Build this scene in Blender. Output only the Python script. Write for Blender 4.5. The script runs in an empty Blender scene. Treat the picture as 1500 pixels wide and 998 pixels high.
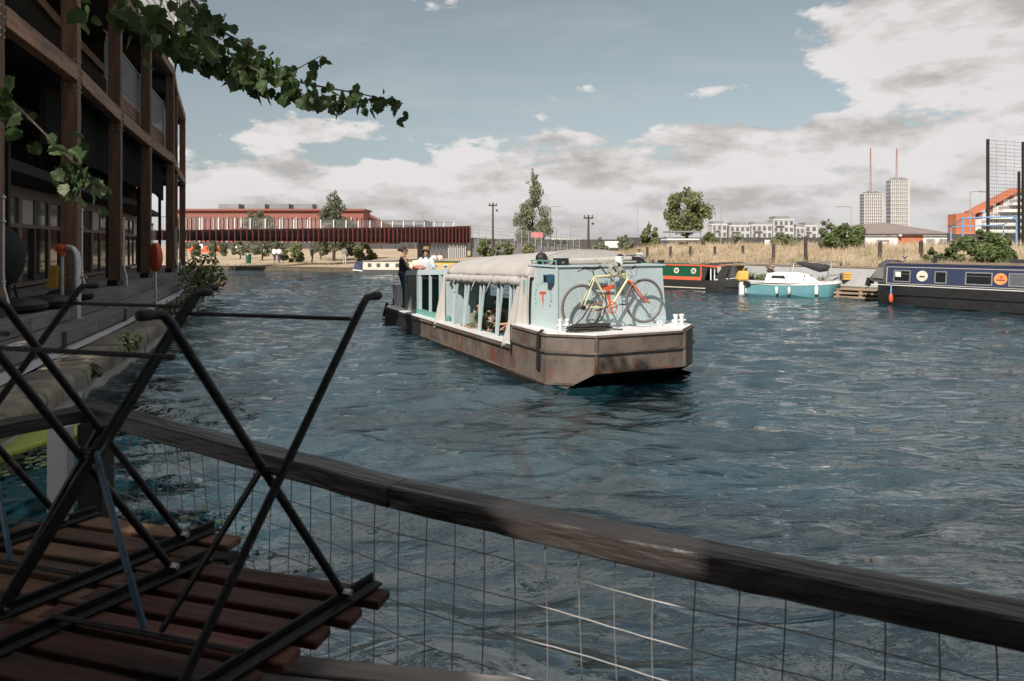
import bpy, math, random
import numpy as np
from mathutils import Vector, Matrix
random.seed(11)
RNG = np.random.default_rng(11)
SC = bpy.context.scene
C = SC.collection
V = Vector
R = math.radians
# ------------------------------------------------------------------ camera
F, CX, HY, HC = 1000.0, 750.0, 360.0, 2.2      # survey of the photograph: focal length in px, axis, horizon row, eye height
cam_d = bpy.data.cameras.new('camera'); cam = bpy.data.objects.new('camera', cam_d); C.objects.link(cam)
cam.location = (0, 0, HC); cam.rotation_euler = (R(90), 0, 0)
cam_d.sensor_width = 36; cam_d.lens = 24; cam_d.shift_y = -(499 - HY) / 1500
cam_d.clip_start = .05; cam_d.clip_end = 9000
cam_d.dof.use_dof = True; cam_d.dof.focus_distance = 11; cam_d.dof.aperture_fstop = 7.0
SC.camera = cam
# ------------------------------------------------------------------ light and sky
SUN_AZ, SUN_EL = R(26), R(37)                  # behind the camera, to its left
SDIR = V((-math.sin(SUN_AZ) * math.cos(SUN_EL), -math.cos(SUN_AZ) * math.cos(SUN_EL), math.sin(SUN_EL)))
sd = bpy.data.lights.new('sun', 'SUN'); sun = bpy.data.objects.new('sun', sd); C.objects.link(sun)
sun.rotation_euler = SDIR.to_track_quat('Z', 'Y').to_euler(); sun.location = (-5, -8, 20)
sd.energy = 5.0; sd.angle = R(.5); sd.color = (1, .93, .85)
SC.view_settings.view_transform = 'Standard'; SC.view_settings.look = 'None'
SC.view_settings.exposure = .22; SC.view_settings.gamma = 1
W = bpy.data.worlds.new('World'); SC.world = W; W.use_nodes = True
def build_world():
    nt = W.node_tree; N = nt.nodes; L = nt.links; N.clear()
    def n(t, **k):
        x = N.new(t)
        for a, b in k.items(): setattr(x, a, b)
        return x
    def m(op, a, b=None, c=None, clamp=False):
        x = n('ShaderNodeMath', operation=op, use_clamp=clamp)
        for i, v in enumerate((a, b, c)):
            if v is None: continue
            if isinstance(v, (int, float)): x.inputs[i].default_value = v
            else: L.new(v, x.inputs[i])
        return x.outputs[0]
    def vm(op, a, b):
        x = n('ShaderNodeVectorMath', operation=op)
        for i, v in enumerate((a, b)):
            if isinstance(v, tuple): x.inputs[i].default_value = v
            else: L.new(v, x.inputs[i])
        return x.outputs[0]
    def sstep(v, a, b):
        x = n('ShaderNodeMapRange', interpolation_type='SMOOTHSTEP')
        L.new(v, x.inputs['Value'])
        x.inputs['From Min'].default_value = a; x.inputs['From Max'].default_value = b
        return x.outputs[0]
    sky = n('ShaderNodeTexSky', sky_type='NISHITA', sun_disc=False, sun_elevation=SUN_EL, sun_rotation=math.pi + SUN_AZ,
            air_density=1.0, dust_density=1.5, ozone_density=1.0)
    hsv = n('ShaderNodeHueSaturation'); hsv.inputs['Saturation'].default_value = .50; hsv.inputs['Value'].default_value = SKYV
    hsv.inputs['Hue'].default_value = .468
    L.new(sky.outputs[0], hsv.inputs['Color'])
    tc = n('ShaderNodeTexCoord'); d = tc.outputs['Generated']
    sp = n('ShaderNodeSeparateXYZ'); L.new(d, sp.inputs[0])
    el = m('ARCSINE', sp.outputs['Z']); az = m('ARCTAN2', sp.outputs['X'], sp.outputs['Y'])
    def fbm(vec, scale, det, rough, dist=0.0):
        x = n('ShaderNodeTexNoise'); L.new(vec, x.inputs['Vector'])
        x.inputs['Scale'].default_value = scale; x.inputs['Detail'].default_value = det
        x.inputs['Roughness'].default_value = rough; x.inputs['Distortion'].default_value = dist
        return x.outputs[0]
    big_vec = vm('MULTIPLY', d, (1, 1, 2.6))
    def density(vec):
        a = fbm(vec, 4.6, 10, .58, .15)
        b = fbm(vm('ADD', vec, (3.1, 7.7, 1.3)), 11, 8, .6, .1)
        return m('ADD', m('MULTIPLY', a, .66), m('MULTIPLY', b, .34))
    n0 = density(big_vec); n1 = density(vm('ADD', big_vec, (-.02, -.02, .085)))
    # coverage: a bank of cumulus low over the horizon all the way round, clear above it, big heads here and there
    cr = n('ShaderNodeValToRGB'); cr.color_ramp.interpolation = 'EASE'
    e = cr.color_ramp.elements
    e[0].position = 0.0; e[0].color = (.73, .73, .73, 1); e[1].position = 1; e[1].color = (.54, .54, .54, 1)
    for p, v in ((.045, .65), (.09, .585), (.13, .50), (.17, .37), (.36, .37), (.52, .50)):
        q = cr.color_ramp.elements.new(p); q.color = (v, v, v, 1)
    L.new(m('MULTIPLY', el, .9), cr.inputs[0])
    def blob(a0, e0, ra, re, s):
        da = m('DIVIDE', m('SUBTRACT', az, a0), ra); de = m('DIVIDE', m('SUBTRACT', el, e0), re)
        r2 = m('ADD', m('MULTIPLY', da, da), m('MULTIPLY', de, de))
        return m('MULTIPLY', m('MAXIMUM', m('SUBTRACT', 1.15, r2), 0), s)
    blobs = [(.80, .27, .42, .115, .62), (.50, .15, .30, .05, .12), (-1.3, .4, .4, .2, .25), (2.2, .35, .5, .2, .25),
             (-2.5, .3, .5, .15, .25), (.1, 1.1, .6, .2, .12), (-.24, .172, .13, .032, .14)]
    cov = cr.outputs[0]
    for b in blobs: cov = m('ADD', cov, blob(*b))
    dens = m('ADD', n0, m('SUBTRACT', cov, .5))
    mask = sstep(dens, .50, .545)
    cirrus = fbm(vm('MULTIPLY', d, (1.5, 3, 9)), 2.2, 6, .55, .6)
    cmask = m('MULTIPLY', sstep(cirrus, .50, .74), m('MULTIPLY', .22, sstep(el, 0.0, .2)))
    lit = m('ADD', .78, m('MULTIPLY', m('SUBTRACT', n0, n1), 6.5), clamp=True)
    thick = sstep(dens, .56, .84)
    lit2 = m('SUBTRACT', lit, m('MULTIPLY', thick, .10), clamp=True)
    cc = n('ShaderNodeMix', data_type='RGBA'); L.new(lit2, cc.inputs[0])
    cc.inputs[6].default_value = (4.1, 3.95, 3.86, 1); cc.inputs[7].default_value = (6.7, 6.52, 6.44, 1)
    m1 = n('ShaderNodeMix', data_type='RGBA'); L.new(cmask, m1.inputs[0]); L.new(hsv.outputs[0], m1.inputs[6]); m1.inputs[7].default_value = (5.2, 5.15, 5.1, 1)
    m2 = n('ShaderNodeMix', data_type='RGBA'); L.new(mask, m2.inputs[0]); L.new(m1.outputs[2], m2.inputs[6]); L.new(cc.outputs[2], m2.inputs[7])
    # thin haze right at the horizon
    hz = m('MULTIPLY', m('SUBTRACT', 1.0, sstep(el, -.02, .10)), .55)
    m3 = n('ShaderNodeMix', data_type='RGBA'); L.new(hz, m3.inputs[0]); L.new(m2.outputs[2], m3.inputs[6]); m3.inputs[7].default_value = (4.7, 4.62, 4.58, 1)
    bg = n('ShaderNodeBackground'); L.new(m3.outputs[2], bg.inputs[0]); bg.inputs[1].default_value = .1
    out = n('ShaderNodeOutputWorld'); L.new(bg.outputs[0], out.inputs[0])
SKYV = .78
build_world()
SC.cycles.max_bounces = 6; SC.cycles.transparent_max_bounces = 12
SC.cycles.caustics_reflective = False; SC.cycles.caustics_refractive = False
SC.cycles.use_denoising = True

# ------------------------------------------------------------------ helpers
def at(px, py, Y): return V(((px - CX) / F * Y, Y, HC - (py - HY) / F * Y))
def on(px, py, z):
    Y = (HC - z) * F / (py - HY); return V(((px - CX) / F * Y, Y, z))
class MB:
    def __init__(s): s.v = []; s.f = []
    def add(s, vs, fs):
        b = len(s.v); s.v += [tuple(x) for x in vs]; s.f += [tuple(b + i for i in f) for f in fs]; return s
    def box(s, x0, x1, y0, y1, z0, z1):
        return s.add([(x0, y0, z0), (x1, y0, z0), (x1, y1, z0), (x0, y1, z0), (x0, y0, z1), (x1, y0, z1), (x1, y1, z1), (x0, y1, z1)],
                     [(3, 2, 1, 0), (4, 5, 6, 7), (0, 1, 5, 4), (1, 2, 6, 5), (2, 3, 7, 6), (3, 0, 4, 7)])
    def hexa(s, p): return s.add(p, [(3, 2, 1, 0), (4, 5, 6, 7), (0, 1, 5, 4), (1, 2, 6, 5), (2, 3, 7, 6), (3, 0, 4, 7)])
    def bar(s, p0, p1, w, h, up=(0, 0, 1)):
        p0 = V(p0); p1 = V(p1); d = (p1 - p0).normalized(); up = V(up)
        if abs(d.dot(up)) > .99: up = V((0, 1, 0))
        x = d.cross(up).normalized(); u = x.cross(d).normalized(); x *= w / 2; u *= h / 2
        return s.hexa([p0 - x - u, p0 + x - u, p1 + x - u, p1 - x - u, p0 - x + u, p0 + x + u, p1 + x + u, p1 - x + u])
    def tube(s, pts, r, n=8, closed=False):
        pts = [V(p) for p in pts]; k = len(pts); rr = r if isinstance(r, (list, tuple)) else [r] * k
        vs = []; fr = None
        for i, p in enumerate(pts):
            a = pts[i - 1] if (i or closed) else p; b = pts[(i + 1) % k] if (i < k - 1 or closed) else p
            d = (b - a); d = d.normalized() if d.length > 1e-9 else V((0, 0, 1))
            if fr is None: fr = d.orthogonal().normalized()
            fr = (fr - d * fr.dot(d)); fr = fr.normalized() if fr.length > 1e-6 else d.orthogonal().normalized()
            g = d.cross(fr)
            vs += [p + (fr * math.cos(2 * math.pi * j / n) + g * math.sin(2 * math.pi * j / n)) * rr[i] for j in range(n)]
        fs = []
        for i in range(k if closed else k - 1):
            a = i * n; b = ((i + 1) % k) * n
            fs += [(a + j, a + (j + 1) % n, b + (j + 1) % n, b + j) for j in range(n)]
        if not closed: fs += [tuple(range(n))[::-1], tuple((k - 1) * n + j for j in range(n))]
        return s.add(vs, fs)
    def prism(s, poly, z0, z1):
        n = len(poly)
        return s.add([(x, y, z0) for x, y in poly] + [(x, y, z1) for x, y in poly],
                     [tuple(range(n))[::-1], tuple(range(n, 2 * n))] + [(i, (i + 1) % n, n + (i + 1) % n, n + i) for i in range(n)])
    def loft(s, loops, cap=True):
        n = len(loops[0]); k = len(loops); fs = []
        for i in range(k - 1): fs += [(i * n + j, i * n + (j + 1) % n, (i + 1) * n + (j + 1) % n, (i + 1) * n + j) for j in range(n)]
        if cap: fs += [tuple(range(n))[::-1], tuple((k - 1) * n + j for j in range(n))]
        return s.add([p for l in loops for p in l], fs)
    def cone(s, p0, p1, r0, r1, n=12):           # round cone: two spheres and what lies between
        p0 = V(p0); p1 = V(p1); d = p1 - p0; L_ = d.length
        z = d.normalized() if L_ > 1e-6 else V((0, 0, 1)); x = z.orthogonal().normalized(); y = z.cross(x)
        rows = []
        for i in range(5): a = -math.pi / 2 + i * math.pi / 8; rows.append((p0 + z * (r0 * math.sin(a)), r0 * math.cos(a) + 1e-5))
        for i in range(5): a = i * math.pi / 8; rows.append((p1 + z * (r1 * math.sin(a)), r1 * math.cos(a) + 1e-5))
        loops = [[c + (x * math.cos(2 * math.pi * j / n) + y * math.sin(2 * math.pi * j / n)) * r for j in range(n)] for c, r in rows]
        return s.loft(loops)
    def ell(s, c, r, n=14, m=9):
        loops = [[(c[0] + r[0] * math.cos(a) * math.cos(2 * math.pi * j / n), c[1] + r[1] * math.cos(a) * math.sin(2 * math.pi * j / n), c[2] + r[2] * math.sin(a))
                  for j in range(n)] for a in [(-.499 + i / m) * math.pi * .999 for i in range(m + 1)]]
        return s.loft(loops)
    def torus(s, c, ax, R_, r, n=48, k=8):
        ax = V(ax).normalized(); x = ax.orthogonal().normalized(); y = ax.cross(x); c = V(c)
        return s.tube([c + (x * math.cos(2 * math.pi * i / n) + y * math.sin(2 * math.pi * i / n)) * R_ for i in range(n)], r, k, True)
WM = {}
def mesh_of(name, mb, M=None, smooth=False, sharp=40):
    vs = mb.v if M is None else [M @ V(p) for p in mb.v]
    me = bpy.data.meshes.new(name); me.from_pydata([tuple(p) for p in vs], [], mb.f); me.update()
    if smooth:
        me.shade_smooth()
        if sharp: me.set_sharp_from_angle(angle=R(sharp))
    return me
def thing(name, label, cat, loc=(0, 0, 0), rz=0, group=None):
    o = bpy.data.objects.new(name, None); C.objects.link(o); o.empty_display_size = .2
    o.location = loc; o.rotation_euler = (0, 0, rz); tag(o, label, cat, group)
    WM[o.name] = Matrix.Translation(loc) @ Matrix.Rotation(rz, 4, 'Z'); return o
def tag(o, label, cat, group=None):
    o['label'] = label; o['category'] = cat
    if group: o['group'] = group
    return o
def obj(name, mb, m, parent=None, smooth=False, local=True, label=None, sharp=40, kind=None):
    """one mesh object; local: vertices already in the parent's frame, else in world"""
    M = None
    if parent is not None and not local: M = WM[parent.name].inverted()
    me = mb if isinstance(mb, bpy.types.Mesh) else mesh_of(name, mb, M, smooth, sharp)
    if m is not None and not me.materials: me.materials.append(m)
    o = bpy.data.objects.new(name, me); C.objects.link(o)
    if parent is not None: o.parent = parent; WM[o.name] = WM[parent.name].copy()
    else: WM[o.name] = Matrix.Identity(4)
    if label: o['label'] = label
    if kind: o['kind'] = kind
    return o
def struct(name, mb, m, smooth=False, kind='structure'):
    return obj(name, mb, m, None, smooth, kind=kind)
def one(name, mb, m, label, cat, group=None, smooth=False):      # a thing that is a single mesh, origin at its middle bottom
    a = np.array(mb.v); c = (a.min(0) + a.max(0)) / 2; c[2] = a[:, 2].min()
    o = obj(name, mesh_of(name, mb, Matrix.Translation(-V(c)), smooth), m); o.location = V(c); WM[o.name] = Matrix.Translation(V(c))
    return tag(o, label, cat, group)
_bm = {}
def chbox(L_, w, h, c=.004, wob=0):               # chamfered box, length along x, centred; cached and shared
    key = (round(L_, 3), round(w, 4), round(h, 4), c, wob)
    if key in _bm: return _bm[key]
    xs = [-L_ / 2, -L_ / 2 + c, L_ / 2 - c, L_ / 2]
    if wob: k = max(3, int(L_ / .12)); xs = xs[:2] + [-L_ / 2 + L_ * i / k for i in range(1, k)] + xs[2:]
    loops = []
    rr = random.Random(int(L_ * 1e4))
    for i, x in enumerate(xs):
        e = 1 if i in (0, len(xs) - 1) else 0
        a = w / 2 - c * e; b = h / 2 - c * e; dw = (rr.random() - .5) * wob; dh = (rr.random() - .5) * wob
        loops.append([(x, -a + c + dw, -b + dh), (x, a - c + dw, -b + dh), (x, a + dw, -b + c + dh), (x, a + dw, b - c + dh), (x, a - c + dw, b + dh), (x, -a + c + dw, b + dh), (x, -a + dw, b - c + dh), (x, -a + dw, -b + c + dh)])
    mb = MB().loft(loops); mb.f = [f[::-1] for f in mb.f]
    me = mesh_of('board', mb); _bm[key] = me; return me
def beam(name, p0, p1, w, h, m, parent, up=(0, 0, 1), c=.004, wob=0, label=None):
    """a timber or bar as its own object, grain along local x; p0, p1 in the parent's frame"""
    p0 = V(p0); p1 = V(p1); d = p1 - p0; L_ = round(d.length, 3); x = d.normalized(); up = V(up)
    if abs(x.dot(up)) > .99: up = V((0, 1, 0))
    y = up.cross(x).normalized(); z = x.cross(y); me = chbox(L_, w, h, c, wob)
    key = (me.name, m.name)
    if me.materials and me.materials[0] != m:
        if key not in _bm: _bm[key] = me.copy(); _bm[key].materials.clear(); _bm[key].materials.append(m)
        me = _bm[key]
    elif not me.materials: me.materials.append(m)
    o = bpy.data.objects.new(name, me); C.objects.link(o); o.parent = parent
    M = Matrix((x, y, z)).transposed().to_4x4(); M.translation = (p0 + p1) / 2
    o.matrix_local = M; WM[o.name] = (WM[parent.name] @ M) if parent else M
    if label: o['label'] = label
    return o
def put(name, me, parent, M):                    # another object with a shared mesh
    o = bpy.data.objects.new(name, me); C.objects.link(o); o.parent = parent; o.matrix_local = M
    WM[o.name] = (WM[parent.name] @ M) if parent else M; return o
# ------------------------------------------------------------------ materials
def pmat(name, col, rough=.6, metal=0, var=.25, scale=6, stretch=(1, 1, 1), bump=.15, bscale=None, col2=None, spots=None, rnd=.12, spec=.5, alpha=None, trans=0):
    """noise-varied paint, wood, stone...; stretch < 1 lengthens the grain along that axis; spots=(colour, scale, threshold)"""
    m = bpy.data.materials.new(name); m.use_nodes = True; nt = m.node_tree; N = nt.nodes; L = nt.links
    b = N['Principled BSDF']; tc = N.new('ShaderNodeTexCoord'); mp = N.new('ShaderNodeMapping'); mp.inputs['Scale'].default_value = stretch
    oi = N.new('ShaderNodeObjectInfo'); ad = N.new('ShaderNodeVectorMath'); ad.operation = 'ADD'
    sc = N.new('ShaderNodeVectorMath'); sc.operation = 'SCALE'; L.new(oi.outputs['Random'], sc.inputs['Scale']); sc.inputs[0].default_value = (37, 17, 23)
    L.new(tc.outputs['Object'], mp.inputs[0]); L.new(mp.outputs[0], ad.inputs[0]); L.new(sc.outputs[0], ad.inputs[1])
    nz = N.new('ShaderNodeTexNoise'); nz.inputs['Scale'].default_value = scale; nz.inputs['Detail'].default_value = 8; nz.inputs['Roughness'].default_value = .62
    L.new(ad.outputs[0], nz.inputs['Vector'])
    mr = N.new('ShaderNodeMapRange'); mr.inputs[1].default_value = .3; mr.inputs[2].default_value = .7; L.new(nz.outputs[0], mr.inputs[0])
    mx = N.new('ShaderNodeMix'); mx.data_type = 'RGBA'; L.new(mr.outputs[0], mx.inputs[0])
    c2 = col2 or tuple(min(1, x * (1 + var)) for x in col); c1 = tuple(x * (1 - var) for x in col) if not col2 else col
    mx.inputs[6].default_value = (*c1, 1); mx.inputs[7].default_value = (*c2, 1); out = mx.outputs[2]
    if spots:
        n2 = N.new('ShaderNodeTexNoise'); n2.inputs['Scale'].default_value = spots[1]; n2.inputs['Detail'].default_value = 6; L.new(ad.outputs[0], n2.inputs['Vector'])
        r2 = N.new('ShaderNodeMapRange'); r2.inputs[1].default_value = spots[2]; r2.inputs[2].default_value = spots[2] + .1; L.new(n2.outputs[0], r2.inputs[0])
        m2 = N.new('ShaderNodeMix'); m2.data_type = 'RGBA'; L.new(r2.outputs[0], m2.inputs[0]); L.new(out, m2.inputs[6]); m2.inputs[7].default_value = (*spots[0], 1); out = m2.outputs[2]
    if rnd:
        hs = N.new('ShaderNodeHueSaturation'); mm = N.new('ShaderNodeMapRange'); mm.inputs[3].default_value = 1 - rnd; mm.inputs[4].default_value = 1 + rnd
        L.new(oi.outputs['Random'], mm.inputs[0]); L.new(mm.outputs[0], hs.inputs['Value']); L.new(out, hs.inputs['Color']); out = hs.outputs[0]
    L.new(out, b.inputs['Base Color']); b.inputs['Roughness'].default_value = rough; b.inputs['Metallic'].default_value = metal
    b.inputs['Specular IOR Level'].default_value = spec
    if bump:
        n3 = N.new('ShaderNodeTexNoise'); n3.inputs['Scale'].default_value = bscale or scale * 3; n3.inputs['Detail'].default_value = 6; L.new(ad.outputs[0], n3.inputs['Vector'])
        bp = N.new('ShaderNodeBump'); bp.inputs['Strength'].default_value = bump; bp.inputs['Distance'].default_value = .02
        L.new(n3.outputs[0], bp.inputs['Height']); L.new(bp.outputs[0], b.inputs['Normal'])
    if trans: b.inputs['Transmission Weight'].default_value = trans
    if alpha is not None: b.inputs['Alpha'].default_value = alpha
    return m
def leafmat(name, col, col2, sss=.35):
    m = pmat(name, col, .55, var=.3, scale=1.2, col2=col2, bump=0, rnd=.18, spec=.3)
    nt = m.node_tree; b = nt.nodes['Principled BSDF']; src = b.inputs['Base Color'].links[0].from_socket
    t = nt.nodes.new('ShaderNodeBsdfTranslucent'); nt.links.new(src, t.inputs[0])
    mx = nt.nodes.new('ShaderNodeMixShader'); mx.inputs[0].default_value = sss
    nt.links.new(b.outputs[0], mx.inputs[1]); nt.links.new(t.outputs[0], mx.inputs[2])
    nt.links.new(mx.outputs[0], nt.nodes['Material Output'].inputs['Surface']); return m
M = {}
def mk():
    G = (.12, 1, 1)
    M['timber'] = pmat('weathered larch', (.07, .036, .022), .75, var=.5, scale=7, stretch=G, bump=.4, rnd=.25, col2=(.19, .095, .05), spots=((.035, .022, .016), 2.5, .62))
    M['beamwood'] = pmat('orange brown larch beam', (.11, .055, .03), .7, scale=6, stretch=G, bump=.5, rnd=.3, col2=(.32, .17, .095), spots=((.05, .035, .028), 2.0, .60))
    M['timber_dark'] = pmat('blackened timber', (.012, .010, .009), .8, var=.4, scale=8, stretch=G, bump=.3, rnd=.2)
    M['deckwood'] = pmat('grey decking', (.15, .135, .125), .8, var=.3, scale=8, stretch=G, bump=.4, rnd=.15)
    M['rail'] = pmat('worn handrail timber', (.012, .009, .008), .42, scale=9, stretch=(.16, 1, 1), bump=.9, bscale=22, spec=.35, rnd=.05, col2=(.058, .048, .044), spots=((.008, .007, .006), 3.2, .56))
    M['seatred'] = pmat('red-brown stained slat', (.028, .010, .008), .55, scale=9, stretch=G, bump=.6, rnd=.35, spec=.25, col2=(.115, .040, .027), spots=((.018, .010, .008), 5, .6))
    M['seatbrown'] = pmat('brown varnished slat', (.05, .027, .017), .55, scale=9, stretch=G, bump=.6, rnd=.35, spec=.25, col2=(.21, .115, .07), spots=((.025, .015, .010), 5, .6))
    M['greyslat'] = pmat('silvered slat', (.14, .125, .115), .8, scale=10, stretch=G, bump=.5, rnd=.15, col2=(.30, .27, .25))
    M['blacksteel'] = pmat('black painted steel', (.004, .004, .005), .5, var=.3, scale=20, bump=.25, spec=.35, spots=((.05, .03, .02), 14, .66))
    M['bluesteel'] = pmat('chipped blue steel', (.025, .075, .13), .45, var=.3, scale=25, bump=.2, spots=((.03, .025, .02), 20, .64))
    M['galv'] = pmat('galvanised steel', (.42, .42, .41), .42, .7, var=.2, scale=12, bump=.08)
    M['wire'] = pmat('galvanised wire', (.26, .25, .24), .5, .4, var=.2, scale=12, bump=0, rnd=.03)
    M['stone'] = pmat('canal coping stone', (.09, .075, .055), .9, scale=3.2, bump=1.0, bscale=11, col2=(.27, .235, .185), spots=((.07, .085, .045), 4, .62), rnd=.15)
    M['render'] = pmat('pale quay wall', (.30, .29, .27), .9, scale=2.2, bump=.6, bscale=8, col2=(.50, .48, .45), spots=((.09, .10, .06), 2.5, .60))
    M['concrete'] = pmat('concrete path', (.46, .47, .49), .9, var=.12, scale=1.2, bump=.25, bscale=30)
    M['whitewall'] = pmat('pale bank wall', (.42, .42, .42), .85, var=.15, scale=1.0, bump=.3, spots=((.20, .19, .17), 1.2, .62))
    M['mint'] = pmat('pale mint paint', (.42, .50, .51), .5, var=.07, scale=3, bump=.05, rnd=.03, spots=((.36, .50, .49), 1.5, .7))
    M['minttrim'] = pmat('sea green paint', (.13, .33, .29), .5, var=.1, scale=5, bump=.05, rnd=.05)
    M['teal'] = pmat('teal paint', (.05, .22, .18), .5, var=.12, scale=4, bump=.05, rnd=.06)
    M['hull'] = pmat('scuffed barge hull', (.030, .023, .019), .72, scale=1.7, stretch=(1.2, 1.2, .8), bump=.35, bscale=14, col2=(.165, .13, .105), spots=((.12, .042, .024), 3.1, .57), rnd=.04)
    M['black'] = pmat('black bitumen paint', (.016, .015, .015), .55, var=.4, scale=4, bump=.25, rnd=.1)
    M['undercut'] = pmat('wet black hull', (.010, .008, .007), .5, var=.5, scale=4, bump=.2)
    M['whitedeck'] = pmat('white deck paint', (.66, .66, .65), .6, var=.08, scale=5, bump=.15, rnd=.03, spots=((.42, .40, .37), 4, .66))
    M['canvas'] = pmat('cream canvas', (.40, .378, .35), .9, var=.07, scale=3, bump=.6, bscale=7, rnd=.03)
    M['tyre'] = pmat('tyre rubber', (.13, .115, .10), .75, var=.2, scale=20, bump=.2)
    M['rubber'] = pmat('black rubber', (.014, .013, .013), .6, var=.3, scale=20, bump=.1)
    M['yellow'] = pmat('pale yellow frame paint', (.60, .58, .30), .35, var=.06, scale=20, bump=0)
    M['red'] = pmat('orange red paint', (.60, .11, .05), .38, var=.08, scale=9, bump=.03, rnd=.03)
    M['orange'] = pmat('lifebuoy orange', (.60, .10, .04), .55, var=.1, scale=9, bump=.05)
    M['chrome'] = pmat('scratched chrome', (.5, .5, .5), .25, .9, var=.1, scale=20, bump=0)
    M['rope'] = pmat('dark rope', (.05, .045, .038), .9, var=.5, scale=60, bump=.8)
    M['greyrope'] = pmat('pale rope', (.36, .33, .27), .9, var=.3, scale=60, bump=.8)
    M['white'] = pmat('white gloss', (.70, .70, .68), .4, var=.06, scale=6, bump=.05)
    M['glass'] = pmat('dark window glass', (.015, .017, .018), .05, var=.2, scale=1, bump=0, spec=.8)
    M['skyglass'] = pmat('grey window glass', (.10, .11, .115), .06, .0, var=.2, scale=1, bump=0, spec=1)
    M['vinyl'] = pmat('clear vinyl screen', (.22, .22, .20), .25, var=.25, scale=3, bump=.3, alpha=.75)
    M['bframe'] = pmat('brown window frame', (.13, .085, .065), .6, var=.15, scale=5, bump=.05)
    M['corten'] = pmat('red brown bridge steel', (.12, .032, .026), .55, var=.25, scale=1.5, bump=.1, rnd=.12)
    M['cortend'] = pmat('dark bridge steel', (.035, .014, .014), .6, var=.25, scale=1.5, bump=.1)
    M['redclad'] = pmat('red cladding', (.27, .095, .07), .7, var=.12, scale=.5, bump=.05)
    M['greyclad'] = pmat('grey cladding', (.22, .22, .23), .6, var=.12, scale=.5, bump=.05)
    M['dkclad'] = pmat('charcoal fence', (.055, .05, .05), .7, var=.2, scale=.5, bump=.05)
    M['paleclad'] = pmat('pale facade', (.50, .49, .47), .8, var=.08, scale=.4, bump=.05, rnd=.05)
    M['brick'] = pmat('orange brick', (.42, .15, .08), .85, var=.12, scale=.8, bump=.1)
    M['skin'] = pmat('fair skin', (.56, .33, .24), .5, var=.08, scale=8, bump=0, rnd=0)
    M['skin2'] = pmat('tanned skin', (.42, .23, .155), .5, var=.08, scale=8, bump=0, rnd=0)
    M['hair'] = pmat('dark hair', (.02, .012, .009), .55, var=.4, scale=40, stretch=(1, 1, .2), bump=.5)
    M['redhair'] = pmat('ginger hair', (.38, .10, .03), .55, var=.3, scale=40, stretch=(1, 1, .2), bump=.5)
    M['blackcloth'] = pmat('black cotton', (.010, .010, .011), .85, var=.3, scale=8, bump=.3)
    M['denim'] = pmat('dark blue denim', (.022, .045, .08), .85, var=.3, scale=8, bump=.3)
    M['whitecloth'] = pmat('white linen', (.55, .56, .58), .85, var=.08, scale=8, bump=.5)
    M['sage'] = pmat('sage cloth', (.16, .17, .13), .85, var=.2, scale=8, bump=.4)
    M['straw'] = pmat('straw', (.26, .17, .08), .8, var=.25, scale=40, bump=.5)
    M['navy'] = pmat('navy boat paint', (.035, .045, .095), .4, var=.12, scale=3, bump=.05)
    M['green'] = pmat('bottle green boat paint', (.012, .085, .045), .3, var=.12, scale=3, bump=.03)
    M['greycanvas'] = pmat('grey boat canvas', (.085, .085, .085), .8, var=.25, scale=3, bump=.4)
    M['dkcanvas'] = pmat('charcoal sail cover', (.03, .03, .032), .85, var=.3, scale=6, bump=.6)
    M['aqua'] = pmat('faded turquoise hull', (.10, .33, .28), .5, scale=1.6, stretch=(1, 1, 2.2), bump=.05, col2=(.20, .38, .48))
    M['cream'] = pmat('cream boat paint', (.62, .56, .44), .5, var=.06, scale=3, bump=.03)
    M['ochre'] = pmat('mustard paint', (.60, .36, .07), .5, var=.1, scale=3, bump=.1)
    M['wood'] = pmat('rough pale timber', (.26, .19, .13), .85, var=.3, scale=4, bump=.5)
    M['drygrass'] = pmat('dry summer grass', (.33, .25, .165), .95, scale=.35, bump=.6, bscale=6, col2=(.50, .39, .27), spots=((.20, .20, .09), .22, .60), rnd=0)
    M['blade'] = pmat('straw coloured blades', (.30, .225, .145), .9, scale=.5, bump=0, col2=(.52, .43, .31), spots=((.16, .19, .08), .45, .55), rnd=0, spec=.2)
    M['soil'] = pmat('canal edge earth', (.10, .08, .055), .95, var=.3, scale=1.5, bump=.6)
    M['leaf'] = leafmat('plane leaf', (.022, .042, .014), (.075, .115, .035), .38)
    M['leafpale'] = leafmat('pale leaf underside', (.12, .15, .07), (.24, .27, .16), .35)
    M['fol'] = leafmat('grey green foliage', (.15, .165, .095), (.32, .33, .22), .42)
    M['fol2'] = leafmat('olive foliage', (.15, .17, .07), (.31, .33, .17), .42)
    M['bush'] = leafmat('green bush leaves', (.08, .12, .04), (.22, .27, .11), .3)
    M['bark'] = pmat('bark', (.06, .045, .035), .9, var=.4, scale=8, bump=.8)
    M['duckweed'] = pmat('duckweed', (.30, .34, .06), .8, var=.3, scale=30, bump=.3)
    M['weed'] = pmat('water weed', (.03, .05, .015), .7, var=.4, scale=10, bump=.3)
mk()
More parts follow.
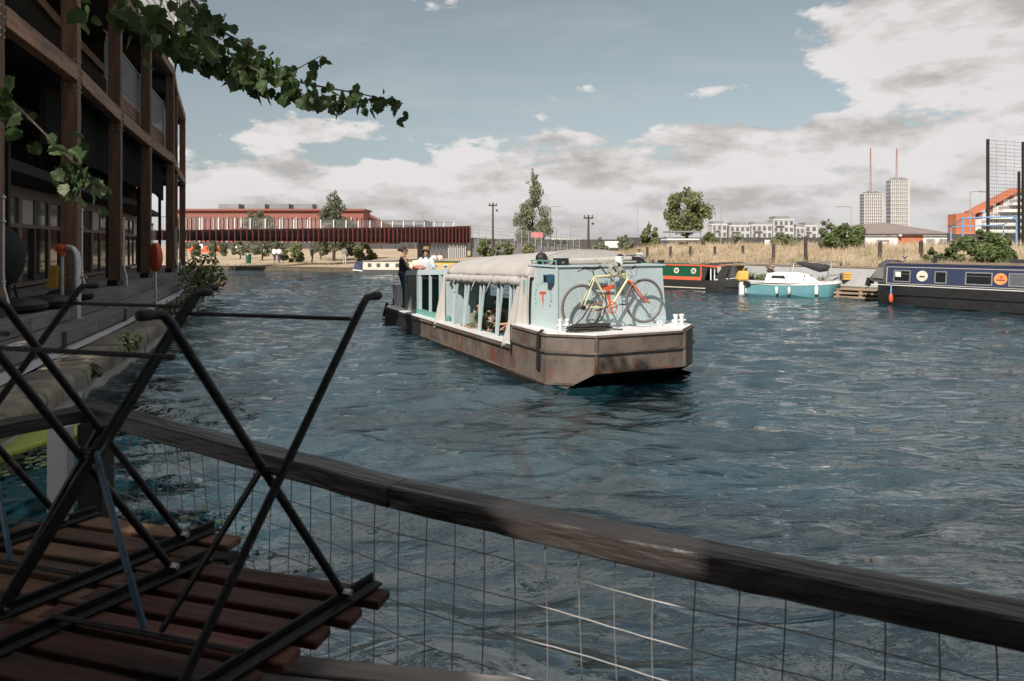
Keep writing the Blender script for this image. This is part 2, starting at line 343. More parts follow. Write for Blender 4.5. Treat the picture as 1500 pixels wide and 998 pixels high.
# ------------------------------------------------------------------ water
WB = (.62, .62, .6, .5)
def water():
    def axis(segs):
        a = [segs[0][0]]
        for x0, x1, s0, s1 in segs:
            x = x0; 
            while x < x1 - 1e-6:
                t = (x - x0) / (x1 - x0); x = min(x1, x + s0 + (s1 - s0) * t); a.append(x)
        return np.array(a)
    xs = axis([(-400, -60, 30, 5), (-60, -12, 3, .14), (-12, -4, .10, .055), (-4, 7, .055, .055), (7, 26, .055, .22), (26, 60, .5, 4), (60, 400, 8, 40)])
    ys = axis([(-60, -1, 12, .2), (-1, 9, .055, .055), (9, 30, .055, .13), (30, 75, .13, .5), (75, 110, 1, 6)])
    X, Y = np.meshgrid(xs, ys); Z = np.zeros_like(X)
    gx = np.gradient(xs)[None, :]; gy = np.gradient(ys)[:, None]; g = np.maximum(gx, gy)
    rs = np.random.default_rng(5)
    # broad gusts modulate the chop
    gust = .75 + .35 * np.sin(X * .31 + Y * .17 + 1.1) * np.sin(Y * .23 - X * .11 + .4)
    for i in range(130):
        lam = .19 * (9 ** rs.random()); th = math.radians(104) + rs.normal() * .36
        if i % 9 == 0: lam = 1.4 + rs.random() * 2.2; th = math.radians(110) + rs.normal() * .25
        k = 2 * np.pi / lam; a = .0062 * lam ** .9 * (0.7 + .6 * rs.random()) * (.55 if lam > 1.3 else 1)
        w = np.clip((lam / g - 3) / 3, 0, 1)
        if lam < .6: w = w * (1 - .65 * np.exp(-((Y - 2.2) / 2.6) ** 2))
        ph = k * (math.cos(th) * X + math.sin(th) * Y) + rs.random() * 6.283 + .9 * np.sin(X * .45 * rs.random() + Y * .35 * rs.random() + i)
        s = np.sin(ph); Z += a * w * (s - .32 * np.cos(2 * ph)) * gust
    # bow wash spreading from the barge
    bx, by = 1.8, 10.4
    d = np.hypot(X - bx, Y - by); Z += .016 * np.sin(d * 5.2 + .8 * np.sin(X * .8)) * np.exp(-((d - 2.2) / 2.2) ** 2) * np.clip((lam / g), 0, 1)
    # long smooth swell near the terrace
    Z += .052 * np.sin(2.6 * (Y + .42 * X) + .7 * np.sin(X * 1.3)) * np.exp(-((Y - 3.2) / 2.6) ** 2)
    ny, nx = X.shape
    co = np.stack([X, Y, Z], -1).reshape(-1, 3).astype(np.float32)
    i = np.arange(ny - 1)[:, None] * nx + np.arange(nx - 1)[None, :]
    q = np.stack([i, i + 1, i + nx + 1, i + nx], -1).reshape(-1, 4).astype(np.int32)
    me = bpy.data.meshes.new('water'); me.vertices.add(len(co)); me.vertices.foreach_set('co', co.ravel())
    me.loops.add(q.size); me.loops.foreach_set('vertex_index', q.ravel()); me.polygons.add(len(q))
    me.polygons.foreach_set('loop_start', np.arange(0, q.size, 4, dtype=np.int32))
    me.update(calc_edges=True); me.validate(); me.shade_smooth()
    m = bpy.data.materials.new('canal water'); m.use_nodes = True; nt = m.node_tree; N = nt.nodes; L = nt.links; b = N['Principled BSDF']
    tc = N.new('ShaderNodeTexCoord')
    def noise(sc, det, st, ro=.55, dist=0):
        mp = N.new('ShaderNodeMapping'); mp.inputs['Scale'].default_value = st; mp.inputs['Rotation'].default_value = (0, 0, R(-12)); L.new(tc.outputs['Object'], mp.inputs[0])
        x = N.new('ShaderNodeTexNoise'); x.inputs['Scale'].default_value = sc; x.inputs['Detail'].default_value = det; x.inputs['Roughness'].default_value = ro; x.inputs['Distortion'].default_value = dist
        L.new(mp.outputs[0], x.inputs['Vector']); return x.outputs[0]
    silt = N.new('ShaderNodeMapRange'); silt.inputs[1].default_value = .48; silt.inputs[2].default_value = .68; L.new(noise(.28, 4, (1, 1.6, 1), .55, .8), silt.inputs[0])
    mx = N.new('ShaderNodeMix'); mx.data_type = 'RGBA'; L.new(silt.outputs[0], mx.inputs[0])
    mx.inputs[6].default_value = (.006, .027, .038, 1); mx.inputs[7].default_value = (.007, .022, .028, 1); L.new(mx.outputs[2], b.inputs['Base Color'])
    b.inputs['Roughness'].default_value = .045; b.inputs['IOR'].default_value = 2.6; b.inputs['Specular IOR Level'].default_value = .5
    def ridged(sc, det, st, rot, ro=.6, off=.9, typ='RIDGED_MULTIFRACTAL'):
        mp = N.new('ShaderNodeMapping'); mp.inputs['Scale'].default_value = st; mp.inputs['Rotation'].default_value = (0, 0, R(rot)); L.new(tc.outputs['Object'], mp.inputs[0])
        wp = N.new('ShaderNodeTexNoise'); wp.inputs['Scale'].default_value = .8; wp.inputs['Detail'].default_value = 2; L.new(tc.outputs['Object'], wp.inputs['Vector'])
        ad = N.new('ShaderNodeVectorMath'); ad.operation = 'MULTIPLY_ADD'; L.new(wp.outputs['Color'], ad.inputs[0]); ad.inputs[1].default_value = (.35, .35, 0); L.new(mp.outputs[0], ad.inputs[2])
        x = N.new('ShaderNodeTexNoise'); x.noise_type = typ; x.normalize = True if typ == 'FBM' else x.normalize; x.inputs['Scale'].default_value = sc; x.inputs['Detail'].default_value = det; x.inputs['Roughness'].default_value = ro
        if typ != 'FBM': x.inputs['Offset'].default_value = off; x.inputs['Gain'].default_value = 1.6
        L.new(ad.outputs[0], x.inputs['Vector']); return x.outputs[0]
    # the water lies calmer in the lee of the terrace
    sy = N.new('ShaderNodeSeparateXYZ'); L.new(tc.outputs['Object'], sy.inputs[0]); wv_ = N.new('ShaderNodeMath'); wv_.operation = 'MULTIPLY_ADD'; L.new(sy.outputs['X'], wv_.inputs[0]); wv_.inputs[1].default_value = .55; L.new(sy.outputs['Y'], wv_.inputs[2])
    calm = N.new('ShaderNodeMapRange'); calm.inputs[1].default_value = 3.6; calm.inputs[2].default_value = 6.6; calm.inputs[3].default_value = .22; calm.inputs[4].default_value = 1.0; L.new(wv_.outputs[0], calm.inputs[0])
    last = None
    for src, dist, stg in ((ridged(1.15, 3, (.42, 1.25, 1), -14), .050, WB[0]), (ridged(3.4, 4, (.40, 1.15, 1), -10), .018, WB[1]), (ridged(11, 3, (.5, 1.1, 1), -18), .0055, WB[2]), (noise(40, 3, (.7, 1.2, 1), .6), .0040, WB[3])):
        bp = N.new('ShaderNodeBump'); bp.inputs['Distance'].default_value = dist; ml = N.new('ShaderNodeMath'); ml.operation = 'MULTIPLY'; ml.inputs[1].default_value = stg; L.new(calm.outputs[0], ml.inputs[0]); L.new(ml.outputs[0], bp.inputs['Strength']); L.new(src, bp.inputs['Height'])
        if last: L.new(last, bp.inputs['Normal'])
        last = bp.outputs[0]
    L.new(last, b.inputs['Normal']); b.inputs['Specular Tint'].default_value = (.84, .95, .98, 1)
    o = obj('water', me, m); o['kind'] = 'structure'
    bed = MB().add([(-400, -60, -1.6), (400, -60, -1.6), (400, 110, -1.6), (-400, 110, -1.6)], [(0, 1, 2, 3)])
    struct('canal_bed', bed, M['soil'])
water()
# ------------------------------------------------------------------ far bank
BK = [(46, -12), (34, 3), (24, 15.5), (19.2, 22.6), (16.2, 28.0), (14.2, 30.8), (11, 35.0), (3, 43), (-4, 51), (-12.5, 56), (-24, 61.5), (-45, 67), (-90, 74), (-300, 100)]
def resample(P, step):
    out = [V((P[0][0], P[0][1], 0))]
    for a, b in zip(P[:-1], P[1:]):
        a = V((*a, 0)); b = V((*b, 0)); n = max(1, int((b - a).length / step))
        out += [a.lerp(b, (i + 1) / n) for i in range(n)]
    return out
def sm(x, a, b): t = min(1, max(0, (x - a) / (b - a))); return t * t * (3 - 2 * t)
ODIR = V((.5, .866, 0))
def edge_h(x): return .38 + (1.28 - .38) * sm(x, -2, 7)
def bank_z(x, y, d, ex):                            # ground height d metres behind the bank edge, ex = x of the edge there
    right = sm(ex, -2, 8)
    z = edge_h(ex) + right * .85 * sm(d, .6, 9) + (1 - right) * 1.25 * sm(d, 1, 55)
    z += .95 * math.exp(-((x - 6) / 9) ** 2 - ((y - 66) / 10) ** 2)
    z += .05 * math.sin(x * 1.3 + y * .7) * sm(d, .5, 3)
    return z
def ground_at(x, y):                                # walk back along ODIR to the bank line
    p = V((x, y, 0)); best = None
    for a, b in zip(BK[:-1], BK[1:]):
        a = V((*a, 0)); b = V((*b, 0)); e = b - a
        den = e.x * ODIR.y - e.y * ODIR.x
        if abs(den) < 1e-9: continue
        t = ((p.x - a.x) * ODIR.y - (p.y - a.y) * ODIR.x) / den
        if -1e-6 <= t <= 1 + 1e-6:
            q = a + e * t; d = (p - q).dot(ODIR)
            if d >= 0 and (best is None or d < best[0]): best = (d, q.x)
    return bank_z(x, y, best[0], best[1]) if best else 0
def far_bank():
    line = resample(BK, 1.6); ds = [0, .35, .8, 1.5, 2.5, 3.5, 5, 7, 9, 12, 16, 21, 27, 34, 42, 52, 65, 80, 110, 180, 400, 1000, 2500]
    vs = []; n = len(ds)
    for p in line:
        for d in ds: q = p + ODIR * d; vs.append((q.x, q.y, bank_z(q.x, q.y, d, p.x)))
    fs = [(i * n + j, i * n + j + 1, (i + 1) * n + j + 1, (i + 1) * n + j) for i in range(len(line) - 1) for j in range(n - 1)]
    struct('far_bank_ground', MB().add(vs, fs), M['drygrass'], True)
    # masonry edge: pale wall with a flat timber capping on the right, low earth edge on the left
    wall = MB(); cap = MB(); low = MB()
    for a, b in zip(line[:-1], line[1:]):
        za, zb = edge_h(a.x), edge_h(b.x); t = wall if a.x > 1 else low; i = ODIR * .3
        t.hexa([V((a.x, a.y, -1)), V((b.x, b.y, -1)), V((b.x, b.y, -1)) + i, V((a.x, a.y, -1)) + i, V((a.x, a.y, za - .05)), V((b.x, b.y, zb - .05)), V((b.x, b.y, zb - .05)) + i, V((a.x, a.y, za - .05)) + i])
        if a.x > 1:
            k = ODIR * -.04
            cap.hexa([V((a.x, a.y, za - .048)) + k, V((b.x, b.y, zb - .048)) + k, V((b.x, b.y, zb - .048)) + i, V((a.x, a.y, za - .048)) + i, V((a.x, a.y, za + .03)) + k, V((b.x, b.y, zb + .03)) + k, V((b.x, b.y, zb + .03)) + i, V((a.x, a.y, za + .03)) + i])
    t = thing('bank_wall', 'pale concrete wall holding up the dry grass bank behind the moored boats', 'wall', (16.2, 28, 0))
    obj('wall_face', wall, M['whitewall'], t, local=False); obj('capping', cap, M['wood'], t, local=False)
    struct('bank_edge', low, M['soil'])
    # a ledge of earth and timber at the foot of the wall where boats tie up
    led = MB()
    for a, b in zip(line[:-1], line[1:]):
        if 9 < a.x < 22:
            k = -ODIR * .9
            led.hexa([V((a.x, a.y, -1)) + k, V((b.x, b.y, -1)) + k, V((b.x, b.y, -1)), V((a.x, a.y, -1)), V((a.x, a.y, .32)) + k, V((b.x, b.y, .30)) + k, V((b.x, b.y, .42)), V((a.x, a.y, .42))])
    struct('mooring_ledge', led, M['soil'])
    # tall dry grass: blades in clumps, thick on the right bank, thin elsewhere
    vs = []; fs = []
    cl = []
    L_ = [(p, (b - p)) for p, b in zip(line[:-1], line[1:]) if -30 < p.x < 40]
    for _ in range(9500):
        p, e = L_[RNG.integers(len(L_))]; q = p + e * RNG.random()
        right = sm(q.x, -3, 7); d = .45 + 9.5 * RNG.random() ** 1.3
        if RNG.random() > .12 + .88 * right: continue
        q = q + ODIR * d; z = bank_z(q.x, q.y, d, q.x - ODIR.x * d)
        cl.append((q.x, q.y, z, (.16 + .34 * RNG.random() ** 1.6) * (.4 + .6 * right)))
    for x, y, z, h in cl:
        for _ in range(9):
            a = RNG.random() * 6.283; r = .22 * RNG.random() ** .5; bx, by = x + r * math.cos(a), y + r * math.sin(a)
            hh = h * (.6 + .55 * RNG.random()); lean = RNG.normal(0, .34, 2) * hh; w = .006 + .009 * RNG.random(); t = RNG.random() * 3.14
            dx, dy = w * math.cos(t), w * math.sin(t); k = len(vs)
            vs += [(bx - dx, by - dy, z - .05), (bx + dx, by + dy, z - .05), (bx + dx * .8 + lean[0] * .5, by + dy * .8 + lean[1] * .5, z + hh * .6), (bx - dx * .8 + lean[0] * .5, by - dy * .8 + lean[1] * .5, z + hh * .6), (bx + lean[0], by + lean[1], z + hh)]
            fs += [(k, k + 1, k + 2, k + 3), (k + 3, k + 2, k + 4)]
    g = struct('tall_dry_grass', MB().add(vs, fs), M['blade'], kind='stuff')
    tag(g, 'tall straw coloured dry grass covering the far bank above the boats', 'grass')
far_bank()
# ------------------------------------------------------------------ near quay with coping stones
QL = [(-3.4, -30), (-3.6, -8), (-3.9, -2), (-4.4, 2.5), (-4.95, 5), (-5.3, 7.1), (-5.56, 7.94), (-5.98, 9.3), (-6.48, 10.7), (-6.95, 12.3), (-7.6, 14.3), (-8.8, 17.9), (-11.1, 24.3), (-14.2, 31.5), (-17.6, 37.5), (-22, 43.5), (-30, 49), (-60, 56), (-300, 70)]
ZQ = .45
def quay():
    g = MB(); inn = []
    for i, (x, y) in enumerate(QL):
        a = V((*QL[max(0, i - 1)], 0)); b = V((*QL[min(len(QL) - 1, i + 1)], 0)); d = (b - a).normalized(); inn.append(V((x, y, 0)) + V((-d.y, d.x, 0)) * .66)
    vs = [(p.x, p.y, ZQ - .02) for p in inn] + [(-330, p.y if p.y < 55 else p.y, ZQ - .02) for p in inn]
    n = len(inn); fs = [(i, i + 1, n + i + 1, n + i) for i in range(n - 1)]
    g.add(vs, [f[::-1] for f in fs]); struct('quay_path', g, M['concrete'])
    wall = MB()
    P = [V((x, y, 0)) for x, y in QL]
    for a, b, ia, ib in zip(P[:-1], P[1:], inn[:-1], inn[1:]):
        wall.hexa([a + V((0, 0, -1.2)), b + V((0, 0, -1.2)), ib + V((0, 0, -1.2)), ia + V((0, 0, -1.2)), a + V((0, 0, .17)), b + V((0, 0, .17)), ib + V((0, 0, .17)), ia + V((0, 0, .17))])
    t = thing('quay_wall', 'pale quay wall with weathered brown coping stones along the left towpath', 'wall', (-6.5, 10.7, 0))
    obj('wall_face', wall, M['render'], t, local=False)
    # coping: separate rounded stones, slightly uneven
    line = resample(QL, .35); cum = [0]
    for a, b in zip(line[:-1], line[1:]): cum.append(cum[-1] + (b - a).length)
    def pt(s):
        j = min(len(cum) - 2, max(0, int(np.searchsorted(cum, s)) - 1)); f = (s - cum[j]) / (cum[j + 1] - cum[j]); p = line[j].lerp(line[j + 1], f); d = (line[j + 1] - line[j]).normalized(); return p, d
    s = 32.0; rr = random.Random(3); cnt = 0
    while s < 92:
        L_ = .75 + .35 * rr.random(); p, d = pt(s + L_ / 2); n = V((-d.y, d.x, 0)); L_g = L_ - .014
        h = .285 + .02 * (rr.random() - .5); wd = .66 + .03 * rr.random(); off = .02 * (rr.random() - .5) - .03
        loops = []
        for k in range(5):
            x = -L_g / 2 + L_g * k / 4; j = 1 if 0 < k < 4 else .93; jt = lambda a: (rr.random() - .5) * a
            loops.append([(x, 0 + jt(.02), 0), (x, 0 + jt(.02), h * .62 * j), (x, .035 + jt(.015), h * .86 * j), (x, .11 + jt(.02), h * .985 * j + jt(.01)), (x, wd - .1, h * j + jt(.012)), (x, wd - .02, h * .9 * j), (x, wd, 0)])
        me = mesh_of('coping_stone', MB().loft(loops), None, True, 50); me.materials.append(M['stone'])
        put('coping_stone', me, t, WM[t.name].inverted() @ (Matrix.Translation(p + n * off + V((0, 0, .172))) @ Matrix((d, n, V((0, 0, 1)))).transposed().to_4x4()))
        s += L_; cnt += 1
    # weeds rooted in the joints
    for i, (x, y, h, c, w, lab) in enumerate([(-11.6, 25.6, 1.5, 900, .85, 'leafy green self-sown shrub hanging over the quay edge at its far end'), (-8.55, 17.0, .38, 160, .3, 'low weed sprouting from the coping joint beside the lifebuoy'),
                                         (-6.3, 10.2, .22, 60, .16, 'small weed tuft at the foot of the pale quay wall'), (-6.5, 11.6, .3, 90, .2, 'weed growing between path and coping stones'), (-9.7, 20.2, .5, 200, .35, 'weed clump on the outer coping edge before the big shrub')]):
        b = thing('quay_plant', lab, 'plant', (x, y, ZQ - (.25 if i in (0, 2, 4) else .05)))
        leaves_obj('foliage', b, [(V((0, 0, h * .55)), V((w, w, h * .55)))], c, .05 if h < 1 else .085, M['bush'] if h > 1 else M['leaf'], 1.9)
        st = MB()
        for k in range(7 if h > 1 else 3): a = rr.random() * 6.28; st.tube([(0, 0, 0), (.3 * w * math.cos(a), .3 * w * math.sin(a), h * .5), (.7 * w * math.cos(a), .7 * w * math.sin(a), h * .95)], [.014, .008, .004] if h > 1 else [.005, .004, .002], 5)
        obj('stem', st, M['bark'], b)
def leaf_cloud(clumps, n, size, asp=1.6, flat=.5, avoid=None, rng=RNG):
    """n small folded leaves scattered through ellipsoidal clumps [(centre, radii)]"""
    w = np.array([r.x * r.y * r.z for _, r in clumps]) ** .8; w = w / w.sum(); idx = rng.choice(len(clumps), n, p=w)
    cc = np.array([tuple(c) for c, _ in clumps]); rr = np.array([tuple(r) for _, r in clumps])
    d = rng.normal(size=(n, 3)); d /= np.linalg.norm(d, axis=1)[:, None]; rad = rng.random(n) ** .42
    P = cc[idx] + d * rr[idx] * rad[:, None]
    if avoid is not None:
        k = avoid(P); P = P[k]; d = d[k]; n = len(P)
    nrm = d * flat + rng.normal(size=(n, 3)) * .6 + np.array([0, 0, .35]); nrm /= np.linalg.norm(nrm, axis=1)[:, None]
    t = np.cross(nrm, rng.normal(size=(n, 3))); t /= np.linalg.norm(t, axis=1)[:, None]; b = np.cross(nrm, t)
    s = (size * (.6 + .8 * rng.random(n)))[:, None]
    v0 = P - t * s * asp * .5; v1 = P + b * s * .5 + nrm * s * .1; v2 = P + t * s * asp * .5; v3 = P - b * s * .5 + nrm * s * .1
    co = np.stack([v0, v1, v2, v3], 1).reshape(-1, 3); i = np.arange(n) * 4
    return co, i
def leaves_obj(name, parent, clumps, n, size, m, asp=1.6, avoid=None, kind='stuff', rng=RNG, flat=.5):
    co, i = leaf_cloud(clumps, n, size, asp, flat, avoid, rng)
    me = bpy.data.meshes.new(name); me.from_pydata(co.tolist(), [], [(k, k + 1, k + 2) for k in i.tolist()] + [(k, k + 2, k + 3) for k in i.tolist()]); me.update()
    return obj(name, me, m, parent, kind=kind)
quay()
def duckweed():
    mb = MB(); rr = random.Random(9)
    for _ in range(1200):
        a = rr.random()
        if a < .45: x, y = -5.0 + rr.gauss(0, .28) , 7.6 + rr.gauss(0, .8)
        elif a < .8: x, y = -2.6 + rr.gauss(0, .35), 4.3 + rr.gauss(0, .5)
        else: x, y = -2.2 + rr.gauss(0, .4), 3.9 + rr.gauss(0, .5)
        if x < -5.2 - .3 * (y - 7): continue
        r = .012 + .03 * rr.random(); n = 6; o = rr.random() * 6
        mb.add([(x + r * math.cos(o + k) * (.6 + .6 * rr.random()), y + r * math.sin(o + k), .055 + .01 * rr.random()) for k in range(n)], [tuple(range(n))])
    o = struct('floating_weed', mb, M['weed'], kind='stuff'); tag(o, 'scattered floating weed leaves on the water under the left railing', 'water weed')
    mb = MB(); x0, y0 = -5.75, 7.7; pts = []
    for k in range(48): a = k / 48 * 6.283; r = 1 + .12 * math.sin(a * 3) + .06 * math.sin(a * 7 + 1); pts.append((x0 + .62 * r * math.cos(a) + .25, y0 + .95 * r * math.sin(a)))
    mb.prism(pts, -.05, .09)
    o = struct('duckweed_mat', mb, M['duckweed'], kind='stuff'); tag(o, 'bright yellow green duckweed mat in the corner below the left railing', 'duckweed')
duckweed()
# ------------------------------------------------------------------ timber framed building on the left
COL = [(-7.4, 7.3), (-8.5, 11.4), (-9.85, 15.6), (-11.8, 20.7), (-13.6, 25.8), (-15.3, 31.0), (-17.2, 35.2), (-20.1, 42.1)]  # first post and its bay lie out of view, put in for shade
def building():
    ZP = 1.0
    t = thing('timber_frame_building', 'dark two storey building behind an open frame of rusty brown timber posts', 'building', (-9.85, 15.6, ZQ))
    IM = WM[t.name].inverted(); w = lambda p: IM @ V(p)
    P = [V((x, y, 0)) for x, y in COL]; D = [(P[min(i + 1, len(P) - 1)] - P[max(i - 1, 0)]).normalized() for i in range(len(P))]
    NI = [V((-d.y, d.x, 0)) for d in D]; z = lambda h: V((0, 0, h))
    cen = [p + n * .2 for p, n in zip(P, NI)]
    for i, p in enumerate(cen):
        beam('post', w(p + z(ZP + .16)), w(p + z(10.25)), .33, .34, M['timber'], t, up=D[i], c=.012, wob=.008)
        a = p + z(ZP); obj('post_foot', MB().box(-.16, .16, -.16, .16, 0, .16), M['black'], t).location = w(a)
        bt = MB()
        for h in (5.7, 5.82, 6.05, 6.2, 6.4, 9.8, 10.0):
            for o_ in (-.08, .08):
                e_ = p - NI[i] * .165 + D[i] * o_ + z(h); bt.tube([w(e_), w(e_ - NI[i] * .03)], .018, 6); e_ = p - D[i] * .165 + NI[i] * (o_ - .03) + z(h); bt.tube([w(e_), w(e_ - D[i] * .03)], .018, 6)
        obj('bolts', bt, M['galv'], t, kind='stuff')
        q = p - NI[i] * .24 - D[i] * .1
        cd = MB().tube([w(q + z(h)) + V((o, -o * .4, 0)) for h, o in ((3.05, 0), (1.75, 0), (1.5, .02), (1.25, .12), (ZQ + .1, .14))], .022, 6)
        for h in (1.6, 2.6, 3.0): cd.ell(tuple(w(q + z(h))), (.045, .045, .035), 8, 5)
        obj('conduit', cd, M['galv'], t, True)
        if i:
            inner = p + NI[i] * 2.6
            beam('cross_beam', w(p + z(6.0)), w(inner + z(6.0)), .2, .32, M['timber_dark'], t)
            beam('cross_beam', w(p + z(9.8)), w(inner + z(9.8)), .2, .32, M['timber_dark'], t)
            beam('inner_post', w(p + NI[i] * 1.25 + z(ZP)), w(p + NI[i] * 1.25 + z(6)), .16, .16, M['timber_dark'], t, up=D[i])
    for i in range(len(P) - 1):
        a, b = cen[i], cen[i + 1]; d = (b - a).normalized(); n = V((-d.y, d.x, 0)); g = d * .175
        beam('main_beam', w(a + g + z(6.10) - n * .07), w(b - g + z(6.10) - n * .07), .24, .36, M['beamwood'], t, c=.01, wob=.01)
        beam('roof_beam', w(a + g + z(10.05) - n * .07), w(b - g + z(10.05) - n * .07), .24, .36, M['beamwood'], t, c=.01, wob=.01)
        beam('rear_beam', w(a + g + z(5.3) + n * 1.2), w(b - g + z(5.3) + n * 1.2), .18, .3, M['timber_dark'], t)
        beam('rear_beam', w(a + z(8.9) + n * 1.6), w(b + z(8.9) + n * 1.6), .18, .28, M['timber'], t)
        ia, ib = P[i] + NI[i] * 2.7, P[i + 1] + NI[i + 1] * 2.7; da, db = ia + NI[i] * 9, ib + NI[i + 1] * 9
        sl = MB()
        for h0, h1, off in ((6.12, 6.26, .45), (9.86, 10.2, .35), (3.95, 4.2, 1.5)):
            oa, ob = P[i] + NI[i] * off, P[i + 1] + NI[i + 1] * off
            sl.hexa([w(q + z(h)) for h in (h0, h1) for q in (oa, ob, db, da)])
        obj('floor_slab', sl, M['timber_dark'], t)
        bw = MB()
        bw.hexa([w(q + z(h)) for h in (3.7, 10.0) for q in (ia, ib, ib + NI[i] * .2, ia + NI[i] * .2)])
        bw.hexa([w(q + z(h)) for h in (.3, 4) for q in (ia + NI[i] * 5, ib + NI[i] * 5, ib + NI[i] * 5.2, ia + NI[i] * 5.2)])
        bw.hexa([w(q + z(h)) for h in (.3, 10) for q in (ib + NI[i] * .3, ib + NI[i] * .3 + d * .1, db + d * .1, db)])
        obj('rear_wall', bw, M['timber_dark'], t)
        # glazed shopfront
        L_ = (ib - ia).length; e = (ib - ia).normalized(); en = V((-e.y, e.x, 0))
        fr = MB(); q0 = ia - en * .02
        def fbar(s0, s1, h0, h1, o0=-.05, o1=.07): fr.hexa([w(q0 + e * s + en * o + z(h)) for h in (h0, h1) for s, o in ((s0, o0), (s1, o0), (s1, o1), (s0, o1))])
        k = 4
        for j in range(k + 1): s = (L_ - .1) * j / k; fbar(s, s + (.22 if j in (0, 2) else .08), ZP, 3.7)
        for h0, h1 in ((ZP, ZP + .12), (2.72, 2.84), (3.58, 3.9)): fbar(0, L_, h0, h1, -.06, .06)
        f = obj('shop_window', fr, M['bframe'], t)
        for j in range(k):
            for h0, h1, mm in ((ZP + .12, 2.72, M['glass']), (2.84, 3.58, M['skyglass'] if (i + j) % 3 else M['paleclad'])):
                s0 = (L_ - .1) * j / k + .08; s1 = (L_ - .1) * (j + 1) / k
                obj('pane', MB().hexa([w(q0 + e * s + en * o + z(h)) for h in (h0, h1) for s, o in ((s0, 0), (s1, 0), (s1, .012), (s0, .012))]), mm, f)
        # mezzanine guard: pale panel coloured to pass for daylight behind dark upright slats
        oa, ob = P[i] + NI[i] * 2.2, P[i + 1] + NI[i + 1] * 2.2; nb = int((ob - oa).length / .14)
        bs = MB(); r2 = random.Random(i)
        for j in range(nb):
            c = oa.lerp(ob, (j + .5) / nb)
            if r2.random() < .9: bs.bar(w(c + z(4.2)), w(c + z(5.3)), .06 + .05 * r2.random(), .03, up=d)
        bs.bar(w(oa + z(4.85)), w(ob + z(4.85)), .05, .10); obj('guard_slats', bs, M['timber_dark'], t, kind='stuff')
        if i in (0, 1, 2): obj('daylight_panel', MB().hexa([w(q + z(h)) for h in (4.3, 5.15) for q in (ia - n * .06, ib - n * .06, ib - n * .01, ia - n * .01)]), M['paleclad'], t)
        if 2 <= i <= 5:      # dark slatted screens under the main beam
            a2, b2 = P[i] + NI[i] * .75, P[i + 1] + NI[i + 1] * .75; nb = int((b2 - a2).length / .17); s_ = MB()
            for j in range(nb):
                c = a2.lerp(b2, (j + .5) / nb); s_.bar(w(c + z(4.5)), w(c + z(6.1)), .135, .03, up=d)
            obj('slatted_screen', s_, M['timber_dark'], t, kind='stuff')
        if i >= 3:           # pale mesh balustrade on the top floor over boarded soffit
            a2, b2 = P[i] + NI[i] * .5, P[i + 1] + NI[i + 1] * .5; nb = int((b2 - a2).length / .11); s_ = MB(); LL = (b2 - a2).length
            for j in range(-6, nb):
                u0 = max(0, j / nb); u1 = min(1, (j + 9) / nb)
                if u1 > u0: s_.bar(w(a2.lerp(b2, u0) + z(7.3 + 1.35 * (u0 * nb - j) / 9)), w(a2.lerp(b2, u1) + z(7.3 + 1.35 * (u1 * nb - j) / 9)), .012, .03)
            s_.bar(w(a2 + z(8.68)), w(b2 + z(8.68)), .05, .05); s_.bar(w(a2 + z(7.28)), w(b2 + z(7.28)), .05, .05)
            obj('balustrade', s_, M['greyclad'], t, kind='stuff')
            for j in range(4): beam('fascia_board', w(a2 - n * .03 + z(7.16 - .16 * j)), w(b2 - n * .03 + z(7.16 - .16 * j)), .03, .15, M['timber'], t)
    # rooftop louvre box
    a2, b2 = P[3] + NI[3] * .5 + D[3] * 2, P[5]; s_ = MB(); nb = 60; d = (b2 - a2).normalized()
    for j in range(nb): c = a2.lerp(b2, j / nb); s_.bar(w(c + z(10.3)), w(c + z(14.5)), .05, .05, up=d)
    for j in range(12): s_.bar(w(a2 + z(10.5 + .36 * j)), w(b2 + z(10.5 + .36 * j)), .03, .04)
    obj('rooftop_screen', s_, M['galv'], t, kind='stuff')
    c = b2; obj('corner_panel', MB().hexa([w(c + o + z(h)) for h in (10.6, 14.5) for o in (V((0, 0, 0)), V((.35, 0, 0)), V((.35, 1.5, 0)), V((0, 1.5, 0)))]), M['paleclad'], t)
    # end wall against the sun side
    # stepped timber platform
    pl = thing('timber_platform', 'stepped grey timber platform running along the front of the dark building', 'decking', (-9.3, 14, ZQ))
    IP = WM[pl.name].inverted(); wp = lambda p: IP @ V(p)
    for i in range(len(P) - 1):
        a, b = P[i], P[i + 1]; d = (b - a).normalized(); n = NI[i]; nb = NI[i + 1]
        for (o, top, hh) in ((-.30, ZP, .27), (-.78, .73, .25)):
            for k in range(2):
                s0 = a - n * -o * 1 if False else a + n * o; s1 = b + nb * o; m0 = s0.lerp(s1, k * .5) + d * .015; m1 = s0.lerp(s1, k * .5 + .5) - d * .015
                beam('sleeper', wp(m0 + z(top - hh / 2)), wp(m1 + z(top - hh / 2)), .2, hh, M['deckwood'], pl, c=.01)
            for j in range(2 if top < .9 else 14):
                oo = o + .205 + .19 * j - .005
                if top < .9 and j > 1: break
                beam('deck_board', wp(a + n * oo + z(top - .03)), wp(b + nb * oo + z(top - .03)), .175, .04, M['deckwood'], pl, c=.004)
        fl = MB().hexa([wp(q + z(h)) for h in (ZQ - .3, .66) for q in (a - n * .68, b - nb * .68, b + nb * 3, a + n * 3)]); obj('platform_base', fl, M['black'], pl)
        bk = a + n * -.86; obj('bracket', MB().box(-.05, .05, -.05, .05, 0, .28), M['black'], pl).location = wp(bk + z(ZQ))
building()
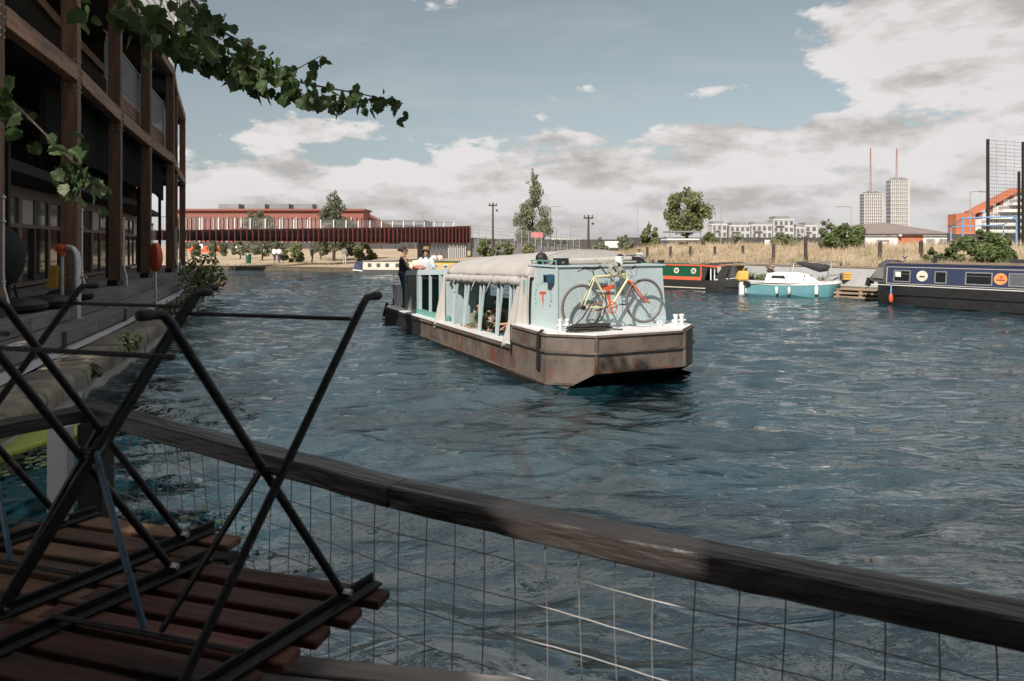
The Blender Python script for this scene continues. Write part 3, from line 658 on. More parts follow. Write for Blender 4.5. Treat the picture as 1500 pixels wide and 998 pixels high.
def quay_things():
    # fire riser pipe with red valve wheel
    b = V((-8.92, 14.0, .7)); t = thing('standpipe', 'silver standpipe with a red valve standing in front of the timber posts', 'pipe', b)
    p = MB().tube([(0, 0, 0), (0, 0, 1.2), (-.02, 0, 1.33), (-.09, 0, 1.42), (-.2, 0, 1.45)], .075, 14)
    p.tube([(0, 0, 1.14), (0, 0, 1.2)], .095, 14).tube([(0, 0, 0), (0, 0, .03)], .13, 14); obj('pipe', p, M['galv'], t, True)
    obj('valve', MB().tube([(-.2, 0, 1.45), (-.40, 0, 1.45)], .075, 12).tube([(-.3, 0, 1.45), (-.3, 0, 1.28)], .05, 8).torus((-.3, -.12, 1.45), (0, 1, 0), .08, .013, 20, 6).tube([(-.3, 0, 1.45), (-.3, -.12, 1.45)], .02, 6), M['red'], t, True)
    obj('bracket', MB().tube([(-.16, 0, .85), (.2, 0, .85)], .022, 6), M['galv'], t)
    obj('thin_pipe', MB().tube([(-.34, .05, .25), (-.34, .05, 1.3)], .035, 8), M['galv'], t, True)
    # lifebuoy on post
    t = thing('lifebuoy_post', 'orange lifebuoy housing on a thin post at the quay edge', 'lifebuoy', at(228, 377, 17.2) * 1)
    t.location = (at(228, 377, 17.2).x, 17.2, ZQ); WM[t.name] = Matrix.Translation(t.location)
    ang = R(44); ax = V((math.cos(ang), math.sin(ang), 0)); zc = HC - (377 - HY) / F * 17.2 - ZQ; side = V((-ax.y, ax.x, 0))
    rg = []
    mb = MB(); n = 28
    for r, h in ((.05, -.085), (.30, -.085), (.36, -.05), (.37, 0), (.36, .05), (.29, .085), (.16, .09), (.05, .085)):
        rg.append([V((0, 0, zc)) + ax * h * 1.0 + side * (r * .98 * math.cos(2 * math.pi * k / n)) + V((0, 0, r * math.sin(2 * math.pi * k / n))) for k in range(n)])
    obj('housing', mb.loft(rg), M['orange'], t, True)
    obj('post', MB().tube([(0, 0, 0), (0, 0, zc - .3)], .03, 10).tube([(0, 0, 0), (0, 0, .02)], .1, 10), M['galv'], t)
    # round black hanging chair / disc
    t = thing('round_chair', 'large round black woven lounge chair standing in front of the shop window', 'chair', (-10.15, 13.6, 1.0))
    sh = [[(0 + dd, -.0 + .55 * rr_ * math.cos(2 * math.pi * k / 24), .98 + .62 * rr_ * math.sin(2 * math.pi * k / 24)) for k in range(24)] for dd, rr_ in ((.3, .15), (.26, .5), (.14, .85), (0, 1.0), (-.05, .99), (.08, .8), (.2, .45), (.24, .12))]
    obj('shell', MB().loft(sh), M['blackcloth'], t, True)
    obj('base', MB().torus((.1, 0, .03), (0, 0, 1), .34, .03, 20, 6).bar((.1, -.3, .03), (.1, -.2, .4), .04, .04).bar((.1, .3, .03), (.1, .2, .4), .04, .04), M['black'], t)
    for x, y, z, s, lab in ((-8.9, 13.1, 1.0, .45, 'crumpled black floor cushion nearest to the round chair'), (-9.0, 12.3, 1.0, .5, 'shiny black floor cushion at the near end of the platform'), (-9.7, 15.0, 1.0, .42, 'black floor cushion behind the standpipe on the platform')):
        mb = MB(); r2 = random.Random(int(s * 100)); lp = []
        for k, (h, r) in enumerate(((0, .8), (.05, 1), (.13, 1.03), (.2, .8), (.24, .3))):
            lp.append([(s * r * (1 + .08 * math.sin(3 * a + k)) * (abs(math.cos(a)) ** .7) * math.copysign(1, math.cos(a)), s * .9 * r * (abs(math.sin(a)) ** .7) * math.copysign(1, math.sin(a)), h + .03 * r2.random()) for a in [2 * math.pi * (j + .3) / 20 for j in range(20)]])
        o = obj('floor_cushion', MB().loft(lp), M['black'], None, True); o.location = (x, y, z); tag(o, lab, 'cushion', 'black cushions on the platform')
    # yellow wet floor sign, blue crate, red box seen between posts
    x, y = -14.3, 21.5
    t = thing('folding_sign', 'small yellow folding floor sign standing between the dark posts', 'sign', (-13.1, 19.4, 1.0))
    obj('panel', MB().hexa([(-.16, 0, 0), (.16, 0, 0), (.16, .02, 0), (-.16, .02, 0), (-.1, .14, .62), (.1, .14, .62), (.1, .16, .62), (-.1, .16, .62)]), M['ochre'], t); obj('panel', MB().hexa([(-.16, .32, 0), (.16, .32, 0), (.16, .34, 0), (-.16, .34, 0), (-.1, .17, .62), (.1, .17, .62), (.1, .19, .62), (-.1, .19, .62)]), M['ochre'], t)
quay_things()
# ------------------------------------------------------------------ people
def remesh(o, vox):
    m = o.modifiers.new('body', 'REMESH'); m.mode = 'VOXEL'; m.voxel_size = vox; m.use_smooth_shade = True
    s = o.modifiers.new('smooth', 'SMOOTH'); s.factor = .5; s.iterations = 3
def person(label, loc, rz, J, skin='skin', hair=('hair', 'bun'), clothes=(), vox=.011, hands=True, group=None, extras=None, head_turn=(0, 0), gender_f=True, k=1.0):
    """J: joints in the person's frame (x right, y forward, z up, metres): pelvis, chest, neck, head, and l/r shoulder, elbow, wrist, hip, knee, ankle, toe"""
    t = thing('person', label, 'person', loc, rz, group)
    J = {a: V(b) * k for a, b in J.items()}; b = MB()
    hd = J['head']; tz = R(head_turn[0]); fw = V((-math.sin(tz), math.cos(tz), math.tan(R(head_turn[1])))).normalized(); sd = V((math.cos(tz), math.sin(tz), 0)); up = sd.cross(fw).normalized()
    hp = lambda x, y, z: hd + (sd * x + fw * y + up * z) * k
    b.cone(J['pelvis'], J['pelvis'] + (J['chest'] - J['pelvis']) * .5, .125 * k, .105 * k)
    for s in (-1, 1): b.cone(J['pelvis'] + V((s * .06 * k, 0, 0)), J['chest'] + V((s * .07 * k, 0, 0)), .10 * k, .105 * k)
    b.cone(J['chest'] + V((0, 0, .05 * k)), J['neck'], .10 * k, .05 * k); b.cone(J['neck'], hp(0, -.015, -.04), .052 * k, .05 * k)
    b.ell(tuple(hp(0, -.01, .03)), (.073 * k, .088 * k, .10 * k)); b.cone(hp(0, .03, -.045), hp(0, .045, -.085), .052 * k, .032 * k)
    b.cone(hp(0, .085, .012), hp(0, .105, -.022), .010 * k, .017 * k); b.cone(hp(-.028, .078, .035), hp(.028, .078, .035), .016 * k, .016 * k)
    b.cone(hp(-.018, .078, -.052), hp(.018, .078, -.052), .013 * k, .013 * k)
    for s in (-1, 1): b.cone(hp(s * .074, -.01, .022), hp(s * .076, -.015, -.012), .016 * k, .011 * k)
    for s, q in ((-1, 'l'), (1, 'r')):
        sh, elb, wr = J[q + 'shoulder'], J[q + 'elbow'], J[q + 'wrist']
        b.cone(J['neck'] + V((s * .03 * k, 0, -.05 * k)), sh, .055 * k, .052 * k); b.cone(sh, elb, .048 * k, .036 * k); b.cone(elb, wr, .037 * k, .024 * k)
        d = (wr - elb).normalized(); d = (d + V((0, 0, -.12))).normalized(); x = d.cross(V((0, 0, 1))); x = x.normalized() if x.length > .1 else V((1, 0, 0)); u = x.cross(d)
        if hands:
            for f in range(4): b.cone(wr + d * .01 * k + x * (f - 1.5) * .012 * k, wr + d * .082 * k + x * (f - 1.5) * .019 * k, .016 * k, .012 * k, 8)
            for f in range(4):
                p = wr + d * .085 * k + x * (f - 1.5) * .021 * k; l1 = (.030, .036, .034, .026)[f] * k; q1 = p + (d * .85 - u * .5) * l1; b.cone(p, q1, .0092 * k, .0085 * k, 8); b.cone(q1, q1 + (d * .45 - u * .9) * l1, .0085 * k, .0075 * k, 8)
            b.cone(wr + d * .03 * k - x * s * .018 * k, wr + d * .062 * k - x * s * .044 * k - u * .01 * k, .012 * k, .010 * k, 8); b.cone(wr + d * .062 * k - x * s * .044 * k - u * .01 * k, wr + d * .088 * k - x * s * .048 * k - u * .02 * k, .010 * k, .008 * k, 8)
        else: b.cone(wr, wr + d * .10 * k, .03 * k, .022 * k)
        hip, kn, an, to = J[q + 'hip'], J[q + 'knee'], J[q + 'ankle'], J[q + 'toe']
        b.cone(hip, kn, .085 * k, .054 * k); b.cone(kn, kn.lerp(an, .35), .054 * k, .056 * k); b.cone(kn.lerp(an, .35), an, .054 * k, .034 * k); b.cone(an + V((0, -.03, -.03)) * k, to, .036 * k, .028 * k)
    bo = obj('body', b, M[skin], t); remesh(bo, vox)
    for nm, mt, parts, fat in clothes:
        c = MB()
        for p in parts:
            if p == 'torso':
                for s in (-1, 1): c.cone(J['pelvis'] + V((s * .055 * k, 0, -.02)), J['chest'] + V((s * .065 * k, 0, .045 * k)), (.108 + fat) * k, (.108 + fat) * k)
                c.cone(J['pelvis'], J['chest'], (.125 + fat) * k, (.12 + fat) * k)
            elif p == 'straps':
                for s in (-1, 1): c.tube([J['chest'] + V((s * .07, .105, .08)) * k, J['neck'] + V((s * .085, .035, .01)) * k, J['neck'] + V((s * .085, -.04, 0)) * k, J['chest'] + V((s * .06, -.11, .06)) * k], .019 * k, 8)
            elif p == 'shoulders':
                c.cone(J['chest'] + V((0, 0, .06 * k)), J['neck'] - V((0, 0, .035 * k)), .13 * k, .075 * k)
                for s, q in ((-1, 'l'), (1, 'r')): c.cone(J['neck'] + V((s * .03, 0, -.06)) * k, J[q + 'shoulder'], (.066 + fat * .5) * k, (.063 + fat * .5) * k)
            elif p == 'sleeves':
                for q in 'lr': c.cone(J[q + 'shoulder'], J[q + 'elbow'], (.060 + fat * .5) * k, (.052 + fat * .5) * k)
            elif p == 'forearms':
                for q in 'lr': c.cone(J[q + 'elbow'], J[q + 'elbow'].lerp(J[q + 'wrist'], .8), (.050 + fat * .4) * k, (.038 + fat * .4) * k)
            elif p == 'legs':
                c.cone(J['pelvis'] + V((-.04, 0, -.0)) * k, J['pelvis'] + V((.04, 0, -.0)) * k, (.137 + fat) * k, (.137 + fat) * k)
                for q in 'lr': c.cone(J[q + 'hip'], J[q + 'knee'], (.093 + fat) * k, (.062 + fat) * k); c.cone(J[q + 'knee'], J[q + 'knee'].lerp(J[q + 'ankle'], .95), (.064 + fat) * k, (.045 + fat) * k)
            elif p == 'skirt':
                c.loft([[tuple(J['pelvis'] + V((r * math.cos(a) * 1.05, r * math.sin(a), h)) * k) for a in [j * math.pi / 8 for j in range(16)]] for h, r in ((-.62, .27), (-.3, .2), (0, .155), (.1, .13))])
        remesh(obj(nm, c, M[mt], t), vox * 1.1)
    # eyes, lips
    e = MB()
    for s in (-1, 1): e.ell(tuple(hp(s * .03, .083, .022)), (.012 * k, .009 * k, .006 * k), 8, 5)
    obj('eyes', e, M['hair'], t)
    obj('mouth', MB().ell(tuple(hp(0, .089, -.053)), (.022 * k, .008 * k, .006 * k), 8, 5), M['red'] if gender_f else M['skin2'], t)
    h = MB(); st = hair[1]
    h.ell(tuple(hp(0, -.028, .048)), (.083 * k, .090 * k, .094 * k)); h.cone(hp(-.045, .04, .095), hp(.045, .04, .095), .028 * k, .028 * k)
    if st == 'bun': h.ell(tuple(hp(0, -.145, .055)), (.052 * k, .052 * k, .05 * k)); h.cone(hp(0, -.07, .04), hp(0, -.12, .055), .05 * k, .035 * k)
    if st == 'long':
        for s in (-1, 1): h.cone(hp(s * .07, -.03, .03), hp(s * .085, .01, -.17), .04 * k, .035 * k)
        h.cone(hp(0, -.07, .02), hp(0, -.07, -.2), .075 * k, .05 * k)
    if st == 'pony': h.cone(hp(0, -.1, .06), hp(-.05, -.13, -.1), .04 * k, .02 * k)
    remesh(obj('hair', h, M[hair[0]], t), vox)
    if extras: extras(t, hp, J, k)
    return t
def stand(**o):
    J = dict(pelvis=(0, 0, .93), chest=(0, .01, 1.24), neck=(0, 0, 1.43), head=(0, .02, 1.58), lshoulder=(-.17, 0, 1.38), rshoulder=(.17, 0, 1.38), lelbow=(-.22, -.02, 1.11), relbow=(.22, -.02, 1.11), lwrist=(-.2, .12, .9), rwrist=(.2, .12, .9),
             lhip=(-.09, 0, .88), rhip=(.09, 0, .88), lknee=(-.09, .03, .5), rknee=(.09, .03, .5), lankle=(-.09, -.01, .08), rankle=(.09, -.01, .08), ltoe=(-.1, .14, .03), rtoe=(.1, .14, .03))
    J.update(o); return J
def sit(**o):
    J = dict(pelvis=(0, 0, .12), chest=(0, .05, .42), neck=(0, .04, .62), head=(0, .07, .77), lshoulder=(-.17, .03, .57), rshoulder=(.17, .03, .57), lelbow=(-.22, .1, .3), relbow=(.22, .1, .3), lwrist=(-.08, .3, .27), rwrist=(.08, .3, .27),
             lhip=(-.09, .02, .1), rhip=(.09, .02, .1), lknee=(-.1, .46, .12), rknee=(.1, .46, .12), lankle=(-.1, .46, -.28), rankle=(.1, .46, -.28), ltoe=(-.1, .6, -.33), rtoe=(.1, .6, -.33))
    J.update(o); return J
# ------------------------------------------------------------------ the barge
BO = V((1.773, 10.89, 0)); BR = R(24)
BG = thing('passenger_barge', 'wide mint green passenger barge with cream canvas canopy and scuffed grey hull', 'barge', BO, BR)
def wv(v, u, z): return WM[BG.name] @ V((v, u, z))
def zl(u): return .53 - .0125 * (u - 1.27)          # low gunwale height
def barge():
    T = BG
    outl = [(-1.375, 1.27), (-1.375, 0), (-.8, -.5), (.8, -.5), (1.375, 0), (1.375, 1.27)]
    def ring(z, du=0, inset=0):
        r = []
        for v, u in outl:
            f = 1 if u < -.1 else (.35 if u < .5 else 0)
            r.append((v * (1 - inset), u + du * f, z))
        return r
    low = [(v, u, .30 if u < -.1 else (.22 if (v > 0 and u < .5) else (-.12 if u < .5 else -.4))) for v, u in outl]
    obj('bow', MB().loft([low, ring(.56), ring(.86)], False), M['hull'], T)
    obj('bow_underside', MB().add([(-.8, -.49, .30), (.8, -.49, .30), (1.37, 0, .22), (-1.37, 0, -.12), (-1.0, 1.6, -.45), (1.0, 1.6, -.45), (-.86, .35, .02), (.86, .35, .02), (1.37, 1.27, -.4)], [(0, 6, 7, 1), (6, 4, 5, 7), (0, 3, 6), (3, 4, 6), (1, 7, 2), (7, 5, 2), (2, 5, 8)]), M['undercut'], T)
    # plates: rubbing strakes proud of the bow
    for z, h, mt in ((.60, .028, 'hull'), (.572, .022, 'black'), (.845, .022, 'hull')):
        mb = MB(); o = [(-1.375, 1.27), (-1.375, 0), (-.8, -.5), (.8, -.5), (1.375, 0), (1.375, 1.27)]
        pp = [V((v, u, z)) for v, u in o]; pr = .03 if mt == 'hull' else .022
        for a, b in zip(pp[:-1], pp[1:]):
            d = (b - a).normalized(); n = V((-d.y, d.x, 0)) * -pr; n = n if n.dot(V((a.x + b.x, a.y + b.y - 1.2, 0))) > 0 else -n
            mb.hexa([a + V((0, 0, -h / 2)), b + V((0, 0, -h / 2)), b + n + d * pr * .5 + V((0, 0, -h / 2)), a + n - d * pr * .5 + V((0, 0, -h / 2)), a + V((0, 0, h / 2)), b + V((0, 0, h / 2)), b + n + d * pr * .5 + V((0, 0, h / 2)), a + n - d * pr * .5 + V((0, 0, h / 2))])
        obj('rubbing_strake', mb, M[mt], T)
    for s in (-1,): obj('chine_strip', MB().bar((s * 1.385, 1.27, .12), (s * 1.385, -.01, .12), .03, .03).bar((s * 1.385, -.01, .12), (s * 1.06, -.30, .125), .03, .03), M['hull'], T)
    obj('chine_strip', MB().bar((-.8, -.51, .315), (.8, -.51, .315), .03, .03), M['hull'], T)
    for v, u in ((-.8, -.5), (.8, -.5)): obj('seam_strip', MB().box(v - .022, v + .022, u - .022, u + .022, .31, .84), M['hull'], T)
    for s in (-1, 1):
        obj('wet_band', MB().hexa([(s * 1.345, 1.27, -.3), (s * 1.352, 1.27, -.3), (s * 1.352, 10.2, -.3), (s * 1.345, 10.2, -.3), (s * 1.362, 1.27, .055), (s * 1.378, 1.27, .055), (s * 1.375, 10.2, .045), (s * 1.36, 10.2, .045)]), M['undercut'], T)
        obj('wet_band', MB().hexa([(s * 1.36, 1.27, -.3), (s * 1.381, 1.27, -.3), (s * 1.381, .1 if s < 0 else .6, -.3), (s * 1.36, .12 if s < 0 else .6, -.3), (s * 1.36, 1.27, .07), (s * 1.381, 1.27, .07), (s * 1.381, .0, .08), (s * 1.36, .02, .08)]), M['undercut'], T)
    dk = [(v * .985, u * (1 if u > 1 else .97)) for v, u in outl]
    obj('fore_deck', MB().prism(dk, .862, .885), M['whitedeck'], T)
    for s in (-1, 1):          # hull sides aft of the bow
        for (u0, u1, mt, nm) in ((1.27, 6.7, 'hull', 'hull_side'), (6.7, 10.3, 'black', 'hull_side')):
            x0, x1 = sorted((s * 1.255, s * 1.375)); xb0, xb1 = sorted((s * 1.20, s * 1.34))
            obj(nm, MB().hexa([(xb0, u0, -.4), (xb1, u0, -.4), (xb1, u1, -.4), (xb0, u1, -.4), (x0, u0, zl(u0)), (x1, u0, zl(u0)), (x1, u1, zl(u1)), (x0, u1, zl(u1))]), M[mt], T)
            for zz, hh in ((-.045, .022), (-.07, .018), (-.42, .03)):
                xx = s * 1.375 + s * .012 + (s * -.02 if zz < -.2 else 0); q = [(xx, u0, zl(u0) + zz), (xx, u1, zl(u1) + zz)]
                obj('rubbing_strake', MB().bar(q[0], q[1], .05, hh), M['hull' if (zz != -.07 and mt == 'hull') else 'black'], T)
        w0, w1 = sorted((s * 1.12, s * 1.385))
        obj('side_deck', MB().hexa([(w0, 1.28, zl(1.28) + .002), (w1, 1.28, zl(1.28) + .002), (w1, 8.75, zl(8.75) + .002), (w0, 8.75, zl(8.75) + .002), (w0, 1.28, zl(1.28) + .03), (w1, 1.28, zl(1.28) + .03), (w1, 8.75, zl(8.75) + .03), (w0, 8.75, zl(8.75) + .03)]), M['whitedeck'], T)
    obj('floor', MB().box(-1.25, 1.25, 1.28, 8.9, .02, .10), M['deckwood'], T)
    st = [(-1.374, 8.9), (1.374, 8.9), (1.374, 10.3), (1.05, 11.0), (-1.05, 11.0), (-1.374, 10.3)]
    obj('stern', MB().prism(st, -.4, .41), M['black'], T); obj('stern_deck', MB().prism([(v * .98, u) for v, u in st], .414, .44), M['whitedeck'], T)
    obj('stern_strake', MB().bar((-1.39, 8.9, .36), (-1.39, 10.3, .36), .04, .05).bar((-1.39, 10.3, .36), (-1.06, 11.0, .36), .04, .05).bar((-1.06, 11.01, .36), (1.06, 11.01, .36), .04, .05), M['black'], T)
    # fore cabin
    zc0, zc1 = .885, 1.86
    c = [(-1.09, .2), (1.02, .24), (1.02, 1.15), (-1.13, 1.15)]; k = [(-1.07, .2), (.93, .24), (.93, 1.15), (-1.09, 1.15)]
    cab = MB().add([(v, u, zc0) for v, u in c] + [(v, u, zc1) for v, u in k], [(0, 3, 2, 1), (4, 5, 6, 7), (0, 1, 5, 4), (1, 2, 6, 5), (2, 3, 7, 6), (3, 0, 4, 7)])
    obj('fore_cabin', cab, M['mint'], T)
    obj('cabin_roof', MB().prism([(-1.10, .17), (.97, .21), (.97, 1.2), (-1.12, 1.2)], zc1 + .002, zc1 + .03), M['mint'], T)
    rr = MB().tube([(-1.08, 1.15, 1.95), (-1.08, .22, 1.96)], .012, 6)
    for u in (1.12, .7, .24): rr.tube([(-1.08, u, 1.88), (-1.08, u, 1.955)], .011, 6)
    obj('roof_rail', rr, M['minttrim'], T)
    obj('corner_strip', MB().box(-1.102, -1.07, .185, .215, zc0, zc1), M['mint'], T)
    lb = obj('lamp_box', MB().hexa([(-1.22, .28, 1.62), (-1.10, .28, 1.60), (-1.10, .40, 1.60), (-1.22, .40, 1.62), (-1.22, .27, 1.74), (-1.10, .27, 1.75), (-1.10, .41, 1.75), (-1.22, .41, 1.74)]), M['bluesteel'], T)
    obj('lens', MB().box(-1.232, -1.221, .30, .38, 1.64, 1.73), M['glass'], lb)
    # painted lettering: an arch of small green capitals over an orange letter
    def letter(ch, size, Mx, mt, nm, ex=.0015, bold=0):
        cu = bpy.data.curves.new(nm, 'FONT'); cu.body = ch; cu.size = size; cu.extrude = ex; cu.offset = bold; cu.align_x = 'CENTER'; cu.align_y = 'CENTER'; cu.resolution_u = 2
        o = bpy.data.objects.new('tmp', cu); C.objects.link(o); bpy.context.view_layer.update(); me = bpy.data.meshes.new_from_object(o.evaluated_get(bpy.context.evaluated_depsgraph_get()))
        bpy.data.objects.remove(o); me.materials.clear(); me.materials.append(mt); me.name = nm
        q = put(nm, me, T, Mx); return q
    S = lambda u, z, rot: Matrix.Translation((-(1.07 + .021 * (u - .2) + (.02 + .021 * (u - .2)) * (1.86 - z) / .975) - .003, u, z)) @ Matrix(((0, 0, -1), (-1, 0, 0), (0, 1, 0))).to_4x4() @ Matrix.Rotation(rot, 4, 'Z')
    txt = 'FLOATING TOURS'; n = len(txt)
    for i, ch in enumerate(txt):
        if ch == ' ': continue
        a = R(118 - 236 * i / (n - 1)); letter(ch, .085, S(.66 + .27 * math.sin(a), 1.36 + .24 * math.cos(a), a), M['teal'], 'painted_letter')
    letter('T', .40, S(.66, 1.30, .08), M['red'], 'painted_letter', .002, .004)
    Fp = lambda v, z, rot=0: Matrix.Translation((v, .2 + (v + 1.09) * .019 - .004, z)) @ Matrix(((1, 0, 0), (0, 0, -1), (0, 1, 0))).to_4x4() @ Matrix.Rotation(rot, 4, 'Z')
    letter('T', .44, Fp(-.14, 1.38, .08), M['red'], 'painted_letter', .002, .012)
    for i, ch in enumerate(txt):
        if ch == ' ': continue
        a = R(100 - 200 * i / (n - 1)); letter(ch, .08, Fp(-.14 - .30 * math.sin(a), 1.34 + .27 * math.cos(a), a), M['teal'], 'painted_letter')
    # canopy
    def arch(u, vv):       # canvas height over the passengers
        f = (u - 1.05) / 4.2; e = 1.68 - .10 * f; cr = 2.13 - .19 * f; sag = .010 * math.sin((u - 1.3) * math.pi) ** 2
        t = max(-1, min(1, vv / 1.17)); return e + (cr - e) * math.sqrt(max(0, 1 - abs(t) ** 2.3)) - sag
    nu, nv = 36, 24; vs = []; fs = []
    for i in range(nu + 1):
        u = 1.05 + 4.2 * i / nu
        for j in range(nv + 1):
            a = math.pi * j / nv; v = -1.17 * math.cos(a); vs.append((v, u + (.03 * math.sin(a) if i == 0 else 0), arch(u, v) + .003 * math.sin(u * 13 + v * 9)))
    for i in range(nu):
        for j in range(nv): a = i * (nv + 1) + j; fs.append((a, a + nv + 1, a + nv + 2, a + 1))
    cn = obj('canopy', MB().add(vs, fs), M['canvas'], T, True, sharp=60); so = cn.modifiers.new('cloth', 'SOLIDIFY'); so.thickness = .012
    g = [(1.17 * -math.cos(math.pi * j / 20), 1.06, arch(1.05, -1.17 * math.cos(math.pi * j / 20))) for j in range(21)]
    obj('canopy_front', MB().add(g + [(x, .98, z) for x, _, z in g], [(j, j + 1, 22 + j, 21 + j) for j in range(20)] + [tuple(range(21, 42)), tuple(range(20, -1, -1))]), M['canvas'], T, False)
    for u in (1.3, 2.3, 3.3, 4.3, 5.15): obj('canopy_hoop', MB().tube([(-1.15 * math.cos(math.pi * j / 20), u, arch(u, -1.15 * math.cos(math.pi * j / 20)) - .03) for j in range(21)], .016, 6), M['minttrim'], T, True)
    for s in (-1, 1):
        r2 = random.Random(4 + s); pts = []; rad = []
        for i in range(61):
            f = i / 60; u = 1.35 + 3.8 * f; lump = abs(math.sin(f * 9.5 * math.pi)) ** .5
            pts.append((s * (1.19 + .016 * r2.random()), u, 1.60 - .10 * f - .012 * math.sin(f * 9.5 * math.pi) ** 2 + .006 * r2.random())); rad.append(.046 + .034 * lump * (.8 + .4 * r2.random()) + .010 * r2.random())
        rl = obj('rolled_side_canvas', MB().tube(pts, rad, 12), M['canvas'], T, True, sharp=75)
        for kx in range(10):
            f = kx / 9.5 + .002; u = 1.35 + 3.8 * min(1, f); tb = MB().torus((s * 1.19, u, 1.60 - .10 * f), (0, 1, 0), .062, .011, 14, 5)
            if kx in (3, 5, 8): tb.tube([(s * 1.25, u, 1.56 - .1 * f), (s * 1.28, u + .05, 1.44 - .1 * f), (s * 1.27, u + .14, 1.36 - .1 * f)], .012, 5)
            obj('canvas_tie', tb, M['canvas'], rl)
    def curtain(name, top, bot, zt, zb, out, wav, n=22, m_=16):
        vs = []; fs = []
        for i in range(m_ + 1):
            f = i / m_; a0 = top[0] + (bot[0] - top[0]) * f; a1 = top[1] + (bot[1] - top[1]) * f
            for j in range(n + 1):
                g_ = j / n; u = a0 + (a1 - a0) * g_
                vs.append((-(out[0] + (out[1] - out[0]) * f * (.12 + .88 * g_) + wav * (math.sin(g_ * 11 + f * 2.2 + 1) + .5 * math.sin(g_ * 23 + 3 * f)) * (.35 + .65 * f)), u, zt[0] + (zt[1] - zt[0]) * g_ + (zb[0] + (zb[1] - zb[0]) * g_ - zt[0] - (zt[1] - zt[0]) * g_) * f))
        for i in range(m_):
            for j in range(n): a = i * (n + 1) + j; fs.append((a, a + 1, a + n + 2, a + n + 1))
        o = obj(name, MB().add(vs, fs), M['canvas'], T, True, sharp=0); so = o.modifiers.new('cloth', 'SOLIDIFY'); so.thickness = .01
    curtain('front_curtain', (1.0, 1.44), (1.0, 1.60), (1.70, 1.70), (.87, .45), (1.17, 1.41), .020)
    curtain('aft_curtain', (5.30, 5.44), (5.24, 5.5), (1.58, 1.58), (.36, .36), (1.21, 1.41), .012, 8, 10)
    # V posts carrying the canopy, both sides
    for s in (-1, 1):
        for u in (1.75, 2.32, 3.2, 4.05, 4.75):
            for du in (-.16, .05): beam('canopy_post', (s * 1.22, u + du * .2, zl(u) + .03), (s * 1.15, u + du, 1.60), .045, .03, M['mint'] if s < 0 else M['minttrim'], T, up=(0, 1, 0), c=.003)
            beam('post_edge', (s * 1.19, u + .02, zl(u) + .03), (s * 1.12, u + .09, 1.60), .02, .05, M['minttrim'], T, up=(0, 1, 0), c=.003)
    # bulkheads and seats
    obj('bulkhead', MB().box(-1.2, -.42, 5.28, 5.33, .10, 1.60), M['mint'], T); obj('bulkhead', MB().box(.9, 1.2, 5.28, 5.33, .10, 1.60), M['mint'], T)
    obj('bulkhead_door', MB().box(-.42, -.12, 5.5, 5.54, .10, 1.55), M['teal'], T)
    obj('bench_seat', MB().box(.55, 1.15, 1.6, 5.2, .36, .42).box(.6, 1.15, 1.6, 5.2, .1, .36), M['teal'], T)
    obj('bench_seat', MB().box(-1.15, -.7, 1.6, 5.2, .36, .42).box(-1.15, -.75, 1.6, 5.2, .1, .36), M['teal'], T)
    obj('bulkhead', MB().box(-1.2, 1.1, 1.16, 1.2, .10, 1.62), M['minttrim'], T)
    # aft cabin
    zr = lambda u: 1.66 - .045 * (u - 5.2)
    u0, u1 = 5.25, 8.75
    obj('aft_roof', MB().hexa([(-1.2, u0, zr(u0) - .10), (1.2, u0, zr(u0) - .10), (1.2, u1, zr(u1) - .10), (-1.2, u1, zr(u1) - .10), (-1.17, u0, zr(u0) + .03), (1.17, u0, zr(u0) + .03), (1.17, u1, zr(u1) + .03), (-1.17, u1, zr(u1) + .03)]), M['mint'], T)
    hr = MB().tube([(-1.0, u0 + .1, zr(u0) + .10), (-1.0, u1 - .05, zr(u1) + .10)], .014, 6)
    for i in range(6): u = u0 + .15 + (u1 - u0 - .25) * i / 5; hr.tube([(-1.0, u, zr(u)), (-1.0, u, zr(u) + .10)], .012, 6)
    obj('roof_handrail', hr, M['mint'], T)
    obj('cabin_sill', MB().hexa([(-1.22, u0, zl(u0)), (-1.12, u0, zl(u0)), (-1.12, 7.7, zl(7.7)), (-1.22, 7.7, zl(7.7)), (-1.22, u0, zl(u0) + .15), (-1.12, u0, zl(u0) + .15), (-1.12, 7.7, zl(7.7) + .15), (-1.22, 7.7, zl(7.7) + .15)]), M['minttrim'], T)
    for u, wd in ((5.42, .14), (5.75, .1), (6.55, .05), (7.40, .08), (7.62, .06)): obj('window_post', MB().box(-1.20, -1.14, u - wd / 2, u + wd / 2, zl(u) + .15, zr(u) - .10), M['mint'], T)
    obj('vinyl_screen', MB().box(-1.185, -1.175, 7.66, 8.72, zl(8) + .02, 1.42), M['vinyl'], T)
    obj('window_post', MB().box(-1.20, -1.15, 8.70, 8.76, zl(8.7), 1.42), M['minttrim'], T)
    obj('bulkhead', MB().box(-1.15, .6, 8.70, 8.74, .10, 1.40), M['teal'], T)
    obj('cabin_wall', MB().box(1.12, 1.18, 5.3, 8.72, .4, .82).box(1.12, 1.18, 5.3, 5.5, .82, 1.5).box(1.12, 1.18, 6.5, 6.6, .82, 1.5).box(1.12, 1.18, 8.5, 8.72, .82, 1.4), M['teal'], T)
    obj('curtain_swag', MB().tube([(-1.1, 5.9 + .12 * i, 1.50 - .05 * abs(math.sin(i * 1.3)) - .02 * i * .3) for i in range(13)], .045, 7), M['black'], T, True)
    # helm and stern gear
    obj('helm_console', MB().box(-.55, .45, 8.9, 9.25, .44, 1.30).box(-.6, .5, 8.85, 9.3, 1.30, 1.34), M['teal'], T)
    obj('console_panel', MB().box(-1.05, -.62, 9.0, 9.1, .44, 1.2), M['mint'], T)
    sr = MB()
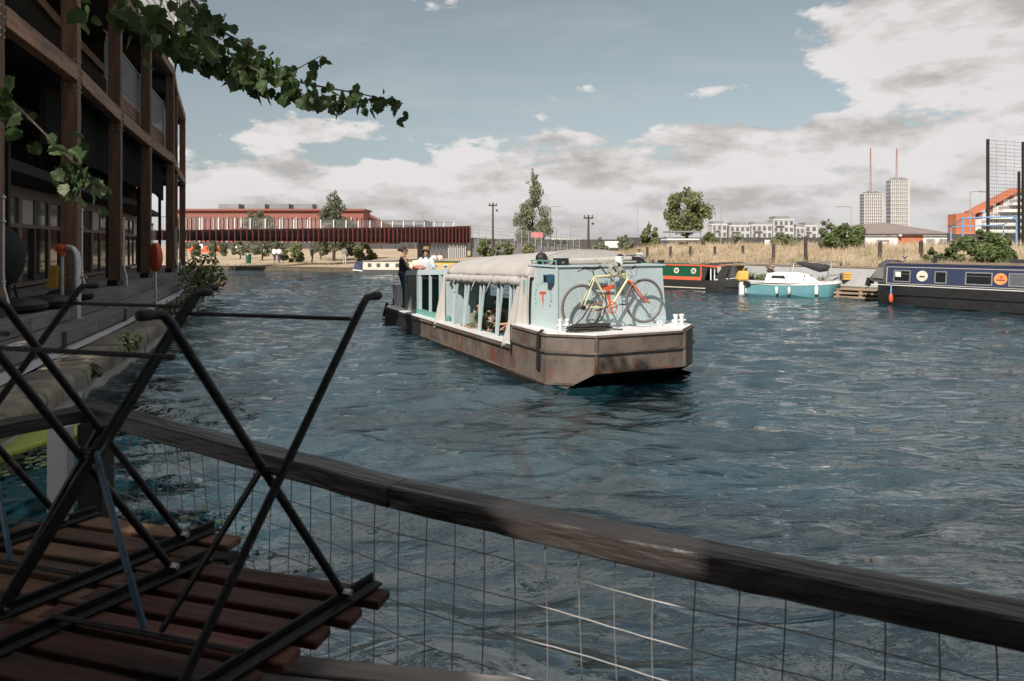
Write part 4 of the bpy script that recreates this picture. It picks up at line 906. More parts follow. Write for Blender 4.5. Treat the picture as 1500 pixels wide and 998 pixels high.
    for v in (-1.0, -.3, .4, 1.0): sr.tube([(v, 10.75, .44), (v, 10.75, 1.35)], .018, 6)
    sr.tube([(-1.0, 10.75, 1.35), (1.0, 10.75, 1.35)], .02, 6).tube([(-1.0, 10.75, 1.2), (1.0, 10.75, 1.2)], .03, 6); sr.tube([(-1.0, 9.9, 1.35), (-1.0, 10.75, 1.35)], .02, 6); obj('stern_rail', sr, M['white'], T, True)
    obj('stern_locker', MB().hexa([(-1.02, 10.15, .44), (-.2, 10.15, .44), (-.2, 10.6, .44), (-1.02, 10.6, .44), (-1.08, 10.1, 1.03), (-.15, 10.1, 1.03), (-.15, 10.65, 1.03), (-1.08, 10.65, 1.03)]).box(-1.1, -.13, 10.08, 10.67, 1.032, 1.07), M['white'], T)
    for v, u, z in ((-1.1, .30 - .35, .885), (.95, -.18, .885)):          # twin mooring posts
        mb = MB().box(v - .14, v + .14, u - .07, u + .07, z, z + .02)
        for dv in (-.06, .06): mb.tube([(v + dv, u, z), (v + dv, u, z + .17)], .032, 12).tube([(v + dv, u, z + .165), (v + dv, u, z + .2)], .042, 12)
        mb.tube([(v - .13, u, z + .1), (v + .13, u, z + .1)], .018, 8); obj('bollard', mb, M['white'], T, True)
    obj('lifting_eye', MB().torus((.72, .02, .93), (0, 1, 0), .04, .012, 14, 6), M['white'], T, True)
    mb = MB().tube([(-1.0, 10.72, .44), (-1.0, 10.72, .62)], .05, 10).box(-1.1, -.9, 10.65, 10.8, .44, .46).tube([(-1.2, 10.75, .5), (-1.28, 10.85, .1)], .05, 8)
    obj('stern_cleat', mb, M['black'], T, True)
    # roof clutter that belongs to the boat
    obj('mooring_strap', MB().bar((-1.33, .20, .90), (-1.41, .20, .84), .09, .02).bar((-1.41, .2, .86), (-1.405, .23, .28), .015, .09).tube([(-1.40, .2, .86), (-1.43, .21, .6)], .022, 6), M['black'], T)
    obj('mooring_strap', MB().bar((-1.41, 1.24, .88), (-1.40, 1.26, .36), .015, .03), M['rubber'], T)
barge()
def thing_on(name, label, cat, v, u, z, rz=0, group=None): return thing(name, label, cat, wv(v, u, z), BR + rz, group)
def barge_items():
    # rope coil with a loop thrown up over the bicycle wheel
    t = thing_on('rope_coil', 'dark mooring rope coiled on the white bow deck under the bicycle wheel', 'rope', -.72, -.12, .886)
    mb = MB(); r2 = random.Random(2); pts = []
    for i in range(230): a = i * .21; r = .20 + .05 * math.sin(i * .13) + .02 * r2.random(); pts.append((r * math.cos(a) * 1.5, r * .5 * math.sin(a) - .02, .012 + .018 * (i / 46) + .006 * r2.random()))
    pts += [(.35, -.05, .06), (.42, -.10, .02), (.55, -.12, .014)]
    obj('coil', mb.tube(pts, .011, 6), M['rope'], t, True)
    pts = [(-.25, -.03, .1), (-.15, -.1, .22), (.02, -.15, .50), (.10, -.16, .60), (.2, -.17, .58), (.235, -.17, .42), (.16, -.16, .2), (.02, -.1, .09), (-.1, -.05, .07)]
    obj('loop', MB().tube([V(a).lerp(V(b), f) for a, b in zip(pts[:-1], pts[1:]) for f in (0, .33, .66)], .011, 6), M['rope'], t, True)
    t = thing_on('rolled_awning', 'long grey rolled awning lying on the fore cabin roof', 'awning', -.25, .55, 1.93)
    obj('roll', MB().tube([(-.75, 0, 0), (-.3, .02, .012), (.2, .0, .02), (.75, -.02, .05)], [.04, .055, .06, .04], 12), M['canvas'], t, True)
    obj('pole', MB().tube([(-.85, -.1, -.02), (.8, -.1, .0)], .014, 8), M['greyrope'], t)
    t = thing_on('black_box', 'small black camera box on the edge of the fore cabin roof', 'box', -.93, .36, 1.89)
    obj('case', MB().box(-.11, .11, -.06, .06, 0, .11).box(-.09, .09, -.07, -.06, .02, .09), M['rubber'], t); obj('latch', MB().box(-.02, .02, -.075, -.07, .03, .06), M['chrome'], t)
    t = thing_on('black_lamp', 'round black lamp standing by the canopy on the cabin roof', 'lamp', -.98, .95, 1.89)
    obj('dome', MB().ell((0, 0, .10), (.10, .10, .10)), M['rubber'], t, True); obj('stand', MB().tube([(0, 0, 0), (0, 0, .05)], .06, 12), M['black'], t)
    t = thing_on('roof_gear', 'bundle of dark mechanical gear at the right end of the cabin roof', 'gear', .62, .7, 1.89)
    obj('box', MB().box(-.14, .14, -.1, .1, 0, .12), M['rubber'], t); obj('wheel', MB().torus((-.22, 0, .08), (0, 1, 0), .07, .02, 16, 6), M['black'], t, True); obj('pipe', MB().tube([(-.3, 0, .03), (-.1, 0, .14), (.2, 0, .15), (.32, 0, .03)], .014, 6), M['chrome'], t, True)
    t = thing_on('white_pot', 'small white pot on the cabin roof by the handlebar', 'pot', .12, .3, 1.89)
    obj('pot', MB().tube([(0, 0, 0), (0, 0, .13)], [.06, .07], 14), M['white'], t); obj('rim', MB().torus((0, 0, .13), (0, 0, 1), .07, .006, 16, 5), M['white'], t)
    t = thing_on('folded_bag', 'crumpled red and yellow bag lying on the aft roof edge by the women', 'bag', -.9, 8.45, 1.545)
    obj('bag', MB().ell((0, 0, .06), (.20, .11, .07)), M['red'], t, True); obj('card', MB().hexa([(-.12, .1, .04), (.1, .1, .04), (.1, .12, .04), (-.12, .12, .04), (-.14, .18, .25), (.06, .16, .28), (.06, .18, .28), (-.14, .2, .25)]), M['cream'], t)
    t = thing_on('flower_wreath', 'dark green leafy wreath held by the smiling passenger', 'wreath', -.60, 3.95, .66)
    leaves_obj('leaves', t, [(V((.17 * math.cos(a), .17 * math.sin(a) * .6, .13 * math.sin(a))), V((.06, .05, .06))) for a in [k * .5236 for k in range(12)]], 500, .03, M['weed'])
    obj('hoop', MB().torus((0, 0, 0), (0, 1, 1.0), .17, .012, 24, 6), M['bark'], t)
    t = thing_on('table_plant', 'small leafy plant with yellow flowers standing on the gunwale between posts', 'plant', -1.0, 3.85, .52)
    leaves_obj('leaves', t, [(V((0, 0, .2)), V((.06, .06, .12)))], 200, .03, M['weed']); obj('pot', MB().tube([(0, 0, 0), (0, 0, .1)], [.05, .065], 12), M['wood'], t)
    t = thing_on('wooden_tray', 'small tray of flower heads on the barge side deck', 'tray', -1.18, 3.9, zl(3.9) + .032)
    obj('tray', MB().box(-.06, .06, -.3, .3, 0, .03), M['wood'], t); leaves_obj('flowers', t, [(V((0, -.15, .06)), V((.05, .12, .04)))], 120, .03, M['leafpale'])
    # oars etc? bicycle on the bow
    y = -.03; t = thing_on('bicycle', 'pale yellow bicycle with an orange fork tied upright across the bow', 'bicycle', -.2, -.03, .887)
    IB = WM[t.name].inverted(); P = lambda w, z, o=0: IB @ wv(w - 1.375, y + o, z)
    rear, front, bb = P(.60, 1.245), P(1.76, 1.31), P(1.122, 1.228); seatc, headt, headb = P(.825, 1.712), P(1.40, 1.765), P(1.452, 1.655)
    axl = (P(.6, 1.2, .1) - P(.6, 1.2, 0)).normalized(); rad = .352
    fr = MB().tube([seatc + (seatc - bb) * .04, bb], .0165, 10).tube([seatc, headt - (headt - headb) * .2], .0165, 10).tube([bb, headb + (headt - headb) * .15], .018, 10).tube([headt, headb], .021, 10)
    for s in (-1, 1):
        o = axl * s * .05; o2 = axl * s * .035
        fr.tube([seatc, seatc.lerp(rear, .15) + o2, rear + o], .009, 8).tube([bb, bb.lerp(rear, .12) + o2, rear + o], .010, 8)
    fr.tube([bb - axl * .036, bb + axl * .036], .023, 12); obj('frame', fr, M['yellow'], t, True)
    fk = MB()
    for s in (-1, 1): fk.tube([headb - axl * .0 + (headb - headt) * .05, headb + (front - headb) * .14 + axl * s * .042, headb.lerp(front, .6) + axl * s * .045, front + axl * s * .05], [.017, .016, .013, .010], 8)
    obj('fork', fk, M['red'], t, True)
    for cc, nm in ((rear, 'rear'), (front, 'front')):
        wh = obj('wheel', MB().torus(cc, axl, rad - .028, .011, 56, 8).tube([cc - axl * .045, cc + axl * .045], .024, 12).tube([cc - axl * .03, cc - axl * .024], .036, 12).tube([cc + axl * .024, cc + axl * .03], .036, 12), M['chrome'], t, True)
        obj('tyre', MB().torus(cc, axl, rad - .010, .0205, 64, 10), M['tyre'], wh, True)
        sp = MB(); e1 = axl.orthogonal().normalized(); e2 = axl.cross(e1)
        for i in range(28):
            a = 2 * math.pi * i / 28; a2 = a + (.5 if i % 4 < 2 else -.5); s = 1 if i % 2 else -1
            sp.tube([cc + axl * s * .027 + (e1 * math.cos(a2) + e2 * math.sin(a2)) * .03, cc + (e1 * math.cos(a) + e2 * math.sin(a)) * (rad - .03)], .0013, 3)
        obj('spokes', sp, M['rubber'], wh, kind='stuff')
    obj('hub', MB().tube([rear - axl * .05, rear - axl * .075], .035, 12), M['rubber'], t); obj('hub', MB().tube([front - axl * .05, front - axl * .07], .028, 12), M['red'], t)
    cr = MB().torus(bb - axl * .045, axl, .088, .009, 28, 6); e1 = V((0, 0, 1)); e2 = (P(1.2, 1) - P(1.1, 1)).normalized()
    for k in range(5): a = k * 1.2566; cr.tube([bb - axl * .045, bb - axl * .045 + (e2 * math.cos(a) + e1 * math.sin(a)) * .085], .006, 5)
    obj('chainring', cr, M['red'], t, True)
    ch = MB(); o = -axl * .046
    ch.tube([bb + o + e1 * .09, rear + o + e1 * .036], .004, 5).tube([bb + o - e1 * .09, rear + o - e1 * .036], .004, 5); obj('chain', ch, M['red'], t)
    cm = (e2 * .95 + e1 * .3).normalized(); ck = MB().tube([bb - axl * .06, bb - axl * .065 + cm * .165], .010, 8).tube([bb + axl * .06, bb + axl * .065 - cm * .165], .010, 8); c_ = obj('crank', ck, M['chrome'], t, True)
    for s, q in ((1, bb - axl * .065 + cm * .165), (-1, bb + axl * .065 - cm * .165)):
        obj('pedal', MB().bar(q - axl * .0 * s, q - axl * .09 * s, .06, .018), M['rubber'], c_)
    sp_ = P(.775, 1.845); obj('seat_post', MB().tube([seatc, P(.80, 1.80)], .0125, 8), M['chrome'], t)
    sd = MB(); lp = []
    for f, wd, h in ((-.15, .015, .0), (-.13, .06, .008), (-.05, .07, .005), (.02, .04, 0), (.10, .02, .006), (.15, .012, .01)):
        c = sp_ + e2 * f; lp.append([c + axl * wd * math.cos(a) + e1 * (h + .022 * math.sin(a)) for a in [k * math.pi / 4 for k in range(8)]])
    sd.loft(lp); sd.tube([sp_ + e2 * -.08 - e1 * .02, sp_ - e1 * .045, sp_ + e2 * .08 - e1 * .015], .004, 5); sd.tube([sp_ - e2 * .14 - e1 * .01, sp_ - e2 * .25 - e1 * .045], .008, 6); obj('saddle', sd, M['rubber'], t, True)
    st = headt + (headt - headb).normalized() * .07; bars = [st + e2 * .06 + axl * s * a + e1 * b + e2 * c for s, a, b, c in ((-1, .27, .05, -.03), (-1, .14, .01, 0), (1, 0, 0, 0), (1, .14, .01, 0), (1, .27, .05, -.03))]
    obj('handlebar', MB().tube([headt, st, st + e2 * .06], .013, 8).tube(bars, .012, 8), M['chrome'], t, True)
    for a, b in ((bars[0], bars[1]), (bars[4], bars[3])): obj('grip', MB().tube([a, a.lerp(b, .8)], .017, 8), M['rubber'], t, True)
    cb = MB()
    for s in (-1, 1): cb.tube([bars[0 if s < 0 else 4].lerp(bars[1 if s < 0 else 3], .8), st + e2 * .17 + e1 * .03 + axl * s * .12, st + e2 * .20 - e1 * .1 + axl * s * .06, headb + e2 * .03 + e1 * .02], .0035, 5)
    cb.tube([seatc - e1 * .01 + e2 * .05, seatc.lerp(headt, .5) - e1 * .035, headt - e1 * .05], .003, 5); obj('cable', cb, M['rubber'], t, True)
    br = MB().box(-.0, .0, 0, 0, 0, 0) if False else MB()
    for q in (seatc.lerp(rear, .33) - axl * .03, headb + (front - headb) * .16 - axl * .035): br.bar(q + e1 * .03, q - e1 * .04, .03, .022).tube([q + axl * .07, q - axl * .01], .009, 6)
    obj('brake', br, M['chrome'], t); obj('bottle_cage', MB().tube([seatc.lerp(bb, .6), seatc.lerp(bb, .62) + e2 * .06, seatc.lerp(bb, .8) + e2 * .06], .005, 5), M['red'], t)
    # chain lock draped over the top tube
    t2 = thing_on('bicycle_rope', 'frayed grey rope and chain wrapped round the bicycle top tube and handlebar', 'rope', -.3, -.03, 1.7)
    I2 = WM[t2.name].inverted(); Q = lambda w, z, o=0: I2 @ wv(w - 1.375, y + o, z); r3 = random.Random(8); mb = MB()
    for base, nn, rr_ in ((Q(1.17, 1.80), 9, .075), (Q(1.24, 1.87), 8, .06), (Q(1.32, 1.76), 6, .05)):
        pts = []
        for i in range(nn * 10): a = i * .63; pts.append(base + V((rr_ * math.cos(a) * (.7 + .5 * r3.random()), .035 * math.sin(a * 1.3), rr_ * 1.2 * math.sin(a) * (.7 + .4 * r3.random()))))
        mb.tube(pts, .009, 5)
    obj('rope_knot', mb, M['greyrope'], t2, True)
    obj('rope_end', MB().tube([Q(1.17, 1.78), Q(1.2, 1.6), Q(1.21, 1.45), Q(1.2, 1.36)], .006, 5).tube([Q(.96, 1.98, .2), Q(1.02, 1.92, .05), Q(1.12, 1.85)], .017, 7).tube([Q(1.3, 1.78), Q(1.44, 1.7), Q(1.5, 1.6)], .008, 5).tube([Q(.9, 1.72), Q(1.1, 1.69), Q(1.2, 1.71)], .008, 5), M['greyrope'], t2, True)
barge_items()
def glasses(t, hp, J, k):
    g = MB()
    for s in (-1, 1): g.ell(tuple(hp(s * .032, .093, .024)), (.025, .010, .017), 10, 6)
    g.tube([hp(-.08, 0, .03), hp(-.06, .085, .03), hp(.06, .085, .03), hp(.08, 0, .03)], .004, 5); obj('sunglasses', g, M['rubber'], t, True)
def sunhat(t, hp, J, k):
    n = 28; lp = []
    for r, h in ((.20, .055), (.205, .06), (.105, .085), (.098, .15), (.06, .185), (.005, .19)):
        lp.append([hp(r * math.cos(a), r * math.sin(a) - .01, h - (.03 * math.cos(2 * a) if r > .15 else 0)) for a in [2 * math.pi * j / n for j in range(n)]])
    obj('sun_hat', MB().loft(lp), M['straw'], t, True, sharp=0); obj('hat_band', MB().torus(hp(0, -.01, .098), hp(0, 0, 1) - hp(0, 0, 0), .104, .010, 28, 6), M['sage'], t, True)
def barge_people():
    # woman in black vest, standing on the side deck, turned right
    bp = wv(-.98, 9.75, .45)
    def ex(t, hp, J, k):
        glasses(t, hp, J, k); obj('belt', MB().torus((0, .0, 1.0), (0, 0, 1), .142, .016, 24, 6), M['bframe'], t, True)
        for q in 'lr': obj('shoe', MB().cone(J[q + 'ankle'] + V((0, -.03, -.045)), J[q + 'toe'], .045, .036), M['black'], t, True)
    person('woman in black vest, jeans and sunglasses standing on the barge side deck', bp, R(-62),
           stand(pelvis=(0, 0, .95), lelbow=(-.25, .03, 1.13), lwrist=(-.10, .25, 1.04), relbow=(.24, .06, 1.13), rwrist=(.04, .28, 1.03), lknee=(-.05, .05, .5), lankle=(-.02, .03, .08), ltoe=(-.03, .18, .03), head=(0, .03, 1.595)),
           'skin2', ('hair', 'bun'), (('vest', 'blackcloth', ('torso', 'straps'), .004), ('jeans', 'denim', ('legs',), .0)), extras=ex, head_turn=(-12, 6), k=1.0)
    person('woman in straw sun hat and white shirt standing at the barge helm', wv(-.30, 9.75, .44), R(168),
           stand(lelbow=(-.27, .08, 1.13), relbow=(.27, .08, 1.13), lwrist=(-.22, .30, 1.12), rwrist=(.2, .3, 1.12)),
           'skin', ('hair', 'long'), (('shirt', 'whitecloth', ('torso', 'shoulders', 'sleeves', 'forearms'), .015), ('skirt', 'denim', ('skirt',), 0)), extras=sunhat, head_turn=(0, 4), k=.985)
    person('red haired child in a white top sitting inside the aft cabin window', wv(-.62, 6.9, .30), R(-110), sit(), 'skin', ('redhair', 'pony'), (('top', 'whitecloth', ('torso', 'shoulders', 'sleeves'), .01),), vox=.013, hands=False, k=.66)
    person('dark haired passenger leaning forward and smiling behind the second canopy post', wv(-.62, 4.75, .12), R(-150), sit(), 'skin2', ('hair', 'short'), (('shirt', 'sage', ('torso', 'shoulders', 'sleeves'), .01), ('trousers', 'denim', ('legs',), 0)), vox=.013, hands=True, k=.98)
    person('smiling passenger with bare shoulders and tied hair holding a green wreath', wv(-.35, 4.35, .21), R(-168), sit(lwrist=(-.14, .36, .36), rwrist=(.14, .36, .36)), 'skin', ('hair', 'bun'), (('dress', 'sage', ('torso', 'legs'), .008),), vox=.012, hands=True, k=1.0)
    person('passenger seen in profile behind the front canvas curtain, reaching out an arm', wv(-.25, 3.45, .26), R(100), sit(lelbow=(-.25, .2, .38), lwrist=(-.2, .46, .36)), 'skin2', ('hair', 'short'), (('top', 'denim', ('torso', 'shoulders'), .008), ('trousers', 'denim', ('legs',), 0)), vox=.013, hands=True, k=1.0)
barge_people()
# ------------------------------------------------------------------ footbridge
def bridge():
    A = V((-31.5, 49.5, 0)); B = V((-4.8, 76.4, 0)); d = (B - A).normalized(); n = V((-d.y, d.x, 0)); L_ = (B - A).length
    t = thing('footbridge', 'low red brown ribbed steel footbridge crossing the canal behind the barge', 'footbridge', A)
    IM = WM[t.name].inverted(); w = lambda p: IM @ p
    zt = lambda f: 3.30 + 1.10 * f; zb = lambda f: 2.68 - .14 * f
    q = lambda f, o, z: w(A + d * (L_ * f) + n * o + V((0, 0, z)))
    obj('deck', MB().loft([[q(f, 0, zb(f)), q(f, 2.6, zb(f)), q(f, 2.6, zb(f) + .3), q(f, 0, zb(f) + .3)] for f in (0, .25, .5, .75, 1)]), M['cortend'], t)
    for o in (0.0, 2.6): obj('parapet', MB().loft([[q(f, o, zb(f) - .02), q(f, o + .05, zb(f) - .02), q(f, o + .05, zt(f) - .06), q(f, o, zt(f) - .06)] for f in (0, .25, .5, .75, 1)]), M['cortend'], t)
    f = 0.0; k = 0
    me = mesh_of('fin', MB().hexa([(-.035, -.16, 0), (.035, -.16, 0), (.02, 0, 0), (-.02, 0, 0), (-.035, -.16, 1), (.035, -.16, 1), (.02, 0, 1), (-.02, 0, 1)])); me.materials.append(M['corten'])
    rot = Matrix((d, n, V((0, 0, 1)))).transposed().to_4x4()
    while f < 1.0:
        put('fin', me, t, Matrix.Translation(q(f, -.005, zb(f) - .05)) @ rot @ Matrix.Diagonal((1, 1, zt(f) - zb(f) + .05, 1))); f += .52 / L_; k += 1
    obj('end_fin', MB().box(-.04, .04, -.2, 2.8, 0, 1.9), M['corten'], t).matrix_local = Matrix.Translation(q(1, 0, zb(1) - .02)) @ rot
    # mesh guard on the far side
    g = MB(); r = MB()
    for i in range(28):
        f = i / 27; h = 1.25 - .75 * f; g.bar(q(f, 2.7, zt(f) - .1), q(f, 2.7, zt(f) + h), .09, .09)
    for i in range(27 * 9):
        f = i / (27 * 9); h = 1.2 - .75 * f; r.bar(q(f, 2.7, zt(f) - .1), q(f, 2.7, zt(f) + h), .03, .02)
    r.bar(q(0, 2.7, zt(0) + 1.22), q(1, 2.7, zt(1) + .47), .05, .05)
    obj('guard_posts', g, M['white'], t, kind='stuff'); obj('guard_mesh', r, M['galv'], t, kind='stuff')
    # abutment, pale ribbed panel towards us
    zg = .35; o = MB().hexa([q(fa, oo, z) for z in (zg - 1, zb(.9) - .02) for fa, oo in ((.86, .15), (.997, .15), (.997, 2.5), (.86, 2.5))]); obj('abutment', o, M['greyclad'], t)
    for i in range(9): f = .925 + .0078 * i; obj('rib', MB().bar(q(f, .12, zg), q(f, .12, zb(f) - .25), .12, .10), M['paleclad'], t)
    # ramp with railing going off to the right
    t = thing('ramp_fence', 'thin grey mesh railing along the ramp to the right of the bridge', 'fence', (-4, 77, 2))
    p0 = V((-4.6, 76.6, 4.0)); p1 = V((8.5, 86, 2.95)); mb = MB(); ps = MB(); IM = WM[t.name].inverted()
    for i in range(17): c = p0.lerp(p1, i / 16); ps.bar(IM @ (c - V((0, 0, 1.4))), IM @ (c + V((0, 0, .5))), .07, .07)
    for h in (-.8, -.3, .1, .45): mb.bar(IM @ (p0 + V((0, 0, h))), IM @ (p1 + V((0, 0, h))), .03, .03)
    for i in range(90): c = p0.lerp(p1, i / 89); mb.bar(IM @ (c - V((0, 0, .8))), IM @ (c + V((0, 0, .45))), .02, .02)
    obj('fence_posts', ps, M['galv'], t, kind='stuff'); obj('mesh', mb, M['galv'], t, kind='stuff')
    mb = MB().hexa([V((-4.4, 76.9, 0)), V((8.5, 86.2, .8)), V((8.3, 88.5, .8)), V((-4.8, 79, 0)), V((-4.4, 76.9, 3.1)), V((8.5, 86.2, 2.2)), V((8.3, 88.5, 2.2)), V((-4.8, 79, 3.1))]); one('ramp', mb, M['greyclad'], 'grey solid ramp wall leading up to the right end of the bridge', 'ramp')
bridge()
# ------------------------------------------------------------------ trees and shrubs
def tree(kind, label, base, h, crown, n, ls, m='fol', trunk_r=.12, first=.25, cat='tree', group=None, seed=1, lean=(0, 0), nclump=26, asp=1.5):
    """crown: list of (height fraction, radius) giving the outline; clumps of leaves fill it unevenly"""
    t = thing(kind, label, cat, base, 0, group); rr = random.Random(seed); rng = np.random.default_rng(seed)
    def rad(f):
        for (a, ra), (b, rb) in zip(crown[:-1], crown[1:]):
            if a <= f <= b: return ra + (rb - ra) * (f - a) / (b - a)
        return 0
    top = V((lean[0], lean[1], h)); tr = MB(); cl = []
    tr.tube([(0, 0, -.1), V((0, 0, 0)).lerp(top, .3) + V((.03 * h * (rr.random() - .5), 0, 0)), V((0, 0, 0)).lerp(top, .65), V((0, 0, 0)).lerp(top, .93)], [trunk_r, trunk_r * .75, trunk_r * .4, trunk_r * .1], 8)
    lo, hi = crown[0][0], crown[-1][0]
    for k in range(nclump):
        f = lo + (hi - lo) * (k + rr.random()) / nclump; a = rr.random() * 6.283; r = rad(f); ro = r * (.35 + .55 * rr.random() ** .6)
        c = V((0, 0, 0)).lerp(top, f) + V((ro * math.cos(a), ro * math.sin(a), 0)); s = (.36 + .30 * rr.random()) * (r * .62 + .12 * h * .25)
        cl.append((c, V((s, s, s * (.7 + .4 * rr.random()))))); st = V((0, 0, 0)).lerp(top, max(first * .6, f - .16)); tr.tube([st, st.lerp(c, .5) + V((0, 0, .02 * h)), c], [trunk_r * .3, trunk_r * .18, trunk_r * .06], 5)
    obj('trunk', tr, M['bark'], t); leaves_obj('crown', t, cl, int(n * 1.9), ls * .92, M[m], asp, rng=rng)
    return t
def gnd(px, py_base, Y): x = (px - CX) / F * Y; return V((x, Y, max(.3, ground_at(x, Y)) - .05))
def top(py, Y): return HC - (py - HY) / F * Y
def T_(kind, label, px, Y, ytop, wpx, n, ls, m='fol', outline='oval', seed=1, cat='tree', **k):
    b = gnd(px, 0, Y); h = top(ytop, Y) - b.z; r = wpx / 2 / F * Y
    oc = {'oval': ((.22, .35), (.35, .8), (.5, 1.0), (.7, .9), (.86, .55), (.97, .12)), 'poplar': ((.08, .5), (.2, .92), (.38, 1.0), (.55, .78), (.72, .5), (.88, .28), (.99, .07)), 'cone': ((.2, .7), (.35, 1.0), (.55, .85), (.75, .5), (.9, .22), (.99, .05)), 'bush': ((.05, .7), (.3, 1.0), (.6, .9), (.8, .55), (.98, .15))}[outline]
    return tree(kind, label, b, h, [(a, c * r) for a, c in oc], n, ls, m, seed=seed, cat=cat, **k)
T_('tree', 'tall narrow open crowned tree standing on the dry mound right of the bridge', 781, 84, 246, 52, 4200, .17, 'fol', 'poplar', 3, nclump=54, trunk_r=.16)
T_('tree', 'large full grey green tree rising behind the middle of the bridge', 489, 74, 277, 66, 4200, .17, 'fol', 'cone', 5, nclump=46, trunk_r=.18)
T_('tree', 'rounded tree standing alone above the green narrowboat', 1006, 60, 274, 66, 3400, .16, 'fol2', 'oval', 8, nclump=44, trunk_r=.13)
T_('tree', 'pale tree behind the left part of the bridge, half hidden by it', 378, 100, 306, 50, 2600, .2, 'fol', 'oval', 11, nclump=30)
for i, (px, Y, yt, w, lab) in enumerate([(283, 74, 352, 22, 'small tree under the bridge right beside the dark building'), (316, 78, 351, 30, 'small tree under the bridge, second from the building'), (352, 80, 350, 26, 'small tree under the bridge, third from the building'),
        (384, 76, 349, 34, 'small dark trunked tree under the bridge above the green bin'), (402, 79, 349, 26, 'small tree under the bridge above the two walking people'), (470, 78, 352, 24, 'small tree just left of the large tree trunk under the bridge'), (507, 77, 351, 30, 'small tree just right of the large tree trunk under the bridge')]):
    T_('young_tree', lab, px, Y, yt, w, 900, .16, 'fol', 'oval', 20 + i, group='young trees on the far bank under the bridge', nclump=14, trunk_r=.09)
for i, (px, Y, yt, w, n, m, lab) in enumerate([(430, 70, 354, 34, 1100, 'fol2', 'round green bush under the bridge between the small trees'), (532, 71, 353, 34, 1000, 'fol2', 'round green bush under the bridge behind the cream narrowboat'),
        (712, 72, 348, 26, 1400, 'bush', 'dark green ivy bush against the right bridge abutment'), (740, 74, 352, 30, 700, 'fol2', 'low yellow green shrub on the mound beside the ramp'), (880, 56, 346, 22, 500, 'fol', 'small thin shrub behind the barge cabin roof'),
        (915, 52, 344, 30, 800, 'fol', 'feathery shrub rising left of the tallest shrub behind the bicycle'), (952, 48, 326, 34, 1500, 'fol2', 'tall feathery green shrub behind the bicycle front wheel'), (1038, 54, 340, 22, 600, 'fol2', 'thin shrub at the right foot of the lone rounded tree'),
        (1082, 50, 345, 22, 500, 'fol', 'sparse shrub below the pale apartment blocks'), (1148, 42, 343, 34, 900, 'fol2', 'leafy shrub on the bank above the sailing boat'), (1212, 38, 321, 34, 1700, 'fol', 'tall wispy shrub on the bank left of the broad one'),
        (1243, 37, 327, 52, 2600, 'bush', 'broad dense green shrub on the bank below the twin towers'), (1441, 27.5, 335, 64, 3600, 'bush', 'big dark green bush on the bank above the navy narrowboat'), (1398, 28, 352, 28, 900, 'fol2', 'smaller shrub at the left of the big dark bush'), (1368, 28.5, 362, 24, 350, 'bush', 'low green tuft in the dry grass above the navy narrowboat'), (775, 70, 357, 24, 500, 'fol2', 'low shrub at the foot of the tall narrow tree')]):
    T_('shrub', lab, px, Y, yt, w, n, .12 if Y < 50 else .16, m, 'bush', 40 + i, cat='shrub', nclump=18, trunk_r=.04)
for i, (px, Y, lab) in enumerate([(1100, 33.2, 'weeds growing below the pale bank wall behind the sailing boat stern'), (1122, 32.8, 'low weeds on the ledge beneath the seated person'), (1160, 32, 'thin weeds below the bank wall behind the sailing boat cabin'), (1212, 31, 'pale weeds on the ledge by the sailing boat mast')]):
    x = (px - CX) / F * Y; t = thing('ledge_weed', lab, 'plant', (x, Y, .33)); leaves_obj('foliage', t, [(V((0, 0, .28)), V((.5, .25, .3)))], 420, .06, M['bush'])
    obj('stem', MB().tube([(-.2, 0, 0), (-.25, 0, .4)], .008, 5).tube([(.2, 0, 0), (.28, 0, .45)], .008, 5), M['bark'], t)
